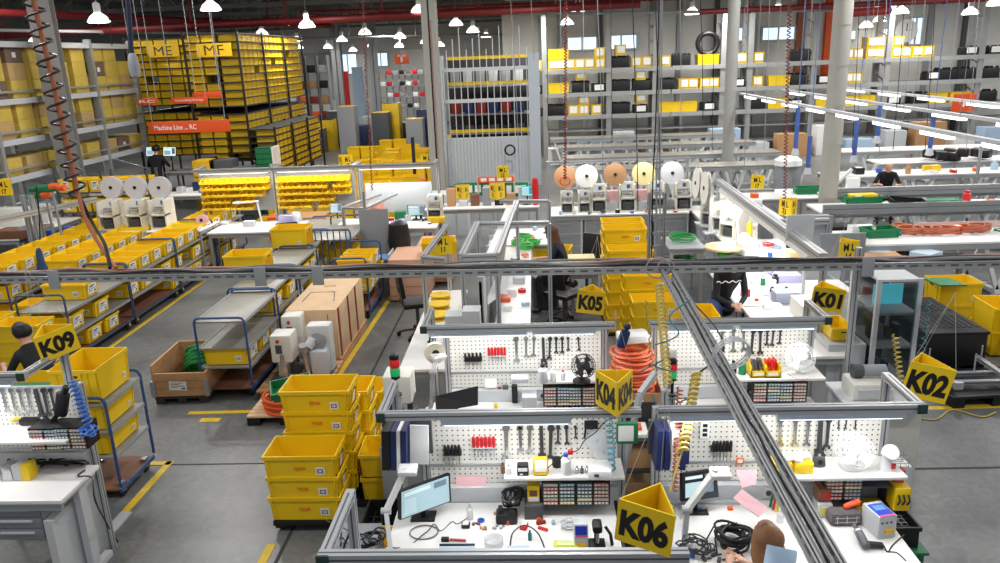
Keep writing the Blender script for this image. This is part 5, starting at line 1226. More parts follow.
tag(c.build('cable_coil', mat('green_black_cable', (40, 66, 60), .5), None, PZ(893, 400, 0)), 'dark green cable coil on the floor behind sign K02', 'cable')
# ================================================================ left-edge bench goods (K09)
def S5(x, y): return PZ(x, y, 1.133)
p = S5(44, 414); bottle(p.x, p.y, p.z, 'grey pot with heat gun on the left-edge shelf', GREY, BLACK, .045, .11)
b = MB(); b.cbox((0, 0, 0), (.09, .06, .2), .03); b.bar((0, 0, -.05), (-.05, -.02, -.16), .035, .03); b.cyl((0, 0, .08), (.02, 0, .15), .025, 10); tag(b.build('cordless_driver', BLACK, None, PY(62, 404, 5.12), (0, .3, 0)), 'black cordless driver hanging on the left-edge tool wall', 'driver')
b = MB(); b.cbox((0, 0, .03), (.16, .08, .06), .025); tag(b.build('black_pouch', BLACK, None, S5(32, 424)), 'black pouch on the left-edge shelf', 'pouch')
b = MB(); b.tube([(-.06, 0, .03), (0, -.03, .06), (.07, .0, .03)], .012, 6); tag(b.build('yellow_lead', YEL, None, S5(20, 424)), 'short yellow lead left of the black pouch on the left-edge shelf', 'lead')
boxthing('white_bag', S5(12, 420), (.12, .09, .07), WHITE, 'white bag at the left of the left-edge shelf', 'bag', bev=.03)
b = MB(); b.cbox((0, 0, .025), (.12, .09, .05), .02); tag(b.build('black_mouse', BLACK, None, S5(70, 421)), 'black flat device at the right end of the left-edge shelf', 'device')
springhose(PY(72, 381, 5.05), PY(88, 424, 5.0), .03, .008, 10, mat('blue_coil', (70, 120, 200), .4), 'blue coiled hose hanging at the right post of the left-edge bench')
c = MB()
for i in range(5): c.tube(coil_pts((random.uniform(-.02, .02), 0, .01 + i * .012), .035, .01, 1, 14, jit=2), .007, 5)
tag(c.build('hose_bundle', mat('blue_coil', (70, 120, 200), .4), None, PY(92, 436, 4.98), (.3, 0, 0)), 'bunched lower end of the blue coiled hose', 'hose')
c = MB()
for i in range(6): c.tube(smooth_path([(random.uniform(-.22, .22), random.uniform(-.03, .03), random.uniform(.005, .06)) for _ in range(6)]), .006, 5)
tag(c.build('cable_tangle', BLACK, None, T3(62, 466, .802)), 'tangled black mains cables at the back of the left-edge table', 'cable')
cable([T3(85, 470, .81), T3(78, 476, .81), T3(92, 478, .83), PY(95, 500, 4.75), PY(108, 526, 5.2), (-3.45, 5.3, .03)], .006, BLACK, 'black cable hanging down at the right side of the left-edge table')
for i, (x, col) in enumerate(((14, LGREY), (22, YEL), (4, STEEL))):
    boxthing('bench_box', (PY(x, 450, 4.98).x, 5.0, .802), (.07, .1, .12), col, ('pale', 'yellow', 'steel')[i] + ' box under the left-edge shelf', 'box')
t = thing('floor_stool', 'stool with blue seat and yellow legs in the lower left corner', 'stool', (-3.92, 4.3, 0))
MB().lathe([(0, .0), (.17, .0), (.18, .02), (.17, .045), (0, .05)], (0, 0, .44), 22).build('seat', BLUE, t)
for a in range(4): MB().cyl((.13 * math.cos(a * PI / 2 + .6), .13 * math.sin(a * PI / 2 + .6), .44), (.2 * math.cos(a * PI / 2 + .6), .2 * math.sin(a * PI / 2 + .6), 0), .013, 8).build('leg', TAPE, t)
b = MB(); b.cbox((0, 0, .01), (.1, .62, .02), .004); tag(b.build('cable_cover', LGREY, None, (-3.62, 5.45, 0)), 'pale cable cover strip on the floor beside the yellow tape', 'strip')
# ================================================================ cable trays over the benches
def tray(a, b, w, h, lab, rungs=.25, plates=()):
    a = Vector(a); b = Vector(b); L = (b - a).length; ang = math.atan2((b - a).y, (b - a).x)
    t = thing('cable_tray', lab, 'cable tray', a, rot=(0, -math.asin((b - a).z / L), ang))
    for s in (-1, 1):
        r = MB(); y = s * w / 2
        r.b6(0, L, y - .003, y + .003, 0, h, 0); r.b6(0, L, y - .012, y + .012, h - .004, h, 0); r.b6(0, L, y - .012, y + .012, 0, .004, 0)
        n = int(L / .11)
        for i in range(n): r.b6(i * .11 + .02, i * .11 + .085, y - .0042, y + .0042, h * .35, h * .62, 1)
        r.build('side_rail', [GALV, SLOT], t)
    r = MB()
    for i in range(int(L / rungs)): r.b6(i * rungs, i * rungs + .03, -w / 2, w / 2, .004, .012, 0)
    r.b6(0, L, -.006, .006, .005, .011, 0)
    r.build('rungs', GALV, t)
    for x in plates:
        MB().cbox((x, -w / 2 - .014, h * .5), (.1, .014, .17), .003).build('mounting_plate', GREY, t)
    return t
TA, TB = Vector((-5.6, 6.5, 1.93)), Vector((5.4, 6.5, 1.84))
def tx(px): return (PY(px, 270, 6.5).x - TA.x)
tray(TA, TB, .2, .058, 'long galvanised cable tray crossing the whole picture above the benches', .25, [tx(60), tx(264), tx(321), tx(862)])
for i, (m, y, r) in enumerate(((BLACK, -.06, .012), (mat('cable_grey', (120, 122, 124), .5), -.03, .014), (BLACK, 0, .01), (mat('cable_pink', (176, 126, 110), .5), .04, .012), (mat('cable_grey', (120, 122, 124), .5), .07, .01))):
    q = [Vector((TA.x + .05 + k * (TB.x - TA.x - .1) / 24, 6.5 + y + random.uniform(-.012, .012), 1.985 + random.uniform(-.005, .03) - .09 * k / 24)) for k in range(25)]
    cable(q, r, m, '%s cable lying in the long tray, %s from the front' % (('black', 'grey', 'thin black', 'brownish pink', 'thin grey')[i], nth(i)), 3)
tray((1.01, 1.5, 1.86), (1.09, 6.38, 1.86), .085, .055, 'galvanised cable ladder running towards the viewer over the right bench', .2)
for i, (m, x, r) in enumerate(((BLACK, -.06, .008), (mat('cable_grey', (120, 122, 124), .5), -.02, .008), (BLACK, .03, .007), (mat('cable_silver', (170, 172, 172), .4), .07, .008))):
    q = [Vector((1.012 + .0037 * k + x * .36 + random.uniform(-.006, .006), 1.55 + k * .24, 1.872 + random.uniform(-.002, .006))) for k in range(20)]
    cable(q, r, m, '%s cable in the ladder tray over the right bench, %s from the left' % (('black', 'grey', 'thin black', 'silver')[i], nth(i)), 3)
c = MB()
for i in range(3): c.tube([(.11 * math.cos(a * PI / 10), .02 * i, .1 * math.sin(a * PI / 10)) for a in range(20)], .005, 6, closed=True)
tag(c.build('hanging_loop', LGREY, None, PY(733, 355, 4.35), (.2, 0, .2)), 'pale cable loop hanging at the middle of the ladder tray', 'cable')
cable([PY(690, 300, 5.6), PY(712, 283 + 40, 5.0), PY(724, 345, 4.6), PY(715, 360, 4.6), PY(700, 372, 4.7)], .006, BLACK, 'black cable drooping from the ladder tray to the yellow hose')
c = MB(); c.tube([(.1 * math.cos(a * PI / 10), 0, .09 * math.sin(a * PI / 10)) for a in range(20)], .007, 6, closed=True); c.tube([(.07 + .07 * math.cos(a * PI / 10), .02, .06 * math.sin(a * PI / 10)) for a in range(20)], .006, 6, closed=True)
tag(c.build('hanging_loop', GREY, None, PY(658, 268, 6.36)), 'grey cable loop at the crossing of the two trays', 'cable')
t = tray((0, 0, 0), (.62, 0, 0), .13, .05, 'vertical cable ladder rising from the tray crossing', .12); t.location = (PY(655, 268, 6.7).x, 6.68, 1.9); t.rotation_euler = (0, -PI / 2, PI / 2)
for i in range(3): cable([Vector((PY(655, 268, 6.7).x - .04 + i * .04, 6.65, 1.95)), Vector((PY(655, 268, 6.7).x - .04 + i * .03, 6.66, 2.6)), Vector((PY(655, 268, 6.7).x - .02 + i * .02, 6.68, 3.3)), Vector((PY(655, 268, 6.7).x, 6.7, 5.4))], .006, (BLACK, GREY, GALV)[i], '%s cable climbing the vertical ladder' % ('black', 'dark grey', 'metal-sheathed')[i])
post(PY(868, 270, 6.4).x, 6.62, 0, 2.0, 'slotted aluminium post standing under the tray beside sign K01', .05)
post(-5.3, 6.62, 0, 1.93, 'aluminium post under the left end of the long tray')
# hanging hoses and drop cords at the left
def drop(px0, py0, px1, py1, Y, r, m, lab, R=0., turns=0):
    a, b2 = PY(px0, py0, Y), PY(px1, py1, Y)
    if turns: return springhose(a, b2, R, r, turns, m, lab)
    return cable([a, (a + b2) / 2 + Vector((.01, 0, 0)), b2], r, m, lab, name='hanging_cable')
drop(26, -30, 76, 186, 7.2, .022, COPPER, 'straight copper-brown hose hanging at the upper left')
drop(26, -30, 77, 192, 7.2, .012, mat('dark_brown_hose', (46, 26, 24), .4), 'dark spiral hose wound around the copper-brown hose', .085, 15)
cable([PY(76, 186, 7.2), PY(86, 220, 7.0), PY(103, 250, 6.7), PY(116, 268, 6.45)], .018, COPPER, 'copper-brown hose tail running down to the long tray')
cable([PY(79, 195, 7.2), PY(92, 222, 7.0), PY(105, 245, 6.7), PY(110, 268, 6.45)], .016, BLACK, 'black cable tail beside the copper-brown hose')
drop(36, 186, 40, 240, 7.0, .006, BLACK, 'thin black cord carrying the blue plug at the left')
t = PY(41, 262, 7.0); tag(MB().lathe([(.012, -.16), (.05, -.14), (.05, -.06), (.035, .0), (.03, .1), (.014, .14)], n=14).build('hanging_plug', mat('plug_blue', (40, 74, 112), .45), None, t), 'blue plug hanging from a cord over the left bins', 'plug')
drop(127, -10, 132, 78, 9.5, .03, mat('hose_navy', (30, 40, 66), .5), 'thick navy hose hanging left of the orange signs')
p = PY(134, 66, 9.5); tag(MB().lathe([(.03, -.14), (.06, -.12), (.07, 0), (.05, .12), (.03, .15)], n=12).build('hanging_hoist', GREY, None, p), 'grey hoist body on the thick navy hose', 'hoist')
HOSER = mat('hose_red', (120, 34, 34), .5)
for i, (x, y0, x1, y1, Y, m, lab, R, tn) in enumerate(((566, -10, 565, 178, 10.5, HOSER, 'dark red coiled hose in front of the high windows', .018, 60), (790, -10, 784, 215, 11, HOSER, 'red coiled hose hanging left of the tall round column', .022, 60), (362, -10, 372, 190, 12, HOSER, 'thin dark red hose hanging over the white panel desk', .012, 50), (430, 20, 440, 190, 16, HOSER, 'red chain hose beside the steel I-column', .02, 50))):
    drop(x, y0, x1, y1, Y, .0075, m, lab, R, tn)
for i, (x0, x1, y1, Y) in enumerate(((655, 660, 200, 9), (597, 603, 180, 10), (632, 638, 210, 9.5), (510, 520, 180, 12), (104, 112, 46, 12), (530, 534, 60, 12), (700, 703, 120, 12), (748, 744, 180, 12), (545, 548, 130, 14), (583, 584, 150, 15), (610, 612, 140, 15), (680, 681, 150, 15), (714, 712, 150, 16), (770, 764, 150, 15), (860, 852, 150, 15), (887, 879, 160, 16), (936, 925, 150, 15), (980, 966, 150, 15), (905, 893, 150, 13), (560, 561, 100, 16))):
    drop(x0, -10, x1, y1, Y, .006, (BLACK, GREY)[i % 2], 'thin %s cord hanging from the roof, %s of the thin cords' % (('black', 'grey')[i % 2], nth(i)))
# ================================================================ stations running away from the viewer (left bank)
AL = [ALU, SLOT]
def frame(name, lab, bars, w=.05):
    o = Vector(bars[0][0]); t = thing(name, lab, 'frame', (o.x, o.y, 0))
    for q in bars:
        b = MB(); profile_bar(b, Vector(q[0]) - t.location, Vector(q[1]) - t.location, q[2] if len(q) > 2 else w, q[2] if len(q) > 2 else w); b.build('profile', AL, t)
    return t
def table(name, lab, x0, x1, y0, y1, z, top=TOP, cat='table', under=True, leg_m=GREY):
    t = thing(name, lab, cat, ((x0 + x1) / 2, (y0 + y1) / 2, 0)); w, d = (x1 - x0) / 2, (y1 - y0) / 2
    b = MB(); b.cbox((0, 0, z - .015), (2 * w, 2 * d, .03), .004); b.build('table_top', top, t)
    b = MB(); b.b6(-w + .03, w - .03, -d + .03, -d + .06, z - .1, z - .03); b.b6(-w + .03, w - .03, d - .06, d - .03, z - .1, z - .03); b.b6(-w + .03, -w + .06, -d + .03, d - .03, z - .1, z - .03); b.b6(w - .06, w - .03, -d + .03, d - .03, z - .1, z - .03); b.build('apron', leg_m, t)
    for sx in (-1, 1):
        for sy in (-1, 1): MB().b6(-.022, .022, -.022, .022, 0, z - .03).build('leg', leg_m, t, (sx * (w - .05), sy * (d - .05), 0))
    return t
Z = 1.65
frame('overhead_portal', 'aluminium portal frame left of sign ML 11', [((-1.23, 8.0, Z), (-1.15, 9.6, Z)), ((-1.23, 8.0, Z), (-1.23, 8.0, 0)), ((-1.15, 9.6, Z), (-1.15, 9.6, 0)), ((-1.23, 8.0, Z), (-.98, 7.9, Z))])
frame('overhead_portal', 'aluminium portal frame with cross bar at the middle of the left bank', [((-.81, 8.0, Z), (-.76, 9.65, Z), .07), ((-.81, 8.0, Z), (-.81, 8.0, 0)), ((-.76, 9.65, Z), (-.76, 9.65, 0)), ((-.81, 8.0, Z), (-.44, 8.0, Z), .06), ((-.8, 9.66, Z), (.15, 9.6, Z), .06), ((.15, 9.6, Z), (.15, 9.6, 0))])
t = frame('overhead_portal', 'long aluminium portal frame carrying the white lamp strip in the left bank', [((-.44, 8.0, Z), (-.29, 11.1, Z), .07), ((-.44, 8.0, Z), (-.44, 8.0, 0)), ((-.54, 11.2, Z), (.18, 11.1, Z), .05), ((.18, 11.1, Z), (.18, 11.1, 0)), ((-.29, 11.1, Z), (-.29, 11.1, 0))])
h = MB(); h.bar((-.09, .15, Z - .07), (.05, 2.95, Z - .07), .1, .04); h = h.build('lamp_housing', WHITE, t)
MB().bar((-.09, .2, Z - .093), (.05, 2.9, Z - .093), .07, .006).build('lamp_tube', LEDW, h)
b = table('assembly_table', 'white table with yellow reels beside the aisle, left bank', -1.38, -.92, 6.95, 9.6, .8)
for i, (x, y) in enumerate(((-1.18, 8.46), (-1.2, 8.85), (-1.23, 9.22))):
    t = thing('yellow_reel', 'flat yellow reel on the white table beside the aisle, %s from the front' % nth(i), 'reel', (x, y, .801), 0, 'yellow reels on the aisle table')
    MB().lathe([(.02, 0), (.13, 0), (.13, .012), (.05, .014), (.05, .05), (.13, .052), (.13, .064), (.02, .064)], n=22).build('spool', YEL, t)
stacklight(*(PY(428, 312, 7.7)), 'small signal tower on the white aisle table of the left bank', 1.0); bpy.data.objects['signal_tower.002'].location.z = .801
boxthing('tool_grip', PZ(433, 318, .801), (.08, .1, .05), BLACK, 'black hand tool by the small signal tower on the aisle table', 'tool', bev=.02)
def chair(x, y, rz, lab, seat=BLACK):
    t = thing('swivel_chair', lab, 'chair', (x, y, 0), rz)
    b = MB()
    for i in range(5):
        a = i * 2 * PI / 5; b.tube([(0, 0, .1), (.16 * math.cos(a), .16 * math.sin(a), .085), (.28 * math.cos(a), .28 * math.sin(a), .06)], .016, 6); b.cyl((.28 * math.cos(a) - .015, .28 * math.sin(a), .03), (.28 * math.cos(a) + .015, .28 * math.sin(a), .03), .03, 10)
    b.build('star_base', BLACK, t)
    MB().cyl((0, 0, .1), (0, 0, .46), .025, 10).build('column', DGREY, t)
    b = MB(); b.cbox((0, 0, .49), (.44, .42, .07), .03); b.build('seat', seat, t)
    b = MB(); b.cbox((0, .22, .8), (.38, .06, .4), .025, 0, (-.12, 0, 0)); b.bar((0, .18, .48), (0, .24, .72), .05, .02); b.build('backrest', seat, t)
    return t
chair(-1.68, 10.1, 1.9, 'black swivel chair in the aisle beside the yellow reels')
chair(.35, 10.35, 2.4, 'black swivel chair on the bright floor left of sign K05'); chair(.75, 11.6, -.6, 'black swivel chair behind the other one, near the grey bin')
t = thing('waste_bin', 'round dark grey bin standing between the two swivel chairs', 'bin', (.1, 11.3, 0)); MB().lathe([(.16, 0), (.2, .5), (.21, .5), (.205, .02), (.0, .02)], n=20).build('body', DGREY, t); MB().lathe([(.2, .47), (.215, .475), (.215, .5), (.2, .505)], n=20).build('rim', GREY, t)
# divider panels and table of the left bank's right side
for i, (y, h, m) in enumerate(((8.2, 1.35, LGREY), (8.9, 1.2, GREY), (9.8, 1.3, LGREY), (10.6, 1.2, GREY))):
    b = MB(); b.cbox((0, 0, h / 2 + .05), (.04, .6, h), .005, 0); b.b6(-.03, .03, -.3, -.26, 0, h + .1, 1); b.b6(-.03, .03, .26, .3, 0, h + .1, 1)
    tag(b.build('room_divider', [m, ALU], None, (-.62, y, 0)), 'grey divider panel in the left bank, %s from the front' % nth(i), 'panel')
table('assembly_table', 'long white table on the right of the divider panels, left bank', -.5, -.1, 7.9, 11.9, .8)
for i, (x, y) in enumerate(((-.7, 7.6), (-.9, 7.75), (-.55, 7.6))):
    b = MB(); b.b6(-.09, .09, -.1, .1, 0, 1.2 - .1 * i); b.b6(-.07, .07, -.101, -.1, .1, 1.0 - .1 * i, 1); tag(b.build('control_cabinet', [LGREY, (SHELFG, DGREY, CARD)[i]], None, (x, y, 0)), 'narrow upright cabinet at the front of the left bank, %s front' % ('pale', 'dark', 'brown')[i], 'cabinet')
for i, (x, y, d, m, n) in enumerate(((505, 300, (.14, .2, .05), ORANGE, 'orange flat box'), (512, 296, (.12, .1, .1), WHITE, 'white box'), (508, 310, (.1, .1, .06), PAPER, 'white carton'), (519, 282, (.16, .2, .08), LGREY, 'pale box'), (521, 276, (.1, .2, .12), DGREY, 'dark box'))):
    boxthing('bench_box', PZ(x, y, .801), d, m, n + ' on the long white table of the left bank', 'box')
bb = PZ(526, 255, .801)
for i, (x, y) in enumerate(((518, 246), (526, 250), (533, 246), (524, 240))):
    c = MB()
    for k in range(3): c.tube(coil_pts((0, 0, .02 + k * .025), .1, .012, 1, 16, jit=1), .016, 5)
    tag(c.build('green_cable', mat('green_bright', (70, 180, 80), .5), None, PZ(x, y, .801 + .0)), 'green cable coil in front of the brown-haired person, %s of four' % nth(i), 'cable', 'green coils of the left bank')
table('assembly_table', 'white table with green cable coils at the far end of the left bank', -.5, .3, 12.0, 13.2, .8)
b = MB(); slab(b, PY(487, 297, 8.6), PY(496, 276, 8.8), PY(499, 296, 8.6), PY(470, 318, 8.3), .01); tag(b.build('paper_sheets', PAPER), 'pale sheets hanging by the front of the left bank', 'paper')
# ML signs
def mls(txt, x, y, Y, w, rz, lab): sign(txt, x, y, Y, rz, w, lab, h=w * 1.0, ml=True, hang=.3)
mls('ML11', 443, 244, 9.2, .22, .1, 'yellow hanging sign ML 11 beside the left bank portal'); mls('ML11', 463, 192, 13.5, .24, PI / 3 + .2, 'two-faced yellow sign at the far left of the store front, beside the blue cap'); mls('ML11', 497, 191, 13.2, .26, PI / 3, 'two-faced yellow sign in front of the green boards'); mls('ML12', 503, 172, 14.5, .22, 0, 'small yellow sign above the red-white board')
mls('ML17', 756, 182, 13, .22, .1, 'yellow hanging sign ML 17 left of the red hose'); mls('ML13', 789, 207, 11, .24, PI / 3 - .1, 'two-faced yellow sign ML 13 under the red hose'); mls('ML14', 846, 250, 7.4, .2, .1, 'yellow hanging sign ML 14 by the tray plate')
mls('ML17', 6, 187, 11.5, .24, .1, 'yellow hanging sign at the left picture edge'); mls('ML19', 345, 162, 20, .36, PI / 3, 'yellow two-faced sign over the far bins'); mls('ML20', 272, 163, 20, .34, .1, 'yellow sign left over the far bins'); mls('ML21', 427, 160, 19, .3, .1, 'yellow sign by the steel I-column')
# ================================================================ wire benches with reels
def drawers_bench(lab, x0, x1, y0, y1, z, face, n):
    t = table('wire_bench', lab, x0, x1, y0, y1, z, TOP, 'bench')
    cx, cy = (x0 + x1) / 2, (y0 + y1) / 2
    for i in range(n):
        if face == 'y': a = x0 + (x1 - x0) * i / n - cx; w = (x1 - x0) / n; b = MB(); b.b6(a + .03, a + w - .03, y0 + .08 - cy, y1 - .1 - cy, .06, z - .1)
        else: a = y0 + (y1 - y0) * i / n - cy; w = (y1 - y0) / n; b = MB(); b.b6(x0 + .08 - cx, x1 - .08 - cx, a + .03, a + w - .03, .06, z - .1)
        b = b.build('drawer_cabinet', LGREY, t)
        for j in range(3):
            q = MB(); zz = .1 + j * .23
            if face == 'y': q.b6(a + .05, a + w - .05, y0 + .066 - cy, y0 + .08 - cy, zz, zz + .2); q.b6(a + w * .35, a + w * .65, y0 + .05 - cy, y0 + .066 - cy, zz + .14, zz + .16)
            else: q.b6(x0 + .066 - cx, x0 + .08 - cx, a + .05, a + w - .05, zz, zz + .2); q.b6(x0 + .05 - cx, x0 + .066 - cx, a + w * .35, a + w * .65, zz + .14, zz + .16)
            q.build('drawer', GREY, b)
    return t
drawers_bench('long white wire bench with drawer cabinets below the five reels', .2, 2.72, 13.75, 14.6, .9, 'y', 4)
drawers_bench('white wire bench with grey drawers running away on the right side', 2.78, 4.15, 10.2, 14.3, .9, 'x', 6)
def wire_reel(x, y, z, R, flange, lab, axis=(0, -1, .12), hub=BLACK, w=.05, back=None):
    t = thing('wire_reel', lab, 'reel', (x, y, z))
    MB().lathe([(.025, -w), (R, -w), (R, -w + .006), (R * .55, -w + .01), (R * .55, w - .01), (R, w - .006), (R, w), (.025, w)], n=28, axis=axis).build('spool', flange, t)
    MB().lathe([(0, -w - .03), (.03, -w - .03), (.03, w + .012), (0, w + .012)], n=14, axis=axis).build('hub', hub, t)
    return t
WHR = mat('reel_white', (238, 236, 230), .5); BRR = mat('reel_brown', (176, 132, 92), .6); YLR = mat('reel_cream', (240, 222, 160), .5); GRR = mat('reel_grey', (214, 214, 218), .5); TNR = mat('reel_tan', (200, 150, 110), .6)
rails = MB(); profile_bar(rails, (0, 0, 0), (2.6, 0, 0), .04, .04); tag(rails.build('reel_rail', AL, None, (.2, 14.3, 1.78)), 'aluminium rail above the five reels', 'rail')
for x in (.22, 2.78): post(x, 14.36, 0, 1.8, 'aluminium post at the %s end of the reel rail' % ('left' if x < 1 else 'right'))
for i, (x, m, lab) in enumerate(((565, TNR, 'tan wire reel, first from the left over the wire bench'), (586.5, WHR, 'white wire reel, second from the left over the wire bench'), (615, BRR, 'brown wire reel, third from the left over the wire bench'), (643.5, YLR, 'cream wire reel, fourth from the left over the wire bench'), (672, GRR, 'pale grey wire reel, last of the five over the wire bench'))):
    p = PY(x, (177, 176, 174.5, 173.5, 173)[i], 14.05); wire_reel(p.x, 14.05, p.z, .205, m, lab)
    b = MB(); b.bar((0, .1, .0), (0, .1, 1.76 - p.z), .03, .03); b.bar((0, -.06, 0), (0, .12, 0), .02, .02); tag(b.build('reel_hanger', GREY, None, (p.x, 14.05, p.z)), 'hanger bracket of the %s' % lab.replace(' over the wire bench', '').replace(', ', ' '), 'bracket')
c = MB(); c.tube([(.09 * math.cos(a * PI / 10), 0, .08 * math.sin(a * PI / 10)) for a in range(20)], .012, 6, closed=True); tag(c.build('hanging_loop', ORANGE, None, PY(565, 181, 13.9)), 'orange-red hose loop in front of the tan wire reel', 'hose')
def strip_machine(x, y, z, lab, grp, rz=0., s=1.):
    t = thing('strip_machine', lab, 'machine', (x, y, z), rz, grp); t.scale = (s, s, s)
    b = MB(); b.b6(-.12, .12, .05, .2, 0, .42); b.b6(-.12, -.1, -.12, .06, 0, .42); b.b6(.1, .12, -.12, .06, 0, .42); b.b6(-.12, .12, -.12, .06, .2, .22); b.b6(-.12, .12, -.14, .2, 0, .03); b.build('frame', CREAM, t)
    b = MB(); b.cbox((0, -.03, .1), (.14, .14, .12), .01); b.cyl((-.05, -.1, .14), (.05, -.1, .14), .02, 10); b.build('press', DGREY, t)
    b = MB(); b.cbox((0, 0, .26), (.16, .1, .07), .01); b.cyl((.03, -.06, .28), (.03, -.1, .28), .02, 10); b.build('wire_feed', STEEL, t)
    b = MB(); b.b6(-.1, .1, .03, .045, .31, .43); b.build('guide_card', PAPER, t); MB().b6(.0, .05, .028, .03, .34, .4).build('colour_mark', BBLUE, t); MB().b6(.055, .075, .028, .03, .34, .41).build('colour_mark', YEL, t)
    return t
for i, x in enumerate((566, 583, 597, 625, 654, 681)):
    p = PZ(x, 208, .901); strip_machine(p.x, 14.0, .901, 'cream wire stripping machine on the reel bench, %s from the left' % nth(i), 'stripping machines on the reel bench', 0, (.9, .9, 1.15, 1.2, 1.2, 1.2)[i])
for i, (x, m) in enumerate(((610, LGREY), (639, LGREY), (668, GREY), (640, PINK), (611, PINK))):
    p = PZ(x, 207, .901); boxthing('supply_box', (p.x, 14.25 if i > 2 else 14.1, .901), (.22, .16, .16 if i < 3 else .34), m, ('grey', 'pale grey', 'dark grey', 'pink', 'rose')[i] + ' supply box between stripping machines on the reel bench', 'box')
bottle(*PZ(571, 208, .901), 'green and yellow bottle at the left end of the reel bench', GREEN, YEL, .05, .3)
tag(MB().lathe([(.0, 0), (.06, 0), (.065, .35), (.05, .5), (.0, .52)], n=14).build('red_extinguisher', RED, None, (-.02, 14.6, .951)), 'red cylinder left of the tan wire reel', 'cylinder')
# right bench goods
for i, (x, y, m) in enumerate(((697.5, 183, WHR), (706, 188, BRR))):
    p = PY(x, y, 12.6 - i * .7); wire_reel(p.x, p.y, p.z, .25, WHR, '%s big reel seen edge-on at the end of the right wire bench' % ('rear' if i == 0 else 'front'), (-1, -.02, .04), BLACK, .03)
    b = MB(); b.bar((0, 0, 0), (0, 0, -(p.z - .9)), .05, .05); b.b6(-.1, .1, -.1, .1, -(p.z - .9), -(p.z - .9) + .02); tag(b.build('reel_stand', LGREY, None, p + Vector((.12, .14, 0))), 'stand carrying the %s big reel' % ('rear' if i == 0 else 'front'), 'stand')
for i, (x, y) in enumerate(((703, 226), (714, 231), (722, 238))):
    p = PZ(x, y, .901); strip_machine(p.x + .14, p.y, .901, 'pale machine on the right wire bench, %s from the rear' % nth(i), 'machines on the right wire bench', -.9, 1.1)
armlamp(PZ(738, 252, .901), PZ(738, 252, .901) + Vector((-.02, .1, .45)), PZ(738, 252, .901) + Vector((.25, .55, .62)), 'white swing arm lamp on the right wire bench', hd=(.1, .1, -.05))
tag(MB().lathe([(0, 0), (.27, 0), (.27, .03), (.0, .03)], n=28).build('wooden_disc', mat('disc_wood', (226, 190, 136), .5), None, PZ(724, 248, .96)), 'round pale wooden disc on the front of the right wire bench', 'disc')
tag(MB().lathe([(.1, 0), (.1, .05), (0, .05)], n=18).build('disc_plinth', WHITE, None, PZ(724, 248, .905)), 'white base under the round wooden disc', 'base')
table('assembly_table', 'white table in front of the right wire bench beside the seated man', 2.3, 3.4, 8.7, 10.1, .8)
c = MB()
for k in range(4): c.tube(coil_pts((0, 0, .02 + k * .02), .15, .012, 1, 18, jit=1), .012, 5)
tag(c.build('green_cable', mat('green_bright', (70, 180, 80), .5), None, PZ(729, 260, .801)), 'bright green cable coil in front of the wooden disc', 'cable')
b = MB()
for i in range(5): b.sphere((random.uniform(-.08, .08), random.uniform(-.08, .08), .08 + random.uniform(0, .1)), .1, 0, 9, 7)
tag(b.build('plastic_bag', CLEAR, None, PZ(748, 252, .901)), 'clear plastic bag right of the wooden disc', 'bag')
for i, (x, y, d, m, n) in enumerate(((741, 259, (.2, .18, .14), LGREY, 'pale lidded'), (757, 238, (.2, .16, .22), DGREY, 'dark ribbed'), (770, 236, (.22, .2, .14), WHITE, 'white'), (783, 245, (.24, .22, .14), WHITE, 'white lidded'), (744, 222, (.18, .2, .16), WHITE, 'white bagged'), (748, 208, (.2, .2, .16), WHITE, 'white far'), (738, 200, (.12, .16, .24), ORANGE, 'orange'), (790, 262, (.24, .2, .12), mat('pale_orange', (244, 214, 160), .5), 'cream'))):
    boxthing('supply_box', (min(3.95, PZ(x, y, .9).x + .12), min(14.1, max(10.35, PZ(x, y, .9).y)), .901), d, m, n + ' box along the right wire bench rail', 'box', bev=.01)
tag(MB().lathe([(.02, 0), (.05, 0), (.04, .25), (.0, .3)], n=12).build('yellow_cone', YEL, None, PZ(749, 240, .901)), 'yellow cone by the dark ribbed box', 'cone')
t = frame('overhead_portal', 'long aluminium portal frame with lamp running away over the right wire bench', [((2.84, 7.6, Z), (2.9, 12.4, Z), .09), ((2.84, 7.6, Z), (2.84, 7.6, 0)), ((2.9, 12.4, Z), (2.9, 12.4, 0)), ((2.84, 9.3, Z), (3.5, 9.3, Z), .07), ((3.5, 9.3, Z), (3.5, 9.3, 0)), ((2.88, 11.5, Z), (3.5, 11.5, Z), .05)])
h = MB(); h.bar((.0, .3, Z - .08), (.05, 4.5, Z - .08), .12, .05); h = h.build('lamp_housing', WHITE, t); MB().bar((.0, .4, Z - .108), (.05, 4.4, Z - .108), .08, .006).build('lamp_tube', LEDW, h)
for y in (9, 11): 
    l = bpy.data.lights.new('bench_light', 'AREA'); l.shape = 'RECTANGLE'; l.size = 2; l.size_y = .1; l.energy = 14; lo = bpy.data.objects.new('bench_light', l); COL.objects.link(lo); lo.location = (2.86, y, Z - .12); lo.rotation_euler = (0, 0, PI / 2)
l = bpy.data.lights.new('bench_light', 'AREA'); l.shape = 'RECTANGLE'; l.size = 2.4; l.size_y = .1; l.energy = 9; lo = bpy.data.objects.new('bench_light', l); COL.objects.link(lo); lo.location = (1.45, 13.9, 1.9)
for i, (x, y, w, h_, m) in enumerate(((815, 232, .4, .4, GREY), (842, 248, .5, .34, GREY), (800, 228, .3, .3, LGREY))):
    p = PY(x, y, 8.6 + (i == 0) * .8); b = MB(); b.cbox((0, 0, 0), (w, .03, h_), .004, 0); b.bar((w * .3, .02, 0), (w * .3, .02, -p.z), .03, .03, 1); tag(b.build('privacy_screen', [m, ALU], None, p), 'grey screen panel near sign ML %s' % ('13, taller one', '14, wide one', '13, small one')[i], 'panel')
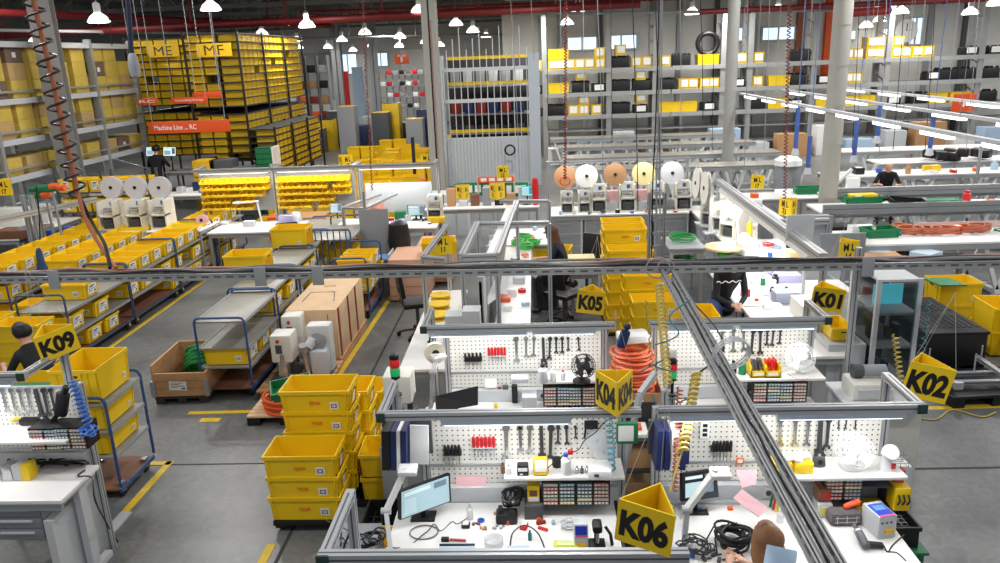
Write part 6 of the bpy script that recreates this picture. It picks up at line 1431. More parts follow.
# tall yellow bin stacks in the middle
for si, (x, y, n) in enumerate(((1.42, 9.05, 4), (1.36, 9.55, 5), (1.22, 10.1, 6), (1.2, 10.55, 7), (1.22, 11.0, 7))):
    for i in range(n):
        placed(BIN_S if si < 4 else BIN_L, (x + .004 * ((i * 7 + si) % 3 - 1), y, .05 + i * .186), random.uniform(-.012, .012), 'yellow bin, %s up in the %s central stack behind sign K05' % (nth(i), nth(si)), 'central yellow bin stacks')
    b = MB(); b.cbox((0, 0, .02), (.6, .38, .04), .006); tag(b.build('transport_plinth', BLACK, None, (x, y, 0)), 'black base below the %s central yellow bin stack' % nth(si), 'base')
# trolley with white trays, yellow bin left of the stack
t = table('trolley', 'grey trolley with white trays left of the central bin stacks', .45, .9, 10.9, 11.7, .62, LGREY, 'trolley')
boxthing('white_tray', (.65, 11.2, .621), (.4, .3, .05), WHITE, 'white tray on the grey trolley, front one', 'tray'); boxthing('cream_tray', (.66, 11.5, .621), (.4, .26, .1), mat('cream_tray', (240, 226, 170), .5), 'cream tray on the grey trolley, rear one', 'tray')
b = table('small_stand', 'small grey stand under the tilted yellow bin', -.0, .5, 11.95, 12.35, .5)
placed(BIN_S, (.24, 12.15, .51), -.2, 'tilted yellow bin beside the brown-haired person', rot=(.0, -.0, -.2))
t = table('shelf_trolley', 'grey wire trolley with green cables right of the central stacks', 1.95, 2.5, 11.3, 12.1, .85, GREY, 'trolley')
for i, z in enumerate((.86, .5)):
    if z < .8: MB().b6(-.26, .26, -.38, .38, z - .02, z).build('shelf', GREY, t)
    c = MB()
    for k in range(4): c.tube(coil_pts((0, 0, .02 + k * .02), .18, .012, 1, 18, jit=1.5), .012, 5)
    tag(c.build('green_cable', GRCAB, None, (2.22, 11.7, z)), 'green cable coil on the %s shelf of the wire trolley' % ('upper', 'lower')[i], 'cable')
# man's corner: yellow bin, grey counter, dishes
t = table('corner_table', 'grey table with a tall yellow bin left of the seated man', 1.5, 2.0, 8.0, 8.9, .6, LGREY)
placed(BIN_L, (1.86, 8.45, .61), PI / 2, 'yellow bin on the grey table left of the seated man', sc=(.8, .8, 1.1))
b = MB(); b.cbox((0, 0, .03), (.1, .07, .06), .025); tag(b.build('blue_tape_gun', BBLUE, None, (1.6, 8.15, .601)), 'blue tape gun on the grey table left of the seated man', 'tape gun')
for i, (x, y, d, m, n) in enumerate(((762, 283, (.3, .2, .06), PAPER, 'white papers'), (770, 272, (.2, .2, .03), PINK, 'pale pink papers'), (786, 280, (.3, .3, .1), mat('lilac', (186, 180, 214), .5), 'lilac lidded box'), (785, 302, (.28, .2, .14), mat('blue_grey_box', (150, 156, 176), .5), 'blue-grey box'), (763, 268, (.12, .1, .04), GREEN, 'green box'), (772, 308, (.2, .1, .05), WHITE, 'white block'))):
    boxthing('table_item', PZ(x, y, .801), d, m, n + ' on the table right of the seated man', 'box')
table('assembly_table', 'white table right of the seated man, in front of sign K01', 2.35, 3.0, 7.1, 8.65, .8)
for i in range(4):
    p = PZ(772 + i * 7, 294 + (i % 2) * 2, .801); tag(MB().lathe([(.03, 0), (.035, .05), (.02, .09), (0, .1)], n=12).build('dark_part', mat('part_navy', (30, 36, 52), .3), None, p), 'dark round part on the table right of the seated man, %s from the left' % nth(i), 'part', 'dark parts by the seated man')
# cream cabinets and yellow bins right of K01
for i, (x, y, w, h_) in enumerate(((3.0, 8.2, .35, 1.0), (3.3, 8.6, .4, 1.05))):
    t = thing('cream_cabinet', 'cream cabinet behind sign K01, %s' % ('left one' if i == 0 else 'right one'), 'cabinet', (x, y, 0)); MB().cbox((0, 0, h_ / 2), (w, .5, h_), .006).build('body', mat('cabinet_cream', (206, 204, 196), .5), t); MB().b6(-w / 2 + .03, w / 2 - .03, -.258, -.25, .05, h_ - .1).build('door', CREAM, t); MB().b6(w / 2 - .08, w / 2 - .06, -.27, -.258, h_ * .5, h_ * .6).build('handle', GREY, t)
placed(BIN_L, (2.98, 7.5, .88), PI / 2, 'yellow bin at the right of sign K01', sc=(.7, .6, .6)); boxthing('bin_ledge', (3.0, 7.5, 0), (.36, .56, .87), LGREY, 'pale cabinet under the yellow bin beside sign K01', 'cabinet')
# ================================================================ black pallet boxes and yellow bins at the right
def ribbox(x, y, L, W, H, rz, lab):
    t = thing('black_container', lab, 'container', (x, y, 0), rz)
    b = MB(); b.cbox((0, 0, .1 + H / 2), (L, W, H), .01)
    for i in range(6): b.b6(-L / 2 - .008, L / 2 + .008, -W / 2 + W * (i + .3) / 6, -W / 2 + W * (i + .5) / 6, .12, H)
    b.build('body', BLACK, t)
    b = MB()
    for x_ in (-L * .42, 0, L * .42): b.b6(x_ - .06, x_ + .06, -W / 2, W / 2, 0, .1)
    b.build('feet', BLACK, t)
    b = MB(); b.b6(-L / 2 - .012, L / 2 + .012, -W / 2 - .012, W / 2 + .012, H + .1, H + .13)
    for i in range(9): b.b6(-L / 2 + L * (i + .2) / 9, -L / 2 + L * (i + .7) / 9, -W * .38, -W * .05, H + .13, H + .136); b.b6(-L / 2 + L * (i + .2) / 9, -L / 2 + L * (i + .7) / 9, W * .08, W * .38, H + .13, H + .136)
    b.build('lid', mat('black_lid', (24, 24, 26), .75), t)
    return t
ribbox(4.72, 9.1, .66, 1.3, .38, .02, 'large black ribbed container with lid on the floor at the right')
t = thing('profile_skid', 'black pallet with loose aluminium profile frame in front of the black container', 'pallet', (4.72, 7.95, 0), .1)
b = MB(); b.b6(-.5, .5, -.35, .35, .1, .13)
for x in (-.42, 0, .42): b.b6(x - .06, x + .06, -.35, .35, 0, .1)
b.build('pallet', BLACK, t)
b = MB(); profile_bar(b, (-.42, -.3, .22), (-.36, .4, .24)); profile_bar(b, (.2, -.3, .22), (.24, .4, .24)); profile_bar(b, (-.4, .1, .19), (.5, .05, .19)); profile_bar(b, (-.4, -.12, .19), (.5, -.2, .19))
for x, y in ((-.38, .3), (.0, .08), (.22, .3), (.45, .0)): b.cyl((x, y, .2), (x, y, .42), .008, 6)
b.cbox((-.42, -.3, .24), (.08, .05, .08), .006); b.cbox((.2, -.3, .24), (.08, .05, .08), .006); b.build('profiles', AL, t)
for i in range(2): placed(BIN_B, (5.55, 10.2, .01 + i * .3), .02, '%s of the two big yellow bins behind the black container' % ('lower' if i == 0 else 'upper'), 'big yellow bins at the right')
for i, (x, y, z) in enumerate(((5.62, 9.2, .02), (5.62, 9.2, .31), (5.75, 8.5, .02), (5.75, 8.5, .31))): placed(BIN_B, (x, y, z), PI / 2 - .05, 'big yellow bin at the right picture edge, %s %s' % (('lower', 'upper')[i % 2], ('rear one', 'front one')[i // 2]), 'big yellow bins at the right edge')
b = MB(); b.cbox((0, 0, .01), (.42, .3, .02), .004); tag(b.build('green_tray', GREEN, None, (5.3, 9.95, .64), (.05, .1, .3)), 'flat green tray wedged between the yellow bins at the right', 'tray')
for i, (x, y) in enumerate(((4.0, 10.3), (4.8, 10.3))):
    o = boxthing('carton', (x, y + .6, 0), (.7, .34, .78), CARD, 'long brown carton behind the glazed cabinet, %s one' % ('left', 'right')[i]); MB().b6(-.34, .34, -.175, -.17, .72, .76).build('tape_strip', mat('tape_tan', (170, 126, 84), .6), o)
t = thing('steel_cart', 'low steel tub cart between the glazed cabinet and the black container', 'cart', (4.15, 10.1, 0))
b = tub_mb(.6, .8, .2, ribs=False, slot=False); b.xf(Matrix.Translation((0, 0, .55))); b.build('tub', [GREY, BLACK], t)
for sx in (-1, 1):
    for sy in (-1, 1): MB().cyl((0, 0, 0), (0, 0, .56), .015, 8).build('leg', STEEL, t, (sx * .26, sy * .36, 0))
for i in range(3): tag(MB().bar((-.2, -.3 + i * .15, 0), (.2, -.2 + i * .15, .03), .03, .02).build('steel_bar', STEEL, None, (4.15, 10.1, .6)), 'loose steel bar in the low tub cart, %s from the front' % nth(i), 'bar', 'bars in the tub cart')
c = MB()
for k in range(3): c.tube([Vector((random.uniform(-.35, .35), random.uniform(-.2, .2), .012)) for _ in range(5)], .006, 5)
tag(MB().tube(smooth_path([(-.5, .1, .01), (-.2, -.1, .01), (.1, .12, .01), (.3, -.05, .01), (.5, .05, .01)]), .007, 5).build('floor_cable', YHOSE, None, (4.15, 7.4, 0)), 'yellow cable lying on the floor behind sign K02', 'cable')
# ================================================================ harness tables at the right
def harness_table(x0, x1, Y, d, z, lab, lamp=False, beam=None, vs=1.15, top=TOP):
    t = thing('harness_table', lab, 'table', ((x0 + x1) / 2, Y, 0)); w = (x1 - x0) / 2
    b = MB(); b.cbox((0, d / 2, z - .02), (2 * w, d, .04), .005); b.build('table_top', top, t)
    b = MB(); b.bar((-w, .02, z - .07), (w, .02, z - .07), .04, .08); b.bar((-w, d - .03, z - .07), (w, d - .03, z - .07), .04, .08); b.build('rail', ALUD, t)
    n = max(2, int((x1 - x0) / vs)); b = MB()
    for i in range(n):
        x = -w + (i + .5) * 2 * w / n
        for y in (.06, d - .06):
            b.bar((x, y, .1), (x - .24, y, z - .1), .045, .06); b.bar((x, y, .1), (x + .24, y, z - .1), .045, .06)
        b.b6(x - .04, x + .04, .02, d - .02, .04, .1); b.b6(x - .03, x + .03, .05, .11, 0, .05); b.b6(x - .03, x + .03, d - .11, d - .05, 0, .05)
    b.bar((-w, d / 2, .07), (w, d / 2, .07), .05, .05)
    b.build('truss_legs', mat('truss_white', (224, 226, 226), .45), t)
    if beam:
        b = MB(); profile_bar(b, (-w, -.06, z + beam), (w, -.06, z + beam), .05, .16)
        for i in range(3): b.bar((-w + .1 + i * (2 * w - .2) / 2, -.04, z - .05), (-w + .1 + i * (2 * w - .2) / 2, -.04, z + beam), .04, .04)
        b.build('front_beam', [ALUD, SLOT], t)
    if lamp:
        b = MB(); b.cyl((-w + .2, -.05, z - .03), (w, -.05, z - .03), .035, 12); b.build('tube_rail', STEEL, t)
    return t
harness_table(4.55, 12, 11.25, .95, .85, 'white harness table with orange cable coils, nearest of the right-hand tables', vs=1.3)
harness_table(5.0, 13, 13.65, .8, .85, 'second harness table from the front at the right, with a bright tube rail', lamp=True, beam=.06, vs=1.2)
harness_table(5.62, 14.5, 15.35, .7, .85, 'third harness table from the front at the right, with a wide grey front beam', beam=.04, vs=1.2)
harness_table(6.5, 16, 17.4, .8, .85, 'fourth harness table at the right, behind the bald man', vs=1.3)
for i, (Y, x0) in enumerate(((18.9, .9), (21.2, .8), (23.7, .7), (26.2, .5))):
    if i < 2:
        harness_table(8.2, 17.5, Y, .8, .9, 'far harness table at the right of the columns, %s' % ('nearer', 'farther')[i], vs=1.4)
    harness_table(x0, 6.6, Y, .8, .95 + .0 * i, 'far grey harness table behind the wire reels, %s from the front' % nth(i), vs=.7, top=SHELFG)
b = MB(); b.cbox((0, 0, .44), (.5, .08, .88), .005); tag(b.build('end_board', LGREY, None, (4.75, 13.3, 0)), 'grey end panel at the left of the second harness table', 'panel')
post(5.75, 15.15, 0, 1.0, 'grey post at the left end of the third harness table', .1)
# goods on them
for i, x in enumerate((910, 926, 944, 970, 978, 900)):
    c = MB(); w = (1.0, .95, 1.0, .95, .85, .6)[i]
    for k in range(4): c.tube([Vector((v.x * 1.25, v.y * .8, v.z)) for v in coil_pts((0, 0, .02 + k * .022), .16 * w, .012, 1, 18, jit=1.2)], .015, 5)
    p = PZ(x, (234, 234, 234, 233, 231, 231)[i], .851); tag(c.build('cable_coil', mat('coil_terracotta', (184, 96, 64), .5) if i % 2 else mat('coil_brown', (196, 112, 76), .5), None, p), 'orange-brown cable coil on the nearest harness table, %s' % ('first from the left', 'second from the left', 'third from the left', 'fourth from the left', 'rear right one', 'small rear left one')[i], 'cable', 'cable coils on the harness table')
o = placed(TRAY_G, PZ(879, 236, .851), .1, 'green crate on the nearest harness table beside the cable coils', sc=(1.25, 1.0, 1.2))
boxthing('white_box', PZ(861, 233, .851), (.36, .2, .12), WHITE, 'white flat box left of the green crate on the harness table')
b = MB(); b.b6(0, 1.7, -.01, .01, 0, .1); tag(b.build('edge_board', mat('rose_board', (206, 180, 176), .6), None, PZ(915, 229, .851)), 'pale rose board standing behind the orange-brown coils', 'board')
for i, z in enumerate((.551, .652, .753)): boxthing('black_tray', (4.9, 12.6, z), (.5, .35, .1), BLACK, 'black tray in the pile at the left of the nearest harness table, %s' % ('lowest', 'middle', 'top')[i], 'tray')
boxthing('tray_stand', (4.9, 12.6, 0), (.5, .35, .55), DGREY, 'dark stand under the pile of black trays', 'stand')
placed(TRAY_G, PZ(862, 203, .911), .05, 'green crate with yellow contents on the second harness table', sc=(1.6, 1.0, 1.2)); boxthing('yellow_goods', PZ(862, 201, .93) , (.5, .2, .14), YEL, 'yellow goods filling the green crate on the second harness table', 'goods', bev=.04)
b = tub_mb(.6, .36, .1, slot=False); tag(b.build('black_crate_open', [BLACK, BLACK], None, PZ(907, 205, .911), (.1, .1, -.1)), 'black open crate tilted on the second harness table', 'crate')
boxthing('green_sheet', PZ(940, 201, .911), (.7, .2, .03), GREEN, 'flat green tray at the right of the tilted black crate', 'tray')
for i, (x, y, d, m, n) in enumerate(((855, 258, (.24, .2, .14), LGREY, 'pale'), (880, 262, (.3, .3, .16), PBLUE, 'pale blue'), (925, 262, (.34, .3, .16), mat('ice_blue', (190, 208, 220), .4), 'ice blue'), (903, 258, (.3, .16, .1), BLACK, 'black'))):
    p = PZ(x, y, .6); boxthing('supply_box', (p.x, p.y, .6), d, m, n + ' plastic box on the ledge below the nearest harness table', 'box', rot=(0, 0, .3 * i))
b = MB(); b.cbox((0, 0, .57), (2.3, .5, .06), .005)
for x in (-1, 0, 1): b.b6(x - .03, x + .03, -.03, .03, 0, .55)
tag(b.build('low_ledge', GREY, None, (PZ(893, 260, .6).x, PZ(893, 260, .6).y + .05, 0)), 'grey low ledge carrying plastic boxes below the nearest harness table', 'ledge')
# swing arm and white control box by the third table
b = MB(); b.bar(PY(836, 184, 15.3), PY(852, 169, 15.3), .06, .05); b.bar(PY(836, 184, 15.3), PY(836, 190, 15.3), .05, .05); tag(b.build('support_arm', WHITE), 'white bent arm at the left end of the third harness table', 'arm')
boxthing('control_box', (PY(854, 181, 15.6).x, 15.65, .852), (.24, .12, .26), WHITE, 'white control box beside the bent white arm', 'box')
boxthing('yellow_roll', PZ(931, 171, .851), (.4, .12, .14), YEL, 'yellow roll on the fourth harness table', 'roll', bev=.05)
post(PZ(948, 168, .85).x, 17.0, 0, 1.5, 'thin white post on the right of the yellow roll', .05)
placed(TRAY_G, (PY(809, 186, 15.8).x, 15.8, .801), 0, 'green crate on the far table left of the tall round column', sc=(1.4, 1.0, 1.2)); table('assembly_table', 'white table left of the tall round column', 3.75, 5.6, 15.3, 16.4, .8)
b = MB()
for i in range(9): b.cbox((random.uniform(-.9, .9), random.uniform(-.2, .2), .1 + random.uniform(0, .12)), (.3, .25, .2), .04, 0, (0, 0, random.uniform(0, 3)))
tag(b.build('black_bags', BLACK, None, PZ(955, 160, .9)), 'heap of black bags on the far harness table at the right', 'bags')
tag(MB().lathe([(.0, 0), (.32, 0), (.3, .12), (.2, .2), (0, .22)], n=20).build('white_dome', WHITE, None, PZ(788, 165, 1.0)), 'white domed cover between the red hose and the column', 'cover')
boxthing('cover_stand', PZ(788, 165, 1.0) - Vector((0, 0, 1.0)), (.5, .4, .99), GREY, 'grey stand under the white domed cover', 'stand')
# suspended LED trunking
def led_line(x, y0, y1, z, lab, n):
    t = thing('light_rail', lab, 'light rail', (x, y0, z)); L = y1 - y0
    b = MB(); b.b6(-.045, .045, 0, L, 0, .05); b.build('hanging_trunking', LGREY, t)
    for i in range(n):
        y = (i + .12) * L / n; MB().b6(-.045, .045, y, y + L / n * .5, -.05, 0).build('light_tube', LEDW, t)
    for i in range(n + 1): MB().cyl((0, min(i * L / n + .05, L - .05), .06), (0, min(i * L / n + .05, L - .05), 2.6), .004, 5).build('suspension_wire', GREY, t)
led_line(5.36, 8.6, 21.0, 2.5, 'suspended lamp line over the right tables, nearest the column', 8)
led_line(6.76, 10.6, 22.0, 2.5, 'suspended lamp line over the right tables, second from the column', 6)
led_line(8.4, 12.5, 22.5, 2.5, 'suspended lamp line at the far right, third from the column', 5)
for i, (x, y, h) in enumerate(((797, 128, .9), (809, 152, .7), (856, 135, .9), (879, 120, .7), (932, 130, .8))):
    p = PY(x, y, 17.5); b = MB(); b.cyl((0, 0, -h / 2), (0, 0, h / 2), .05, 8); b.lathe([(.03, 0), (.09, .02), (.06, .16), (.02, .18)], (0, 0, -h / 2 - .16), 10, 1); b.cyl((0, 0, h / 2), (0, 0, 3.2), .008, 5)
    tag(b.build('hanging_tool', [mat('balancer_blue', (70, 100, 170), .4), LGREY], None, p), 'blue air tool hanging over the far tables, %s from the left' % nth(i), 'air tool', 'blue hanging air tools')
t = PY(962, 112, 19); boxthing('hanging_sign', t, (.55, .02, .42), SIGNO, 'orange hanging board at the far right below the rack', 'sign', (.1, 0, .1))
b = MB(); b.bar((-.12, -.012, .2), (-.06, -.012, .3), .03, .004); b.bar((.0, -.012, .12), (0, -.012, .3), .05, .004); b.bar((.12, -.012, .2), (.06, -.012, .3), .03, .004); b.build('figure_mark', PAPER, bpy.data.objects['hanging_sign'])
# ================================================================ long storage rack at the back right
RY = 29.0
RK2 = thing('storage_rack', 'long grey storage rack with three loaded shelves along the back wall', 'rack', (0, RY, 0))
for x in (.4, 2.7, 4.35, 6.75, 7.7, 9.95, 12.5, 15.7, 18.5):
    b = MB(); b.b6(x - .09, x + .09, -.05, .05, 0, 5.0); b.b6(x - .09, x + .09, .85, .95, 0, 5.0)
    for i in range(9): b.bar((x, 0, .3 + i * .5), (x, .9, .55 + i * .5), .04)
    b.build('upright', mat('rack_post', (150, 152, 150), .5), RK2)
SHZ = (1.5, 2.3, 3.12)
for z in SHZ:
    for i in range(4):
        x0 = .4 + i * 4.55; b = MB(); b.b6(x0, x0 + 4.5, -.06, .96, z - .03, z); b.b6(x0, x0 + 4.5, -.09, -.05, z - .14, z + .01); b.build('shelf', mat('rack_shelf', (166, 168, 166), .5, .2), RK2)
for z in (.4, .95):
    b = MB(); b.b6(.4, 18.6, -.06, .9, z - .03, z); b.build('shelf', GREY, RK2)
def rackbin_mb(w, h, yellow=True, card=True):
    b = tub_mb(w, .5, h, ribs=False, slot=False) if yellow else MB()
    if not yellow:
        b.cbox((0, 0, h * .42), (w, .5, h * .84), .02)
        for i in range(7): b.sphere((-w / 2 + (i + .5) * w / 7, random.uniform(-.15, .15), h * .84), w * .12, 0, 7, 5)
    else: b.b6(-w * .4, w * .4, -.2, .2, h * .3, h * .75, 1)
    if card: b.b6(-w * .32, w * .34, -.262, -.25, h * .22, h * .88, 2)
    return b
RBP = [rackbin_mb(.4, .36).build('rack_bin', [YEL, BLACK, PAPER]), rackbin_mb(.78, .36, card=False).build('rack_bin', [YEL, BLACK, PAPER]), rackbin_mb(.62, .42, False, False).build('rack_bin', [BLACK, BLACK, PAPER]), rackbin_mb(.5, .3, False, True).build('rack_bin', [BLACK, BLACK, PAPER])]
for o, l in zip(RBP, ('yellow labelled bin', 'long yellow bin', 'black crate', 'black labelled crate')): tag(o, l, 'bin')
RB_N = ('yellow labelled bin', 'long yellow bin', 'black crate of parts', 'labelled black crate')
SEQ = {3.12: [(541, 0), (551, 0), (560, 0), (569.5, 0), (579, 0), (589, 0), (600, 0), (620, 2), (636, 0), (646, 0), (664, 0), (681, 2), (707, 1), (744, 0), (757, 0), (800, 2), (846, 0), (856, 0), (869, 0), (880, 0), (893, 0), (903, 0), (915, 0), (925, 0), (975, 3), (992, 3)],
       2.3: [(541, 3), (557, 1), (580, 2), (601, 3), (621, 2), (641, 2), (664, 2), (683, 0), (692, 0), (704, 0), (714, 0), (744, 3), (756, 0), (778, 1), (798, 2), (822, 3), (846, 0), (855, 0), (931, 3), (945, 2), (966, 2), (985, 2)],
       1.5: [(541, 3), (556, 2), (573, 0), (583, 0), (596, 0), (621, 2), (640, 3), (665, 1), (686, 1), (708, 3), (752, 2), (776, 1), (795, 3), (824, 1), (845, 1), (863, 1), (890, 3), (917, 2), (934, 1), (958, 1), (985, 2)]}
def clear_x(p, k):
    hw = (.2, .39, .31, .25)[k] + .1
    for ux in (.4, 2.7, 4.35, 6.75, 7.7, 9.95, 12.5, 15.7, 18.5):
        if abs(p.x - ux) < hw: p.x = ux + (hw if p.x > ux else -hw)
for si, z in enumerate(SHZ):
    xs = []
    for i, (px, k) in enumerate(SEQ[z]):
        p = PY(px, 85 - si * 20, RY + .3); clear_x(p, k)
        xs.append((p.x, k)); placed(RBP[k], (p.x, RY + .25, z + .002), random.uniform(-.05, .05), '%s, %s shelf of the back rack, %s from the left' % (RB_N[k], ('lowest loaded', 'middle', 'top')[si], nth(i)), 'containers on the long back rack')
    # second tier
    for i, (px, k) in enumerate(((600, 0), (620, 0), (869, 0), (880, 0), (893, 0), (558, 1)) if si == 2 else ((580, 0), (640, 0)) if si == 1 else ((583, 0), (640, 0))):
        p = PY(px, 85 - si * 20, RY + .3); clear_x(p, k); h = .44 if dict(SEQ[z]).get(px) == 2 else .37
        placed(RBP[k], (p.x, RY + .25, z + .002 + h), random.uniform(-.05, .05), '%s, upper tier of the %s back rack shelf, %s from the left' % (RB_N[k], ('lowest', 'middle', 'top')[si], nth(i)), 'containers on the long back rack')
c = MB(); c.tube([(.35 * math.cos(a * PI / 10), 0, .35 + .35 * math.sin(a * PI / 10)) for a in range(20)], .09, 8, closed=True); tag(c.build('black_hose_roll', BLACK, None, (PY(707, 60, RY + .3).x, RY + .3, 3.5)), 'black hose roll on the long yellow bin, top shelf of the back rack', 'hose')
t = thing('wall_clock', 'round white wall clock high on the back wall', 'clock', PY(906, 31, 31.5)); MB().lathe([(0, 0), (.42, 0), (.42, .04), (.38, .05), (0, .045)], n=28, axis=(0, -1, 0)).build('dial', WHITE, t); b = MB(); b.bar((0, -.055, 0), (.0, -.055, .28), .03, .01); b.bar((0, -.055, 0), (.2, -.055, .05), .03, .01); b.build('hands', BLACK, t)
# far goods under the rack
for i in range(14):
    x = .8 + i * 1.15; boxthing('pale_carton', (x, 27.6, 0), (.7 + .3 * (i % 2), .6, .5 + .25 * (i % 3)), (WHITE, PBLUE, LGREY, CARD)[i % 4], 'pale goods stack in front of the back rack, %s from the left' % nth(i), 'goods', grp='goods stacks by the back rack')
# ================================================================ grey framed store with yellow beams
ST = thing('framed_store', 'grey framed store with yellow beams and a corrugated lower panel', 'store', (-1.33, 23, 0))
for x in (-1.43, 1.33): MB().b6(x - .16, x + .16, -.2, .2, 0, 3.75).build('post', mat('store_grey', (176, 184, 192), .5), ST)
MB().b6(-1.3, 1.2, 1.6, 1.7, 0, 3.7).build('rear_panel', mat('store_dark', (44, 44, 48), .7), ST)
b = MB(); b.b6(-1.27, 1.17, -.02, .02, 0, 1.42)
for i in range(24): b.b6(-1.25 + i * .1, -1.2 + i * .1, -.045, -.02, .02, 1.4)
b.build('corrugated_panel', mat('store_panel', (190, 196, 200), .5), ST)
for z in (2.42, 3.3): MB().b6(-1.27, 1.17, -.06, .06, z, z + .1).build('cross_beam', LGREY, ST)
for z in (1.52, 2.9, 3.62): MB().b6(-1.2, 1.17, .4, .5, z, z + .09).build('yellow_beam', YEL, ST)
for z in (1.5, 2.05, 2.86): MB().b6(-1.2, 1.17, .4, 1.5, z - .03, z).build('shelf', GREY, ST)
for i in range(13): MB().cyl((-1.15 + i * .19, -.03, 1.42), (-1.15 + i * .19, -.03, 3.9 + .3 * (i % 3)), .014, 6).build('grille_bar', LGREY, ST)
for i in range(18):
    z = (1.5, 2.05, 2.86)[i % 3]; x = -2.35 + (i // 3) * .38
    boxthing('stored_item', (x, 23.9, z + .003), (.26, .3, .2 + .3 * ((i * 7) % 3) / 2), (BLACK, LGREY, NAVY, DGREY, GREY, DRED)[(i * 5) % 6], 'item in the grey framed store, %s from the left on the %s level' % (nth(i // 3), ('lower', 'middle', 'upper')[i % 3]), 'goods')
c = MB(); c.tube([(.14 * math.cos(a * PI / 10), 0, .14 * math.sin(a * PI / 10)) for a in range(20)], .03, 6, closed=True); tag(c.build('hanging_ring', BLACK, None, PY(510, 150, 22.6)), 'black ring hanging in front of the corrugated panel', 'ring')
# boards, screens and crates in front of the store
for i, (x0, x1, y0, y1, m, n) in enumerate(((478, 514, 176, 183, ORANGE, 'red-orange header board'), (455, 492, 182, 196, GREEN, 'green board, left one'), (497, 528, 182, 197, GREEN, 'green board, right one'))):
    p, q = PY(x0, y1, 15.2 + .05 * i), PY(x1, y0, 15.2 + .05 * i); b = MB(); b.cbox(((q.x - p.x) / 2, 0, (q.z - p.z) / 2), (q.x - p.x, .03, q.z - p.z), .004, 0)
    for s in (0, 1): b.b6((q.x - p.x) * s - .015, (q.x - p.x) * s + .015, .015, .04, -p.z, q.z - p.z, 1)
    o = tag(b.build('notice_board', [m, LGREY], None, p), n + ' in front of the framed store', 'board')
    for k in range(4): MB().b6((q.x - p.x) * (.08 + k * .23), (q.x - p.x) * (.24 + k * .23), -.018, -.0155, (q.z - p.z) * .25, (q.z - p.z) * .8).build('notice_sheet', PAPER, o)
monitor(PY(521, 186, 14.6), PY(533, 186, 14.6), PY(533, 196, 14.6), PY(521, 196, 14.6), 'small monitor with cyan screen beside the green boards', SCRCY, base=(PY(527, 190, 14.6).x, 14.7, .951), t_=.02)
table('assembly_table', 'white table below the green boards', -2.2, .05, 14.4, 15.0, .95)
for i in range(9): boxthing('bench_box', (-2.1 + i * .23, 14.7, .951), (.16, .14, .1 + .12 * (i % 3)), (GREY, BLACK, CARD, LGREY, BROWN)[i % 5], 'small box on the white table below the green boards, %s from the left' % nth(i), 'box', grp='boxes below the green boards')
# ================================================================ carton rack at the left
LX = -11.0
LR = thing('carton_rack', 'tall grey rack of yellow-brown cartons along the left side', 'rack', (LX, 18.5, 0))
yy = [13.2, 15.6, 17.9, 19.6, 21.7]
for y in yy:
    b = MB(); b.b6(-.08, .08, y - 18.55, y - 18.45, 0, 4.45); b.b6(-1.3, -1.2, y - 18.55, y - 18.45, 0, 4.45)
    for i in range(6): b.bar((0, y - 18.5, .3 + i * .65), (-1.25, y - 18.5, .7 + i * .65), .04)
    b.build('upright', GALV, LR)
RZ = (1.35, 2.15, 2.95, 3.7)
RZ = (1.62, 2.38, 3.2)
for z in RZ + (4.36, .8):
    b = MB(); b.b6(-.02, .06, 13.2 - 18.5, 21.7 - 18.5, z - .12, z); b.b6(-1.25, 0, 13.2 - 18.5, 21.7 - 18.5, z - .04, z - .02); b.build('beam_shelf', LGREY, LR)
    if z < 4: MB().b6(.02, .05, 13.2 - 18.5, 21.7 - 18.5, z + .12, z + .16).build('guard_rail', ALUD, LR)
YC = mat('yellow_carton', (208, 180, 80), .7, var=.1, scale=3); YC2 = mat('tan_carton', (190, 160, 104), .8, var=.1, scale=3); BC = mat('dark_carton', (118, 96, 84), .8)
def stackbox_mb(w, d, h):
    b = MB(); b.cbox((0, 0, h / 2), (d, w, h), .006, 0); b.b6(-d / 2 - .004, d / 2 + .004, -w / 2 - .004, w / 2 + .004, h * .82, h * .95, 0); b.b6(d / 2, d / 2 + .006, -.06, .06, h * .3, h * .6, 1); return b
CP = [stackbox_mb(.56, .7, .36).build('carton', [m, PAPER if m is BC else m]) for m in (YC, YC2, BC)]
for o in CP: tag(o, 'carton', 'carton')
for si, z in enumerate(RZ):
    n = 0
    cy_ = [a + .07 + (b2 - a - .14) * (j + .5) / int((b2 - a - .14) / .58) for a, b2 in zip(yy, yy[1:]) for j in range(int((b2 - a - .14) / .58))]
    for k, y in enumerate(cy_):
        hgt = (3, 2, 3)[si] - (0 if (k * 5 + si) % 4 else 1)
        if si < 2: hgt = 1 + ((k * 3 + si) % 3 > 0)
        for h in range(hgt):
            m = 2 if (k * 7 + si * 3 + h) % 9 == 0 else 1 if (k + h * 2 + si) % 4 == 0 else 0
            placed(CP[m], (LX - .4, y, z + .002 + h * .362), 0, '%s carton, %s column, %s tier, %s shelf of the left rack' % (('yellow', 'tan', 'dark brown')[m], nth(k), ('lower', 'second', 'third')[h], ('lowest', 'middle', 'upper')[si]), 'cartons in the left rack')
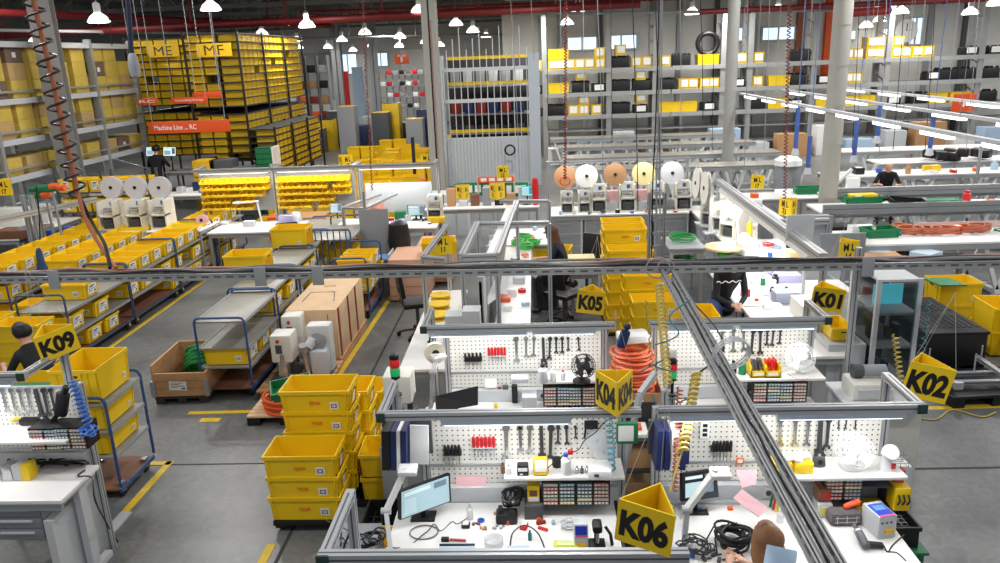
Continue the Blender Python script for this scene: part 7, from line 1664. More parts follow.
# ================================================================ bin towers ME and MF
TWX0, TWX1, TWY0, TWY1 = -9.8, -7.45, 20.2, 25.8
def tower(lab, x0, x1, y0, y1, z0, z1, n):
    t = thing('bin_rack', lab, 'rack', ((x0 + x1) / 2, (y0 + y1) / 2, 0)); w, d = (x1 - x0) / 2, (y1 - y0) / 2
    for sx in (-1, 1):
        for f in range(4): y = -d + f * d * 2 / 3; MB().b6(sx * w - .025, sx * w + .025, y - .025, y + .025, 0, z1 + .05).build('post', BLACK, t)
    b = MB()
    for i in range(n + 1):
        z = z0 + (z1 - z0) * i / n; b.b6(-w, w, -d, d, z - .018, z); b.b6(-w - .01, w + .01, -d - .01, d + .01, z - .026, z + .002)
    b.build('shelves', mat('rack_black', (36, 34, 28), .6), t); return t
TBQ = []
def fill_tower(lab, x0, x1, y0, y1, z0, z1, n, side, front, proto, gap=None):
    dz = (z1 - z0) / n
    for i in range(n):
        z = z0 + dz * i + .003
        if gap == i: continue
        m = int((y1 - y0 - .1) / side)
        for k in range(m):
            if (i * 13 + k * 7) % 41 == 0: continue
            TBQ.append((proto, (x1 - .3, y0 + .1 + (k + .5) * side, z), 0, 'yellow bin, %s level, %s from the front, aisle side of %s' % (nth(i), nth(k), lab), 'aisle-side bins of ' + lab))
        m = int((x1 - x0 - .6) / front)
        for k in range(m):
            if (i * 11 + k * 5) % 23 == 0: continue
            TBQ.append((proto, (x0 + .06 + (k + .5) * front, y0 + .3, z), -PI / 2, 'yellow bin, %s level, %s from the left on the front of %s' % (nth(i), nth(k), lab), 'front bins of ' + lab))
def towerbin(w, h, d=.5):
    b = tub_mb(d, w, h, .008, .95, ribs=False, slot=False); b.b6(d / 2 * .96, d / 2 * .985, -w * .3, w * .3, h * .3, h * .62, 1); return tag(b.build('tower_bin', [YEL, YELD]), 'bin', 'bin')
TB1 = towerbin(.33, .165); TB2 = towerbin(.33, .165); TB3 = towerbin(.3, .14)
n1 = 12
tower('tall black-framed rack full of yellow bins, marked MF', TWX0 + .95, TWX1, TWY0, TWY1, 1.3, 4.5, 16)
fill_tower('rack MF', TWX0 + .95, TWX1, TWY0, TWY1, 1.3, 4.5, 16, .36, .36, TB1, 6)
tower('tall black-framed rack full of yellow bins, marked ME', -11.3, -8.85, 22.0, 25.5, 1.3, 4.5, 16)
fill_tower('rack ME', -11.3, -8.85, 22.0, 25.5, 1.3, 4.5, 16, 1.6, .36, TB2, 6)
tower('low rack of small yellow bins right of rack MF', -7.38, -6.7, 20.0, 24.5, .9, 2.1, 7)
fill_tower('the low bin rack', -7.38, -6.7, 20.0, 24.5, .9, 2.1, 7, .36, .36, TB3)
TBQ.sort(key=lambda q: (Vector(q[1]) - cam.location).length)
rest = MB()
for q in TBQ[:300]: placed(*q)
for q in TBQ[300:]:
    M_ = Matrix.Translation(q[1]) @ Matrix.Rotation(q[2], 4, 'Z'); me_ = q[0].data
    o_ = len(rest.v); rest.v += [M_ @ v.co for v in me_.vertices]
    for p in me_.polygons: rest.f.append(tuple(i + o_ for i in p.vertices)); rest.m.append(p.material_index); rest.sm.append(False)
tag(rest.build('tower_bin_rows', [YEL, YELD]), 'remaining rearmost yellow bins in the tall and low black bin racks', 'bins', None, 'stuff')
for n, x, y, Y in (('ME', 163, 51, 21.9), ('MF', 214, 50, 20.1)):
    t = thing('rack_sign', 'dark lettering %s on its yellow rack plate' % n, 'sign', PY(x, y, Y)); MB().b6(-.45, .45, -.01, .01, -.16, .16).build('plate', YELD, t); letters(n, .24, t, (0, -.0125, 0), (PI / 2, 0, 0), mat('rack_letter', (64, 54, 20), .6), w=.5, bold=0)
def hsign(txt, x0, x1, y0, y1, Y, lab, w=None):
    p, q = PY(x0, y1, Y), PY(x1, y0, Y); c = (p + q) / 2; W, Hh = q.x - p.x, abs(q.z - p.z)
    t = thing('hanging_sign', lab, 'sign', c); MB().cbox((0, 0, 0), (W, .04, Hh), .004).build('board', SIGNO, t)
    if txt: letters(txt, Hh * .42, t, (-W * .43 if w else 0, -.0215, 0), (PI / 2, 0, 0), WHITE, w=w or W * .8, align='LEFT' if w else 'CENTER', bold=.015)
    b = MB(); b.cyl((-W * .45, 0, Hh / 2), (-W * .45, 0, 3), .008, 5); b.cyl((W * .45, 0, Hh / 2), (W * .45, 0, 3), .008, 5); b.build('hanging_wire', GREY, t)
hsign('Machine Line ... RC', 150, 229, 119.5, 134, 18, 'orange hanging sign reading Machine Line ... RC', 1.0)
hsign('Assembling Storage', 172, 207, 96.5, 104, 19, 'orange hanging sign with small white words, middle one'); hsign('RC', 138, 157, 98, 105, 19.2, 'short orange hanging sign, leftmost of the three small ones'); hsign('', 195, 221, 91, 98, 19.8, 'blank orange sign behind the small white-worded one')
# green drawer cabinet beside
t = thing('green_cabinet', 'dark green drawer cabinet with white edge in front of rack MF', 'cabinet', PZ(268, 172, .0)); p = PY(266, 147, 19.6); t.location = (p.x, 19.6, 0)
MB().cbox((0, 0, .85), (.42, .5, 1.7), .01).build('body', mat('cabinet_green', (14, 74, 50), .5), t); MB().b6(.21, .26, -.26, .26, 0, 1.7).build('white_edge', WHITE, t)
for i in range(6): MB().b6(-.2, .2, -.262, -.25, .9 + i * .13, .9 + i * .13 + .11).build('drawer', GREEN, t)
# ================================================================ field of yellow bins far back in the middle
FB = tub_mb(.6, .4, .3, ribs=False, slot=False).build('far_bin', [YEL, BLACK]); tag(FB, 'bin', 'bin')
R = random.Random(5); nfb = 0
for r in range(13):
    for c_ in range(8 + r // 2):
        x = -6.2 + c_ * .47 + R.uniform(-.01, .01) - r * .1; y = 17.3 + r * 1.0 + R.uniform(-.2, .2)
        if R.random() < .12 or x > -2.9 or (x < -6.35 and y > 19.6): continue
        h = R.choice((1, 2, 2, 3))
        for q in range(h):
            nfb += 1; placed(FB, (x, y, .0 + q * .3), R.choice((0, .02, -.02)), 'yellow bin, %s row and %s column of the far floor field, %s' % (nth(r), nth(c_), ('on the floor', 'second up', 'top one')[q]), 'far yellow bin field', sc=(.72, .98, 1))
for i, (x, y, d, m, n) in enumerate(((395, 165, (.5, .4, .3), BBLUE, 'blue rounded'), (305, 170, (1.0, .7, .5), CARD, 'wide brown'), (412, 150, (.7, .5, .8), LGREY, 'grey'), (448, 128, (.8, .6, .9), LGREY, 'pale far'), (280, 168, (.4, .4, .5), ORANGE, 'orange'), (404, 176, (.3, .3, .7), ORANGE, 'tall orange'))):
    p = PZ(x, y, .0); p.y = min(p.y, 27); boxthing('floor_box', (PY(x, y, 17.0).x, 16.6 - .01 * i, .0), d, m, n + ' box at the front of the far yellow bins', 'box', bev=.04 if i == 0 else .006)
for i in range(11):
    p = PY(318 + i * 11, 150, 33 + (i % 3)); boxthing('far_machine', (p.x, p.y, 0), (.7, .8, 1.0 + .3 * (i % 4)), (DGREY, LGREY, NAVY, GREY, DGREY, YEL)[(i * 5) % 6], 'far machine by the rear wall, %s from the left' % nth(i), 'machine', top=(YEL, BLACK, LGREY)[i % 3])
for i in range(10):
    p = PY(378 + i * 6.4, 100, 44); t = thing('far_rack', 'slim far rack by the rear wall right of the red pipe, %s from the left' % nth(i), 'rack', (p.x, 44, 0)); b = MB()
    for sx in (-.16, .16): b.b6(sx - .02, sx + .02, -.02, .02, 0, 3.1)
    for z in (.5, 1.1, 1.7, 2.3, 2.9): b.b6(-.18, .18, -.2, .2, z - .03, z)
    b.build('frame', GREY, t)
    for z in (1.1, 1.7, 2.3, 2.9):
        if (i * 3 + int(z * 10)) % 4: MB().cbox((0, 0, z + .12), (.26, .26, .22), .02).build('load', (BLACK, WHITE, RED, GREY)[(i + int(z * 7)) % 4], t)
tag(MB().cyl((0, 0, 0), (0, 0, 3.2), .12, 10).build('red_pillar', RED, None, (PY(348, 100, 42).x, 42, 0)), 'red vertical pipe far back beside the rear column', 'pipe')
tag(MB().b6(-.3, .3, -.05, .05, 0, 3.4).build('blue_white_board', PBLUE, None, (PY(352, 95, 42).x + .4, 42, 0)), 'pale blue tall panel beside the far red pipe', 'panel')
p = PY(402, 64, 40); boxthing('hanging_board', p, (.7, .05, .5), ORANGE, 'orange hanging board with white marks near the rear wall', 'sign'); MB().b6(-.05, .05, -.03, -.026, .08, .42).build('white_mark', PAPER, bpy.data.objects['hanging_board']); MB().b6(-.2, .2, -.03, -.026, .36, .44).build('white_mark', PAPER, bpy.data.objects['hanging_board'])
for i in range(4):
    p = PY(292 + i * 11, 90, 37); t = thing('far_shelving', 'far shelving behind rack MF, %s from the left' % nth(i), 'shelving', (p.x, 37, 0)); b = MB()
    for sx in (-.25, .25): b.b6(sx - .03, sx + .03, -.2, .2, 0, 4.0)
    for k in range(5): b.b6(-.25, .25, -.2, .2, .7 * k + .4, .7 * k + .44)
    b.build('frame', GREY, t)
    for k in range(5): MB().cbox((0, 0, .7 * k + .62), (.4, .3, .34), .03).build('load', (CARD, BLACK, LGREY, ORANGE, DRED)[(k + i) % 5], t)
# forklift-like orange truck, blue cap
b = MB(); b.cbox((0, 0, .5), (.5, .8, .5), .05, 0); b.cbox((0, .2, 1.0), (.08, .1, 1.6), .01, 1); b.cbox((.0, -.5, .1), (.4, .8, .06), .01, 1); tag(b.build('pallet_truck', [ORANGE, BLACK], None, (PY(413, 165, 19.5).x, 19.5, 0)), 'orange pallet truck parked right of the far yellow bins', 'truck')
# ================================================================ benches at middle left
table('assembly_table', 'white bench carrying the three cream machines, left of the small bin wall', -7.55, -6.0, 13.3, 14.1, .9)
for i, (x, xr) in enumerate(((128, 112), (152, 136), (174, 160))):
    p = PZ(x, 223, .901); t = strip_machine(p.x, 13.6, .901, 'cream crimping machine with reel above, %s of the three at the left' % nth(i), 'cream machines at the left', 0, 1.25)
    q = PY(xr, 187.5, 13.75); wire_reel(q.x, q.y, q.z, .2, GRR, 'grey-white wire reel over the cream machines, %s of the three' % nth(i))
    b = MB(); b.bar((0, .1, 0), (0, .12, -(q.z - .93)), .03, .03); tag(b.build('reel_post', LGREY, None, q), 'post carrying the %s grey-white reel at the left' % nth(i), 'post')
wire_reel(-6.12, 13.7, 1.01, .1, PINK, 'small pinkish reel left of the small bin wall')
SB = MB()
SB._add([(-.05, -.09, 0), (.05, -.09, 0), (.05, .09, 0), (-.05, .09, 0), (-.052, -.1, .045), (.052, -.1, .045), (.054, .09, .095), (-.054, .09, .095), (-.045, -.08, .045), (.045, -.08, .045), (.046, .084, .09), (-.046, .084, .09), (-.044, -.075, .01), (.044, -.075, .01), (.044, .08, .01), (-.044, .08, .01)],
        [(3, 2, 1, 0), (0, 1, 5, 4), (1, 2, 6, 5), (2, 3, 7, 6), (3, 0, 4, 7), (4, 5, 9, 8), (5, 6, 10, 9), (6, 7, 11, 10), (7, 4, 8, 11), (8, 9, 13, 12), (9, 10, 14, 13), (10, 11, 15, 14), (11, 8, 12, 15), (12, 13, 14, 15)], 0)
SB = tag(SB.build('small_bin', YEL), 'bin', 'bin')
def binwall(x0, x1, y, z0, rows, cols, lab, skip):
    a = PY(x0, 200, y).x; b2 = PY(x1, 200, y).x; t = thing('bin_holder', lab, 'panel', ((a + b2) / 2, y + .11, 0)); w = (b2 - a) / 2
    b = MB(); b.b6(-w - .04, w + .04, 0, .02, z0 - .05, z0 + rows * .125 + .03)
    for sx in (-1, 1): b.b6(sx * (w + .04) - .02, sx * (w + .04) + .02, -.02, .04, 0, z0 + rows * .125 + .2)
    b.build('back_plate', GREY, t)
    dx = (b2 - a) / cols
    for r in range(rows):
        for c_ in range(cols):
            if (r, c_) in skip or (r < 2 and c_ > cols - 4): continue
            placed(SB, (a + (c_ + .5) * dx, y, z0 + r * .125), 0, 'small yellow bin, %s row from the bottom, %s from the left, %s' % (nth(r), nth(c_), lab.split(',')[1].strip()), 'small bins, ' + lab.split(',')[1].strip(), sc=(dx / .112, 1, 1.0))
binwall(203, 271, 14.4, 1.06, 5, 12, 'grey back plate of small yellow bins, left panel', ((1, 5), (2, 11)))
binwall(279, 352, 14.4, 1.06, 5, 13, 'grey back plate of small yellow bins, right panel', ((0, 6), (3, 9)))
for i, (a, b2) in enumerate(((200, 275), (277, 355), (358, 436))):
    p, q = PY(a, 184, 14.3), PY(b2, 180, 14.3); t = frame('overhead_portal', 'pale overhead lamp portal over the %s' % ('left small bin panel', 'right small bin panel', 'white panel desk')[i], [((p.x, 14.1, 1.85), (q.x, 14.1, 1.85), .06), ((p.x, 14.62, 0), (p.x, 14.62, 1.85)), ((q.x, 14.62, 0), (q.x, 14.62, 1.85)), ((p.x, 14.1, 1.85), (p.x, 14.62, 1.85)), ((q.x, 14.1, 1.85), (q.x, 14.62, 1.85))])
    h = MB(); h.b6(.05, q.x - p.x - .05, .04, .14, 1.78, 1.83); h = h.build('lamp_housing', WHITE, t); MB().b6(.08, q.x - p.x - .08, .05, .13, 1.772, 1.78).build('lamp_tube', LEDW, h)
    l = bpy.data.lights.new('bench_light', 'AREA'); l.shape = 'RECTANGLE'; l.size = q.x - p.x; l.size_y = .08; l.energy = 9; lo = bpy.data.objects.new('bench_light', l); COL.objects.link(lo); lo.location = ((p.x + q.x) / 2, 14.19, 1.76)
table('assembly_table', 'white desk below the left small bin panel', -6.0, -4.75, 13.5, 14.5, .8); table('assembly_table', 'white desk below the right small bin panel', -4.6, -3.2, 13.5, 14.5, .8); table('assembly_table', 'white desk in front of the tall white panel', -3.0, -1.8, 13.5, 14.5, .8)
p, q = PY(367, 213, 14.5), PY(431, 182, 14.5); b = MB(); b.cbox(((p.x + q.x) / 2, 14.55, (p.z + q.z) / 2), (q.x - p.x, .04, q.z - p.z), .005); tag(b.build('white_screen', LGREY), 'wide pale panel standing behind the white desk', 'panel')
monitor(PY(330, 203, 14.2), PY(342, 203, 14.2), PY(342, 213, 14.2), PY(330, 213, 14.2), 'small monitor with pale screen right of the small bin panel', SCREEN, base=(PY(336, 210, 14.2).x, 14.25, .801), t_=.02)
monitor(PY(407, 205, 14.1), PY(425, 205, 14.2), PY(424, 215, 14.2), PY(408, 216, 14.1), 'open laptop-like screen on the white panel desk', SCREEN, base=(PY(416, 212, 14.1).x, 14.2, .801), t_=.015)
for i, (x, y, d, m, n) in enumerate(((402, 217, (.2, .16, .14), GREEN, 'green crate-like'), (288, 222, (.3, .2, .14), mat('lilac', (186, 180, 214), .5), 'lilac'), (332, 221, (.16, .14, .1), YEL, 'yellow'), (300, 220, (.14, .14, .2), WHITE, 'white'), (376, 215, (.1, .1, .2), DRED, 'dark red'), (384, 216, (.1, .1, .14), BLACK, 'black'), (437, 222, (.3, .2, .1), YEL, 'yellow low'), (225, 222, (.3, .2, .05), WHITE, 'white flat'), (250, 226, (.2, .15, .1), LGREY, 'grey'))):
    boxthing('desk_item', (PZ(x, y, .801).x, min(14.35, PZ(x, y, .801).y), .801), d, m, n + ' box on the white desks in the middle left', 'box')
armlamp(PZ(262, 224, .801), PZ(262, 224, .801) + Vector((-.08, .1, .42)), PZ(262, 224, .801) + Vector((-.45, .1, .4)), 'white swing arm lamp with ring head on the left small bin desk', hd=(-.1, 0, 0))
chair(-4.35, 13.1, .4, 'black swivel chair at the desk of the right small bin panel')
strip_machine(PZ(437, 218, .801).x, 14.1, .801, 'pale machine at the right end of the white panel desk', None, 0, 1.1)
b = MB(); b.lathe([(0, 0), (.16, .0), (.2, .2), (.16, .5), (.05, .56), (0, .56)], n=16); tag(b.build('hanging_coat', BLACK, None, (PY(398, 235, 12.6).x, 12.7, .55)), 'black coat hanging at the grey screen left of the wooden boxes', 'coat')
t = table('blue_stool', 'blue topped high stool in front of the black coat', -2.75, -2.35, 12.0, 12.35, .62, mat('stool_blue', (110, 140, 186), .5), 'stool')
for i in range(2):
    b = MB(); b.cbox((0, 0, .36), (.6, .9, .66 - .06 * i), .005, 0)
    for k in range(4): b.b6(-.305, .305, -.455, -.45, .1 + k * .15, .105 + k * .15, 1)
    tag(b.build('wooden_case', [mat('salmon_wood', (214, 166, 138), .7, var=.1, scale=5), BROWN], None, ((-2.05, -1.75)[i], (13.0, 13.9)[i] - .9, 0)), 'salmon wooden case behind sign ML 11, %s one' % ('front', 'rear')[i], 'case')
placed(BIN_B, (PZ(445, 228, .9).x, 12.0, .705), .2, 'yellow bin on top of the wooden cases behind sign ML 11', sc=.7)
t = make_cart(1.2, .62, (.14, .5, .95), 1.12); t['label'] = 'blue barred trolley with grey top left of the black coat'; t.location = (-3.3, 12.6, 0); _used.add(t.name)
b = MB()
for k in range(6): b.cyl((-.26 + k * .1, -.6, .5), (-.26 + k * .1, -.6, 1.1), .01, 6)
b.build('end_bars', BLUE, t)
placed(BIN_L, (-3.3, 12.5, .515), 0, 'yellow bin inside the blue barred trolley'); placed(BIN_L, (-3.3, 12.95, .515), 0, 'rear yellow bin inside the blue barred trolley')
frame('overhead_portal', 'low aluminium portal with salmon bundles left of the blue stool', [((-3.3, 12.9, 1.3), (-2.9, 14.2, 1.3)), ((-2.9, 12.8, 1.3), (-2.6, 14.2, 1.3)), ((-3.3, 12.9, 1.3), (-2.9, 12.8, 1.3)), ((-2.9, 12.8, 0), (-2.9, 12.8, 1.6)), ((-3.3, 12.9, 1.0), (-3.3, 12.9, 1.3))])
boxthing('salmon_bundle', (-2.85, 13.3, .82), (.3, .5, .45), mat('salmon', (226, 140, 112), .6), 'salmon bundle under the low aluminium portal', 'bundle', bev=.06)
boxthing('grey_screen', (-2.75, 12.75, .0), (.5, .03, 1.3), GREY, 'grey screen panel left of the black coat', 'panel')
# bench at far left with silver rail
t = frame('overhead_portal', 'long grey rail portal slanting over the left bench', [((-7.42, 9.9, 1.4), (-6.62, 12.2, 1.4), .09), ((-7.42, 9.9, 1.4), (-7.42, 9.9, 0)), ((-6.62, 12.2, 1.4), (-6.62, 12.2, 0))]); t.location.x -= 1.6; t.location.y += 1.8
table('assembly_table', 'white bench under the slanting rail at the left', -11.3, -9.3, 13.2, 15.2, .85)
for i in range(2):
    p = PY(26 + i * 8, 212, 12.8); post(p.x, p.y, 0, 1.7, 'grey post at the left bench, %s one' % ('left', 'right')[i], .07)
for i, (x, y) in enumerate(((44, 189), (52, 190), (36, 197))):
    p = PY(x, y, 13.0); b = MB(); b.cyl((-.25, 0, 0), (.12, 0, 0.03), .05, 10, 0); b.cyl((.12, 0, .03), (.24, 0, .04), .06, 10, 1); b.bar((0, 0, 0), (0, .02, -(p.z - .85)), .03, .03, 2); tag(b.build('power_tool', [GREEN, ORANGE, GREY], None, p), 'green and orange power tool on its stand at the left bench, %s' % ('rear', 'right', 'front')[i], 'tool')
for i, (x, y, d, m, n) in enumerate(((12, 225, (.7, .3, .34), CREAM, 'cream long'), (46, 222, (.2, .2, .36), LGREY, 'pale upright'), (14, 245, (.5, .3, .2), STEEL, 'steel'), (50, 236, (.16, .16, .12), BBLUE, 'blue'), (70, 232, (.2, .2, .1), BBLUE, 'flat blue'), (20, 208, (.5, .3, .1), YELD, 'ochre'), (8, 240, (.6, .4, .15), BROWN, 'brown'))):
    p = PZ(x, y, .851); boxthing('bench_item', (max(-11.1, p.x), min(15.0, max(13.4, p.y)), .851), d, m, n + ' item on the white bench under the slanting rail', 'item')
# yellow bin shelf behind the coil hose
t = thing('bin_shelf', 'rack of yellow bins behind the three grey-white reels', 'rack', (-8.75, 15.4, 0)); b = MB()
for z in (.55, .95, 1.35): b.b6(-.95, .95, -.2, .25, z - .03, z)
for sx in (-.95, 0, .95): b.b6(sx - .02, sx + .02, -.2, -.16, 0, 1.75); b.b6(sx - .02, sx + .02, .2, .25, 0, 1.75)
b.build('frame', DGREY, t)
for r in range(3):
    for c_ in range(6): placed(BIN_L, (-9.5 + c_ * .31, 15.38, (.552, .952, 1.352)[r]), -PI / 2, 'yellow bin on the %s shelf behind the grey-white reels, %s from the left' % (('lower', 'middle', 'upper')[r], nth(c_)), 'bins behind the grey-white reels', sc=(.65, .75, 1.25))
# computer desk of the standing person
table('computer_desk', 'desk with two bright monitors in front of the standing person', -10.2, -8.4, 20.9, 21.6, .95)
for i, (a, b2) in enumerate(((146, 158), (163, 176))):
    monitor(PY(a, 147, 21.2), PY(b2, 147, 21.2), PY(b2, 156, 21.2), PY(a, 156, 21.2), 'bright monitor in front of the standing person, %s one' % ('left', 'right')[i], emis('scr_bright', (200, 226, 240), 1.3), base=(PY((a + b2) / 2, 150, 21.2).x, 21.25, .951), t_=.03)
table('assembly_table', 'cluttered pale table behind the three grey-white reels', -9.6, -7.2, 17.2, 18.4, .9)
for i in range(8): boxthing('table_item', (-9.3 + i * .26, 17.6 + .3 * (i % 2), .901), (.14, .2, .08 + .06 * (i % 3)), (PINK, PBLUE, WHITE, BLACK, LGREY, NAVY, BBLUE, DRED)[i], 'small %s item on the cluttered pale table' % ('pink', 'pale blue', 'white', 'black', 'grey', 'navy', 'bright blue', 'dark red')[i], 'item')
for i, (x, m, h) in enumerate(((222, DGREY, 1.5), (205, YELD, 1.5), (240, DGREY, 1.3))):
    p = PY(x, 160, 18.8); b = MB(); b.cbox((0, 0, h / 2), (.55, .5, h), .01, 0)
    for k in range(4): b.b6(-.24, .24, -.256, -.25, .1 + k * h * .22, .1 + k * h * .22 + .02, 1)
    tag(b.build('floor_cabinet', [m, BLACK], None, (p.x, 18.9, 0)), '%s cabinet below the large orange sign, %s' % ('ochre' if m is YELD else 'dark', ('middle', 'left', 'right')[i]), 'cabinet')
# ================================================================ people
def person(lab, J, mats, loc, rz=0., s=1., hair=None, hairm=HAIRB, extra=None, chain_legs=True):
    """J: joint name -> position (local, metres); one skinned surface, coloured by body region"""
    R = dict(pel=.145, wai=.125, che=.15, nek=.055, jaw=.066, hed=.09, top=.05, shl=.062, shr=.062, ell=.043, elr=.043, wrl=.03, wrr=.03, hipl=.088, hipr=.088, knl=.06, knr=.06, anl=.042, anr=.042, tol=.035, tor=.035)
    E_ = [('pel', 'wai'), ('wai', 'che'), ('che', 'nek'), ('nek', 'jaw'), ('jaw', 'hed'), ('hed', 'top'), ('che', 'shl'), ('che', 'shr'), ('shl', 'ell'), ('ell', 'wrl'), ('shr', 'elr'), ('elr', 'wrr'), ('pel', 'hipl'), ('pel', 'hipr'), ('hipl', 'knl'), ('knl', 'anl'), ('anl', 'tol'), ('hipr', 'knr'), ('knr', 'anr'), ('anr', 'tor')]
    J = {k: Vector(v) for k, v in J.items()}; names = list(R); vs = [J[k] for k in names]; rad = [R[k] for k in names]; es = [(names.index(a), names.index(b)) for a, b in E_]; reg = {}
    seg = [(J[a], J[b], (mats['shirt'] if a in ('pel', 'wai', 'che') and b not in ('hipl', 'hipr') else mats['skin'] if a in ('nek', 'jaw', 'hed') else mats['sleeve'] if b in ('ell', 'elr') else mats['fore'] if b in ('wrl', 'wrr') else mats['shoe'] if b in ('tol', 'tor') else mats['pants'])) for a, b in E_]
    for w, e in (('wrl', 'ell'), ('wrr', 'elr')):
        d = (J[w] - J[e]).normalized(); side = d.cross(Vector((0, 0, 1))); side = side.normalized() if side.length > .1 else Vector((1, 0, 0)); dn = d.cross(side).normalized()
        if dn.z > 0: dn = -dn
        vs.append(J[w] + d * .045); rad.append(.03); palm = len(vs) - 1; es.append((names.index(w), palm)); seg.append((J[w], vs[palm], mats['skin']))
        for k in range(4):
            b0 = J[w] + d * .085 + side * (.027 - k * .018); ln = (.062, .072, .068, .052)[k]
            m_ = b0 + d * ln * .5 + dn * .008; t_ = m_ + d * ln * .38 + dn * .025
            i0 = len(vs); vs += [b0, m_, t_]; rad += [.0105, .0092, .008]; es += [(palm, i0), (i0, i0 + 1), (i0 + 1, i0 + 2)]; seg.append((b0, t_, mats['skin']))
        sgn = 1 if w == 'wrl' else -1
        b0 = J[w] + d * .04 + side * .034 * sgn; t0 = b0 + d * .03 + side * .022 * sgn + dn * .01; i0 = len(vs); vs += [b0, t0]; rad += [.0115, .009]; es += [(palm, i0), (i0, i0 + 1)]; seg.append((b0, t0, mats['skin']))
    me = bpy.data.meshes.new('skeleton'); me.from_pydata([tuple(v) for v in vs], es, []); o = bpy.data.objects.new('skeleton', me); COL.objects.link(o)
    sk = o.modifiers.new('s', 'SKIN'); sk.use_smooth_shade = True
    for i, d in enumerate(me.skin_vertices[0].data): d.radius = (rad[i] * (1.12 if i < 3 else 1), rad[i]); d.use_root = i == 0
    o.modifiers.new('u', 'SUBSURF').levels = 2
    bm_ = bpy.data.meshes.new_from_object(o.evaluated_get(bpy.context.evaluated_depsgraph_get())); bpy.data.objects.remove(o)
    ml = []; [ml.append(x[2]) for x in seg if x[2] not in ml]; bm_.materials.clear()
    for x in ml: bm_.materials.append(x)
    for p in bm_.polygons:
        c = p.center; best = None
        for a, b, x in seg:
            ab = b - a; t = max(0, min(1, (c - a).dot(ab) / max(1e-9, ab.length_squared))); dd = (a + ab * t - c).length
            if best is None or dd < best[0]: best = (dd, x)
        p.material_index = ml.index(best[1]); p.use_smooth = True
    body = bpy.data.objects.new('person', bm_); COL.objects.link(body); body.location = loc; body.rotation_euler = (0, 0, rz); body.scale = (s, s, s); tag(body, lab, 'person')
    # head details; the face looks along -y of the head unless J has 'face'
    f = Vector(J.get('face', (0, -1, 0))).normalized(); h = J['hed']; up = (J['top'] - J['jaw']).normalized(); sd = f.cross(up).normalized()
    b = MB(); b.sphere(h + f * .088 + up * -.005, .014, 0, 8, 6, (1, 1, 1.5)); b.sphere(h + sd * .09 - f * .005, .018, 0, 8, 6, (.6, 1, 1.5)); b.sphere(h - sd * .09 - f * .005, .018, 0, 8, 6, (.6, 1, 1.5)); b.bar(h + f * .085 - up * .05 - sd * .022, h + f * .085 - up * .05 + sd * .022, .008, .008, 1)
    for q in (1, -1): b.sphere(h + f * .08 + up * .02 + sd * q * .034, .01, 2, 8, 6)
    b.build('face', [mats['skin'], mat('lips', (176, 96, 92), .5), BLACK], body)
    if hair:
        b = MB(); n = 16; L = hair
        rows = []
        for i in range(9):
            th = PI / 2 - i * (PI / 2 + .35) / 5 if i < 6 else None; row = []
            for j in range(n):
                a = 2 * PI * j / n; dirv = -f * math.cos(a) + sd * math.sin(a); front = max(0, -math.cos(a) - .25)
                if i < 6: r_ = .112; v = h + up * .012 + (dirv * math.cos(th) + up * math.sin(th)) * r_; v += up * front * .16 * (i / 5) - f * front * .03 * (i / 5)
                else: v = rows[5][j] + (up * -1 * (L * (i - 5) / 3) * (1 - min(1, front * 1.6))) + dirv * (.01 if L > .1 else -.008) * (i - 5)
                row.append(v)
            rows.append(row)
        b._add([v for r in rows for v in r], [(i * n + j, i * n + (j + 1) % n, (i + 1) * n + (j + 1) % n, (i + 1) * n + j) for i in range(8) for j in range(n)], 0, True)
        b.build('hair', hairm, body)
    return body
def pose(lean=0., sit=True, seat=.47, hl=(.22, -.32, 0), hr=(-.22, -.32, 0), head=(0, -.02, 0), turn=0.):
    """seated or standing skeleton facing -y; hands given relative to the chest"""
    z0 = seat + .09 if sit else .93
    P = Vector((0, 0, z0)); W = P + Vector((0, -lean * .35, .2)); C = W + Vector((0, -lean * .5, .24)); N = C + Vector((0, -lean * .25 + .0, .13)); H = Vector(head)
    d = dict(pel=P, wai=W, che=C, nek=N, jaw=N + Vector((0, -.03, .07)) + H * .5, hed=N + Vector((0, -.03, .15)) + H, top=N + Vector((0, -.025, .195)) + H * 1.3, shl=C + Vector((.17, 0, .05)), shr=C + Vector((-.17, 0, .05)))
    for k, hnd, sx in (('l', hl, 1), ('r', hr, -1)):
        w = C + Vector(hnd); s = d['sh' + k]; m = (s + w) / 2; L = (w - s).length; bend = math.sqrt(max(0.003, .29 ** 2 - (L / 2) ** 2)); d['el' + k] = m + Vector((sx * bend * .5, bend * .35, -bend * .75)); d['wr' + k] = w
        hp = P + Vector((sx * .09, -.02, -.03)); d['hip' + k] = hp
        if sit: d['kn' + k] = hp + Vector((sx * .06, -.42, .02)); d['an' + k] = d['kn' + k] + Vector((0, .04, -d['kn' + k].z + .07)); d['to' + k] = d['an' + k] + Vector((0, -.15, -.03))
        else: d['kn' + k] = hp + Vector((sx * .02, -.03, -.42)); d['an' + k] = Vector((sx * .12, .02, .07)); d['to' + k] = Vector((sx * .14, -.14, .035))
    d['face'] = (math.sin(turn), -math.cos(turn), -.15); return d
DK = dict(shirt=SHIRT, sleeve=SHIRT, fore=SKIN, skin=SKIN, pants=mat('dark_trousers', (34, 36, 44), .8), shoe=BLACK)
NV = dict(DK, shirt=SHIRTN, sleeve=SHIRTN, fore=SHIRTN); 
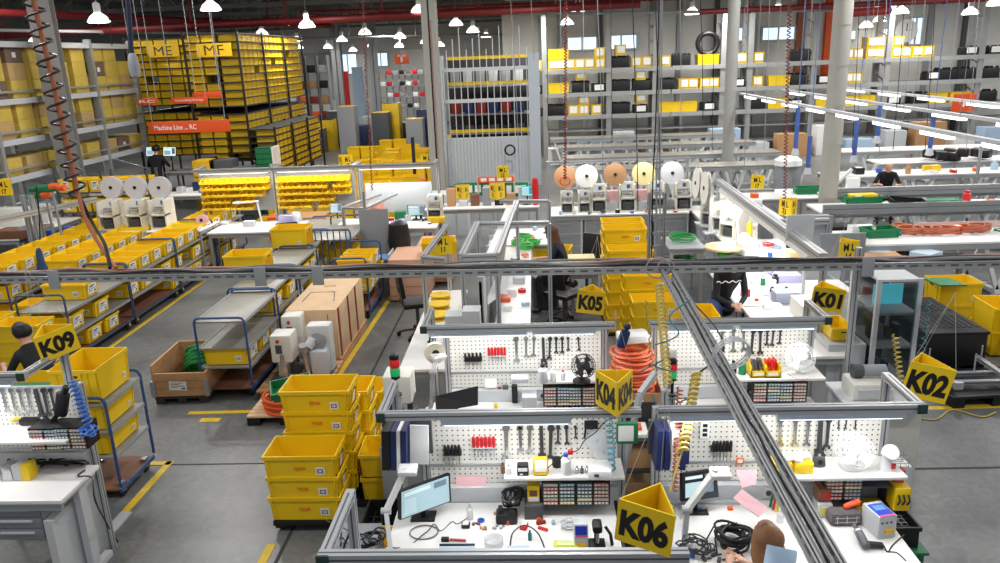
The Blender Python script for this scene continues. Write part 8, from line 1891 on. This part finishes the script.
def stool(x, y, h, lab):
    t = thing('work_stool', lab, 'stool', (x, y, 0)); MB().lathe([(0, 0), (.17, 0), (.18, .02), (.17, .05), (0, .055)], (0, 0, h - .055), 20).build('seat', BLACK, t); b = MB(); b.cyl((0, 0, .05), (0, 0, h - .05), .025, 10)
    for a in range(5): b.bar((0, 0, .06), (.26 * math.cos(a * 1.257), .26 * math.sin(a * 1.257), .02), .04, .03)
    b.build('pedestal', DGREY, t)
# woman at the nearest right bench, back to the viewer
hp = PZ(769, 541, 1.12); WX, WY = hp.x, hp.y
person('person with light brown hair in a dark top handling a black cable coil', pose(.12, True, .68, (.2, -.34, -.26), (.2, -.34, -.25)) | dict(wrl=(.12, -.5, 1.1), ell=(.25, -.24, .98), wrr=(.0, -.48, 1.1), elr=(-.26, -.14, .97)), dict(DK, skin=SKIN2, fore=SKIN2), (WX + .05, WY - .1, 0), PI + .3, .74, .13, HAIRL)
stool(WX + .02, WY - .1, .44, 'black work stool under the person with light brown hair')
o = boxthing('pale_box', PZ(780, 562, 1.16), (.15, .14, .03), PBLUE, 'pale blue flat box on a post behind the person with light brown hair', 'box', (.3, 0, -.4)); q = o.location
post(q.x, q.y, 0, q.z - .04, 'aluminium post under the pale blue flat box', .045)
person('person in a dark hoodie and blue jeans sitting behind the second-row right bench', pose(.45, True, .75, (.05, -.3, -.3), (-.06, -.3, -.3), head=(.0, -.05, -.03)), dict(DK, fore=SHIRT, pants=JEANS), (2.2, 9.15, 0), .1, .88, .02, HAIRK)
stool(2.2, 9.16, .62, 'black work stool under the person in the dark hoodie')
b = MB(); b.tube([(-.15 + i * .017, 0, .012 * math.sin(i * 1.3)) for i in range(18)], .006, 5); tag(b.build('hanging_cable', WHITE, None, (2.2, 8.68, 1.1), (0, 0, .1)), 'white wavy cord across the chest of the person in the hoodie', 'cord')
person('person with brown hair and navy shirt seated at the green cables', pose(.15, True, .55, (.1, -.36, -.2), (-.1, -.36, -.2)), dict(NV, fore=SKIN), (.4, 10.95, 0), -PI / 2 - .2, .9, .2, HAIRB)
stool(.4, 10.95, .48, 'black work stool under the brown-haired person in navy')
hp = PY(21, 346, 6.75)
person('person with black hair and black shirt behind the left-edge workbench', pose(.3, False, .5, (.2, -.35, -.15), (-.2, -.35, -.15)), DK, (hp.x + .2, 6.75, hp.z - 1.62 * .78 if hp.z > 1.27 else 0), -PI / 2 - .5, .78, .03, HAIRK)
hp = PY(153, 150, 20.4)
person('person in a black shirt standing before two bright monitors', pose(.1, False, .5, (.22, -.36, -.12), (-.22, -.36, -.12)), DK, (hp.x, 20.4, 0), PI, .98, .02, HAIRK)
hp = PY(892, 160, 16.5)
person('bald person in a black shirt behind the third harness table at the right', pose(.3, True, .62, (.2, -.34, -.16), (-.2, -.34, -.16), turn=-.5), DK, (hp.x, 16.7, 0), -.3, .86)
stool(hp.x, 16.71, .52, 'work stool under the bald person')
# ---------------------------------------------------------------- loose small goods on the tops
def clutter(names, where_, x0, x1, y0, y1, z, n, seed, smin=.05, smax=.14):
    R_ = random.Random(seed); m_ = [(WHITE, 'white'), (BLACK, 'black'), (LGREY, 'pale grey'), (RED, 'red'), (BBLUE, 'blue'), (GREEN, 'green'), (ORANGE, 'orange'), (CARD, 'brown'), (DGREY, 'dark grey'), (PBLUE, 'pale blue')]
    for i in range(n):
        m, c = m_[(i * 3 + seed) % 10]; nm, cat = names[(i // 10 + i) % len(names)]
        x = x0 + (x1 - x0) * (i + .5) / n; y = R_.uniform(y0, y1); w, d_, h = R_.uniform(smin, smax), R_.uniform(smin, smax), R_.uniform(smin * .4, smax)
        b = MB(); rz = R_.uniform(-.5, .5)
        if nm == 'tape_roll': b.lathe([(w * .25, 0), (w * .5, 0), (w * .5, h * .5), (w * .25, h * .5), (w * .25, 0)], n=16)
        elif nm == 'jar': b.lathe([(w * .35, 0), (w * .38, h * .7), (w * .2, h * .8), (w * .22, h), (0, h)], n=14)
        elif nm == 'cable_bundle':
            for k_ in range(3): b.tube(coil_pts((0, 0, .01 + k_ * .012), w * .6, .008, 1, 14, jit=2), .006, 5)
        else: b.cbox((0, 0, h / 2), (w, d_, h), .008); b.cbox((0, 0, h), (w * .7, d_ * .7, .008), .002, 1)
        tag(b.build(nm, [m, PAPER], None, (x, y, z), (0, 0, rz)), '%s %s %s, %s from the left' % (c, nm.replace('_', ' '), where_, nth(i)), cat)
N3 = (('small_carton', 'box'), ('tape_roll', 'tape'), ('jar', 'jar'), ('cable_bundle', 'cable'))
clutter(N3, 'on the nearest left table', -.55, .2, 4.3, 4.5, .801, 8, 1, .03, .06)
clutter(N3, 'along the right wire bench', 3.0, 4.0, 10.4, 14.0, .901, 22, 2)
clutter(N3, 'on the white table of the seated person', 2.45, 3.3, 8.8, 9.9, .801, 10, 3)
clutter(N3, 'on the nearest harness table', 5.4, 8.0, 11.7, 12.05, .851, 12, 4)
clutter(N3, 'on the second harness table', 5.6, 9.0, 13.75, 14.3, .851, 10, 5, .1, .2)
clutter(N3, 'on the left bank table', -.45, -.15, 8.2, 11.6, .801, 12, 6)
clutter(N3, 'on the far green-cable table', -.4, .25, 12.2, 13.1, .801, 8, 7)
clutter(N3, 'on the second-row left bench', -.5, .55, 5.75, 5.9, .801, 8, 8, .04, .08)
clutter(N3, 'on the reel bench front', .3, 2.6, 13.78, 13.86, .901, 9, 9, .05, .08)
clutter(N3, 'on the white desk behind the grey screen', -2.9, -1.9, 13.7, 14.3, .801, 9, 10)
clutter(N3, 'on the fourth harness table', 7, 12, 17.5, 18.1, .851, 10, 11, .12, .25)
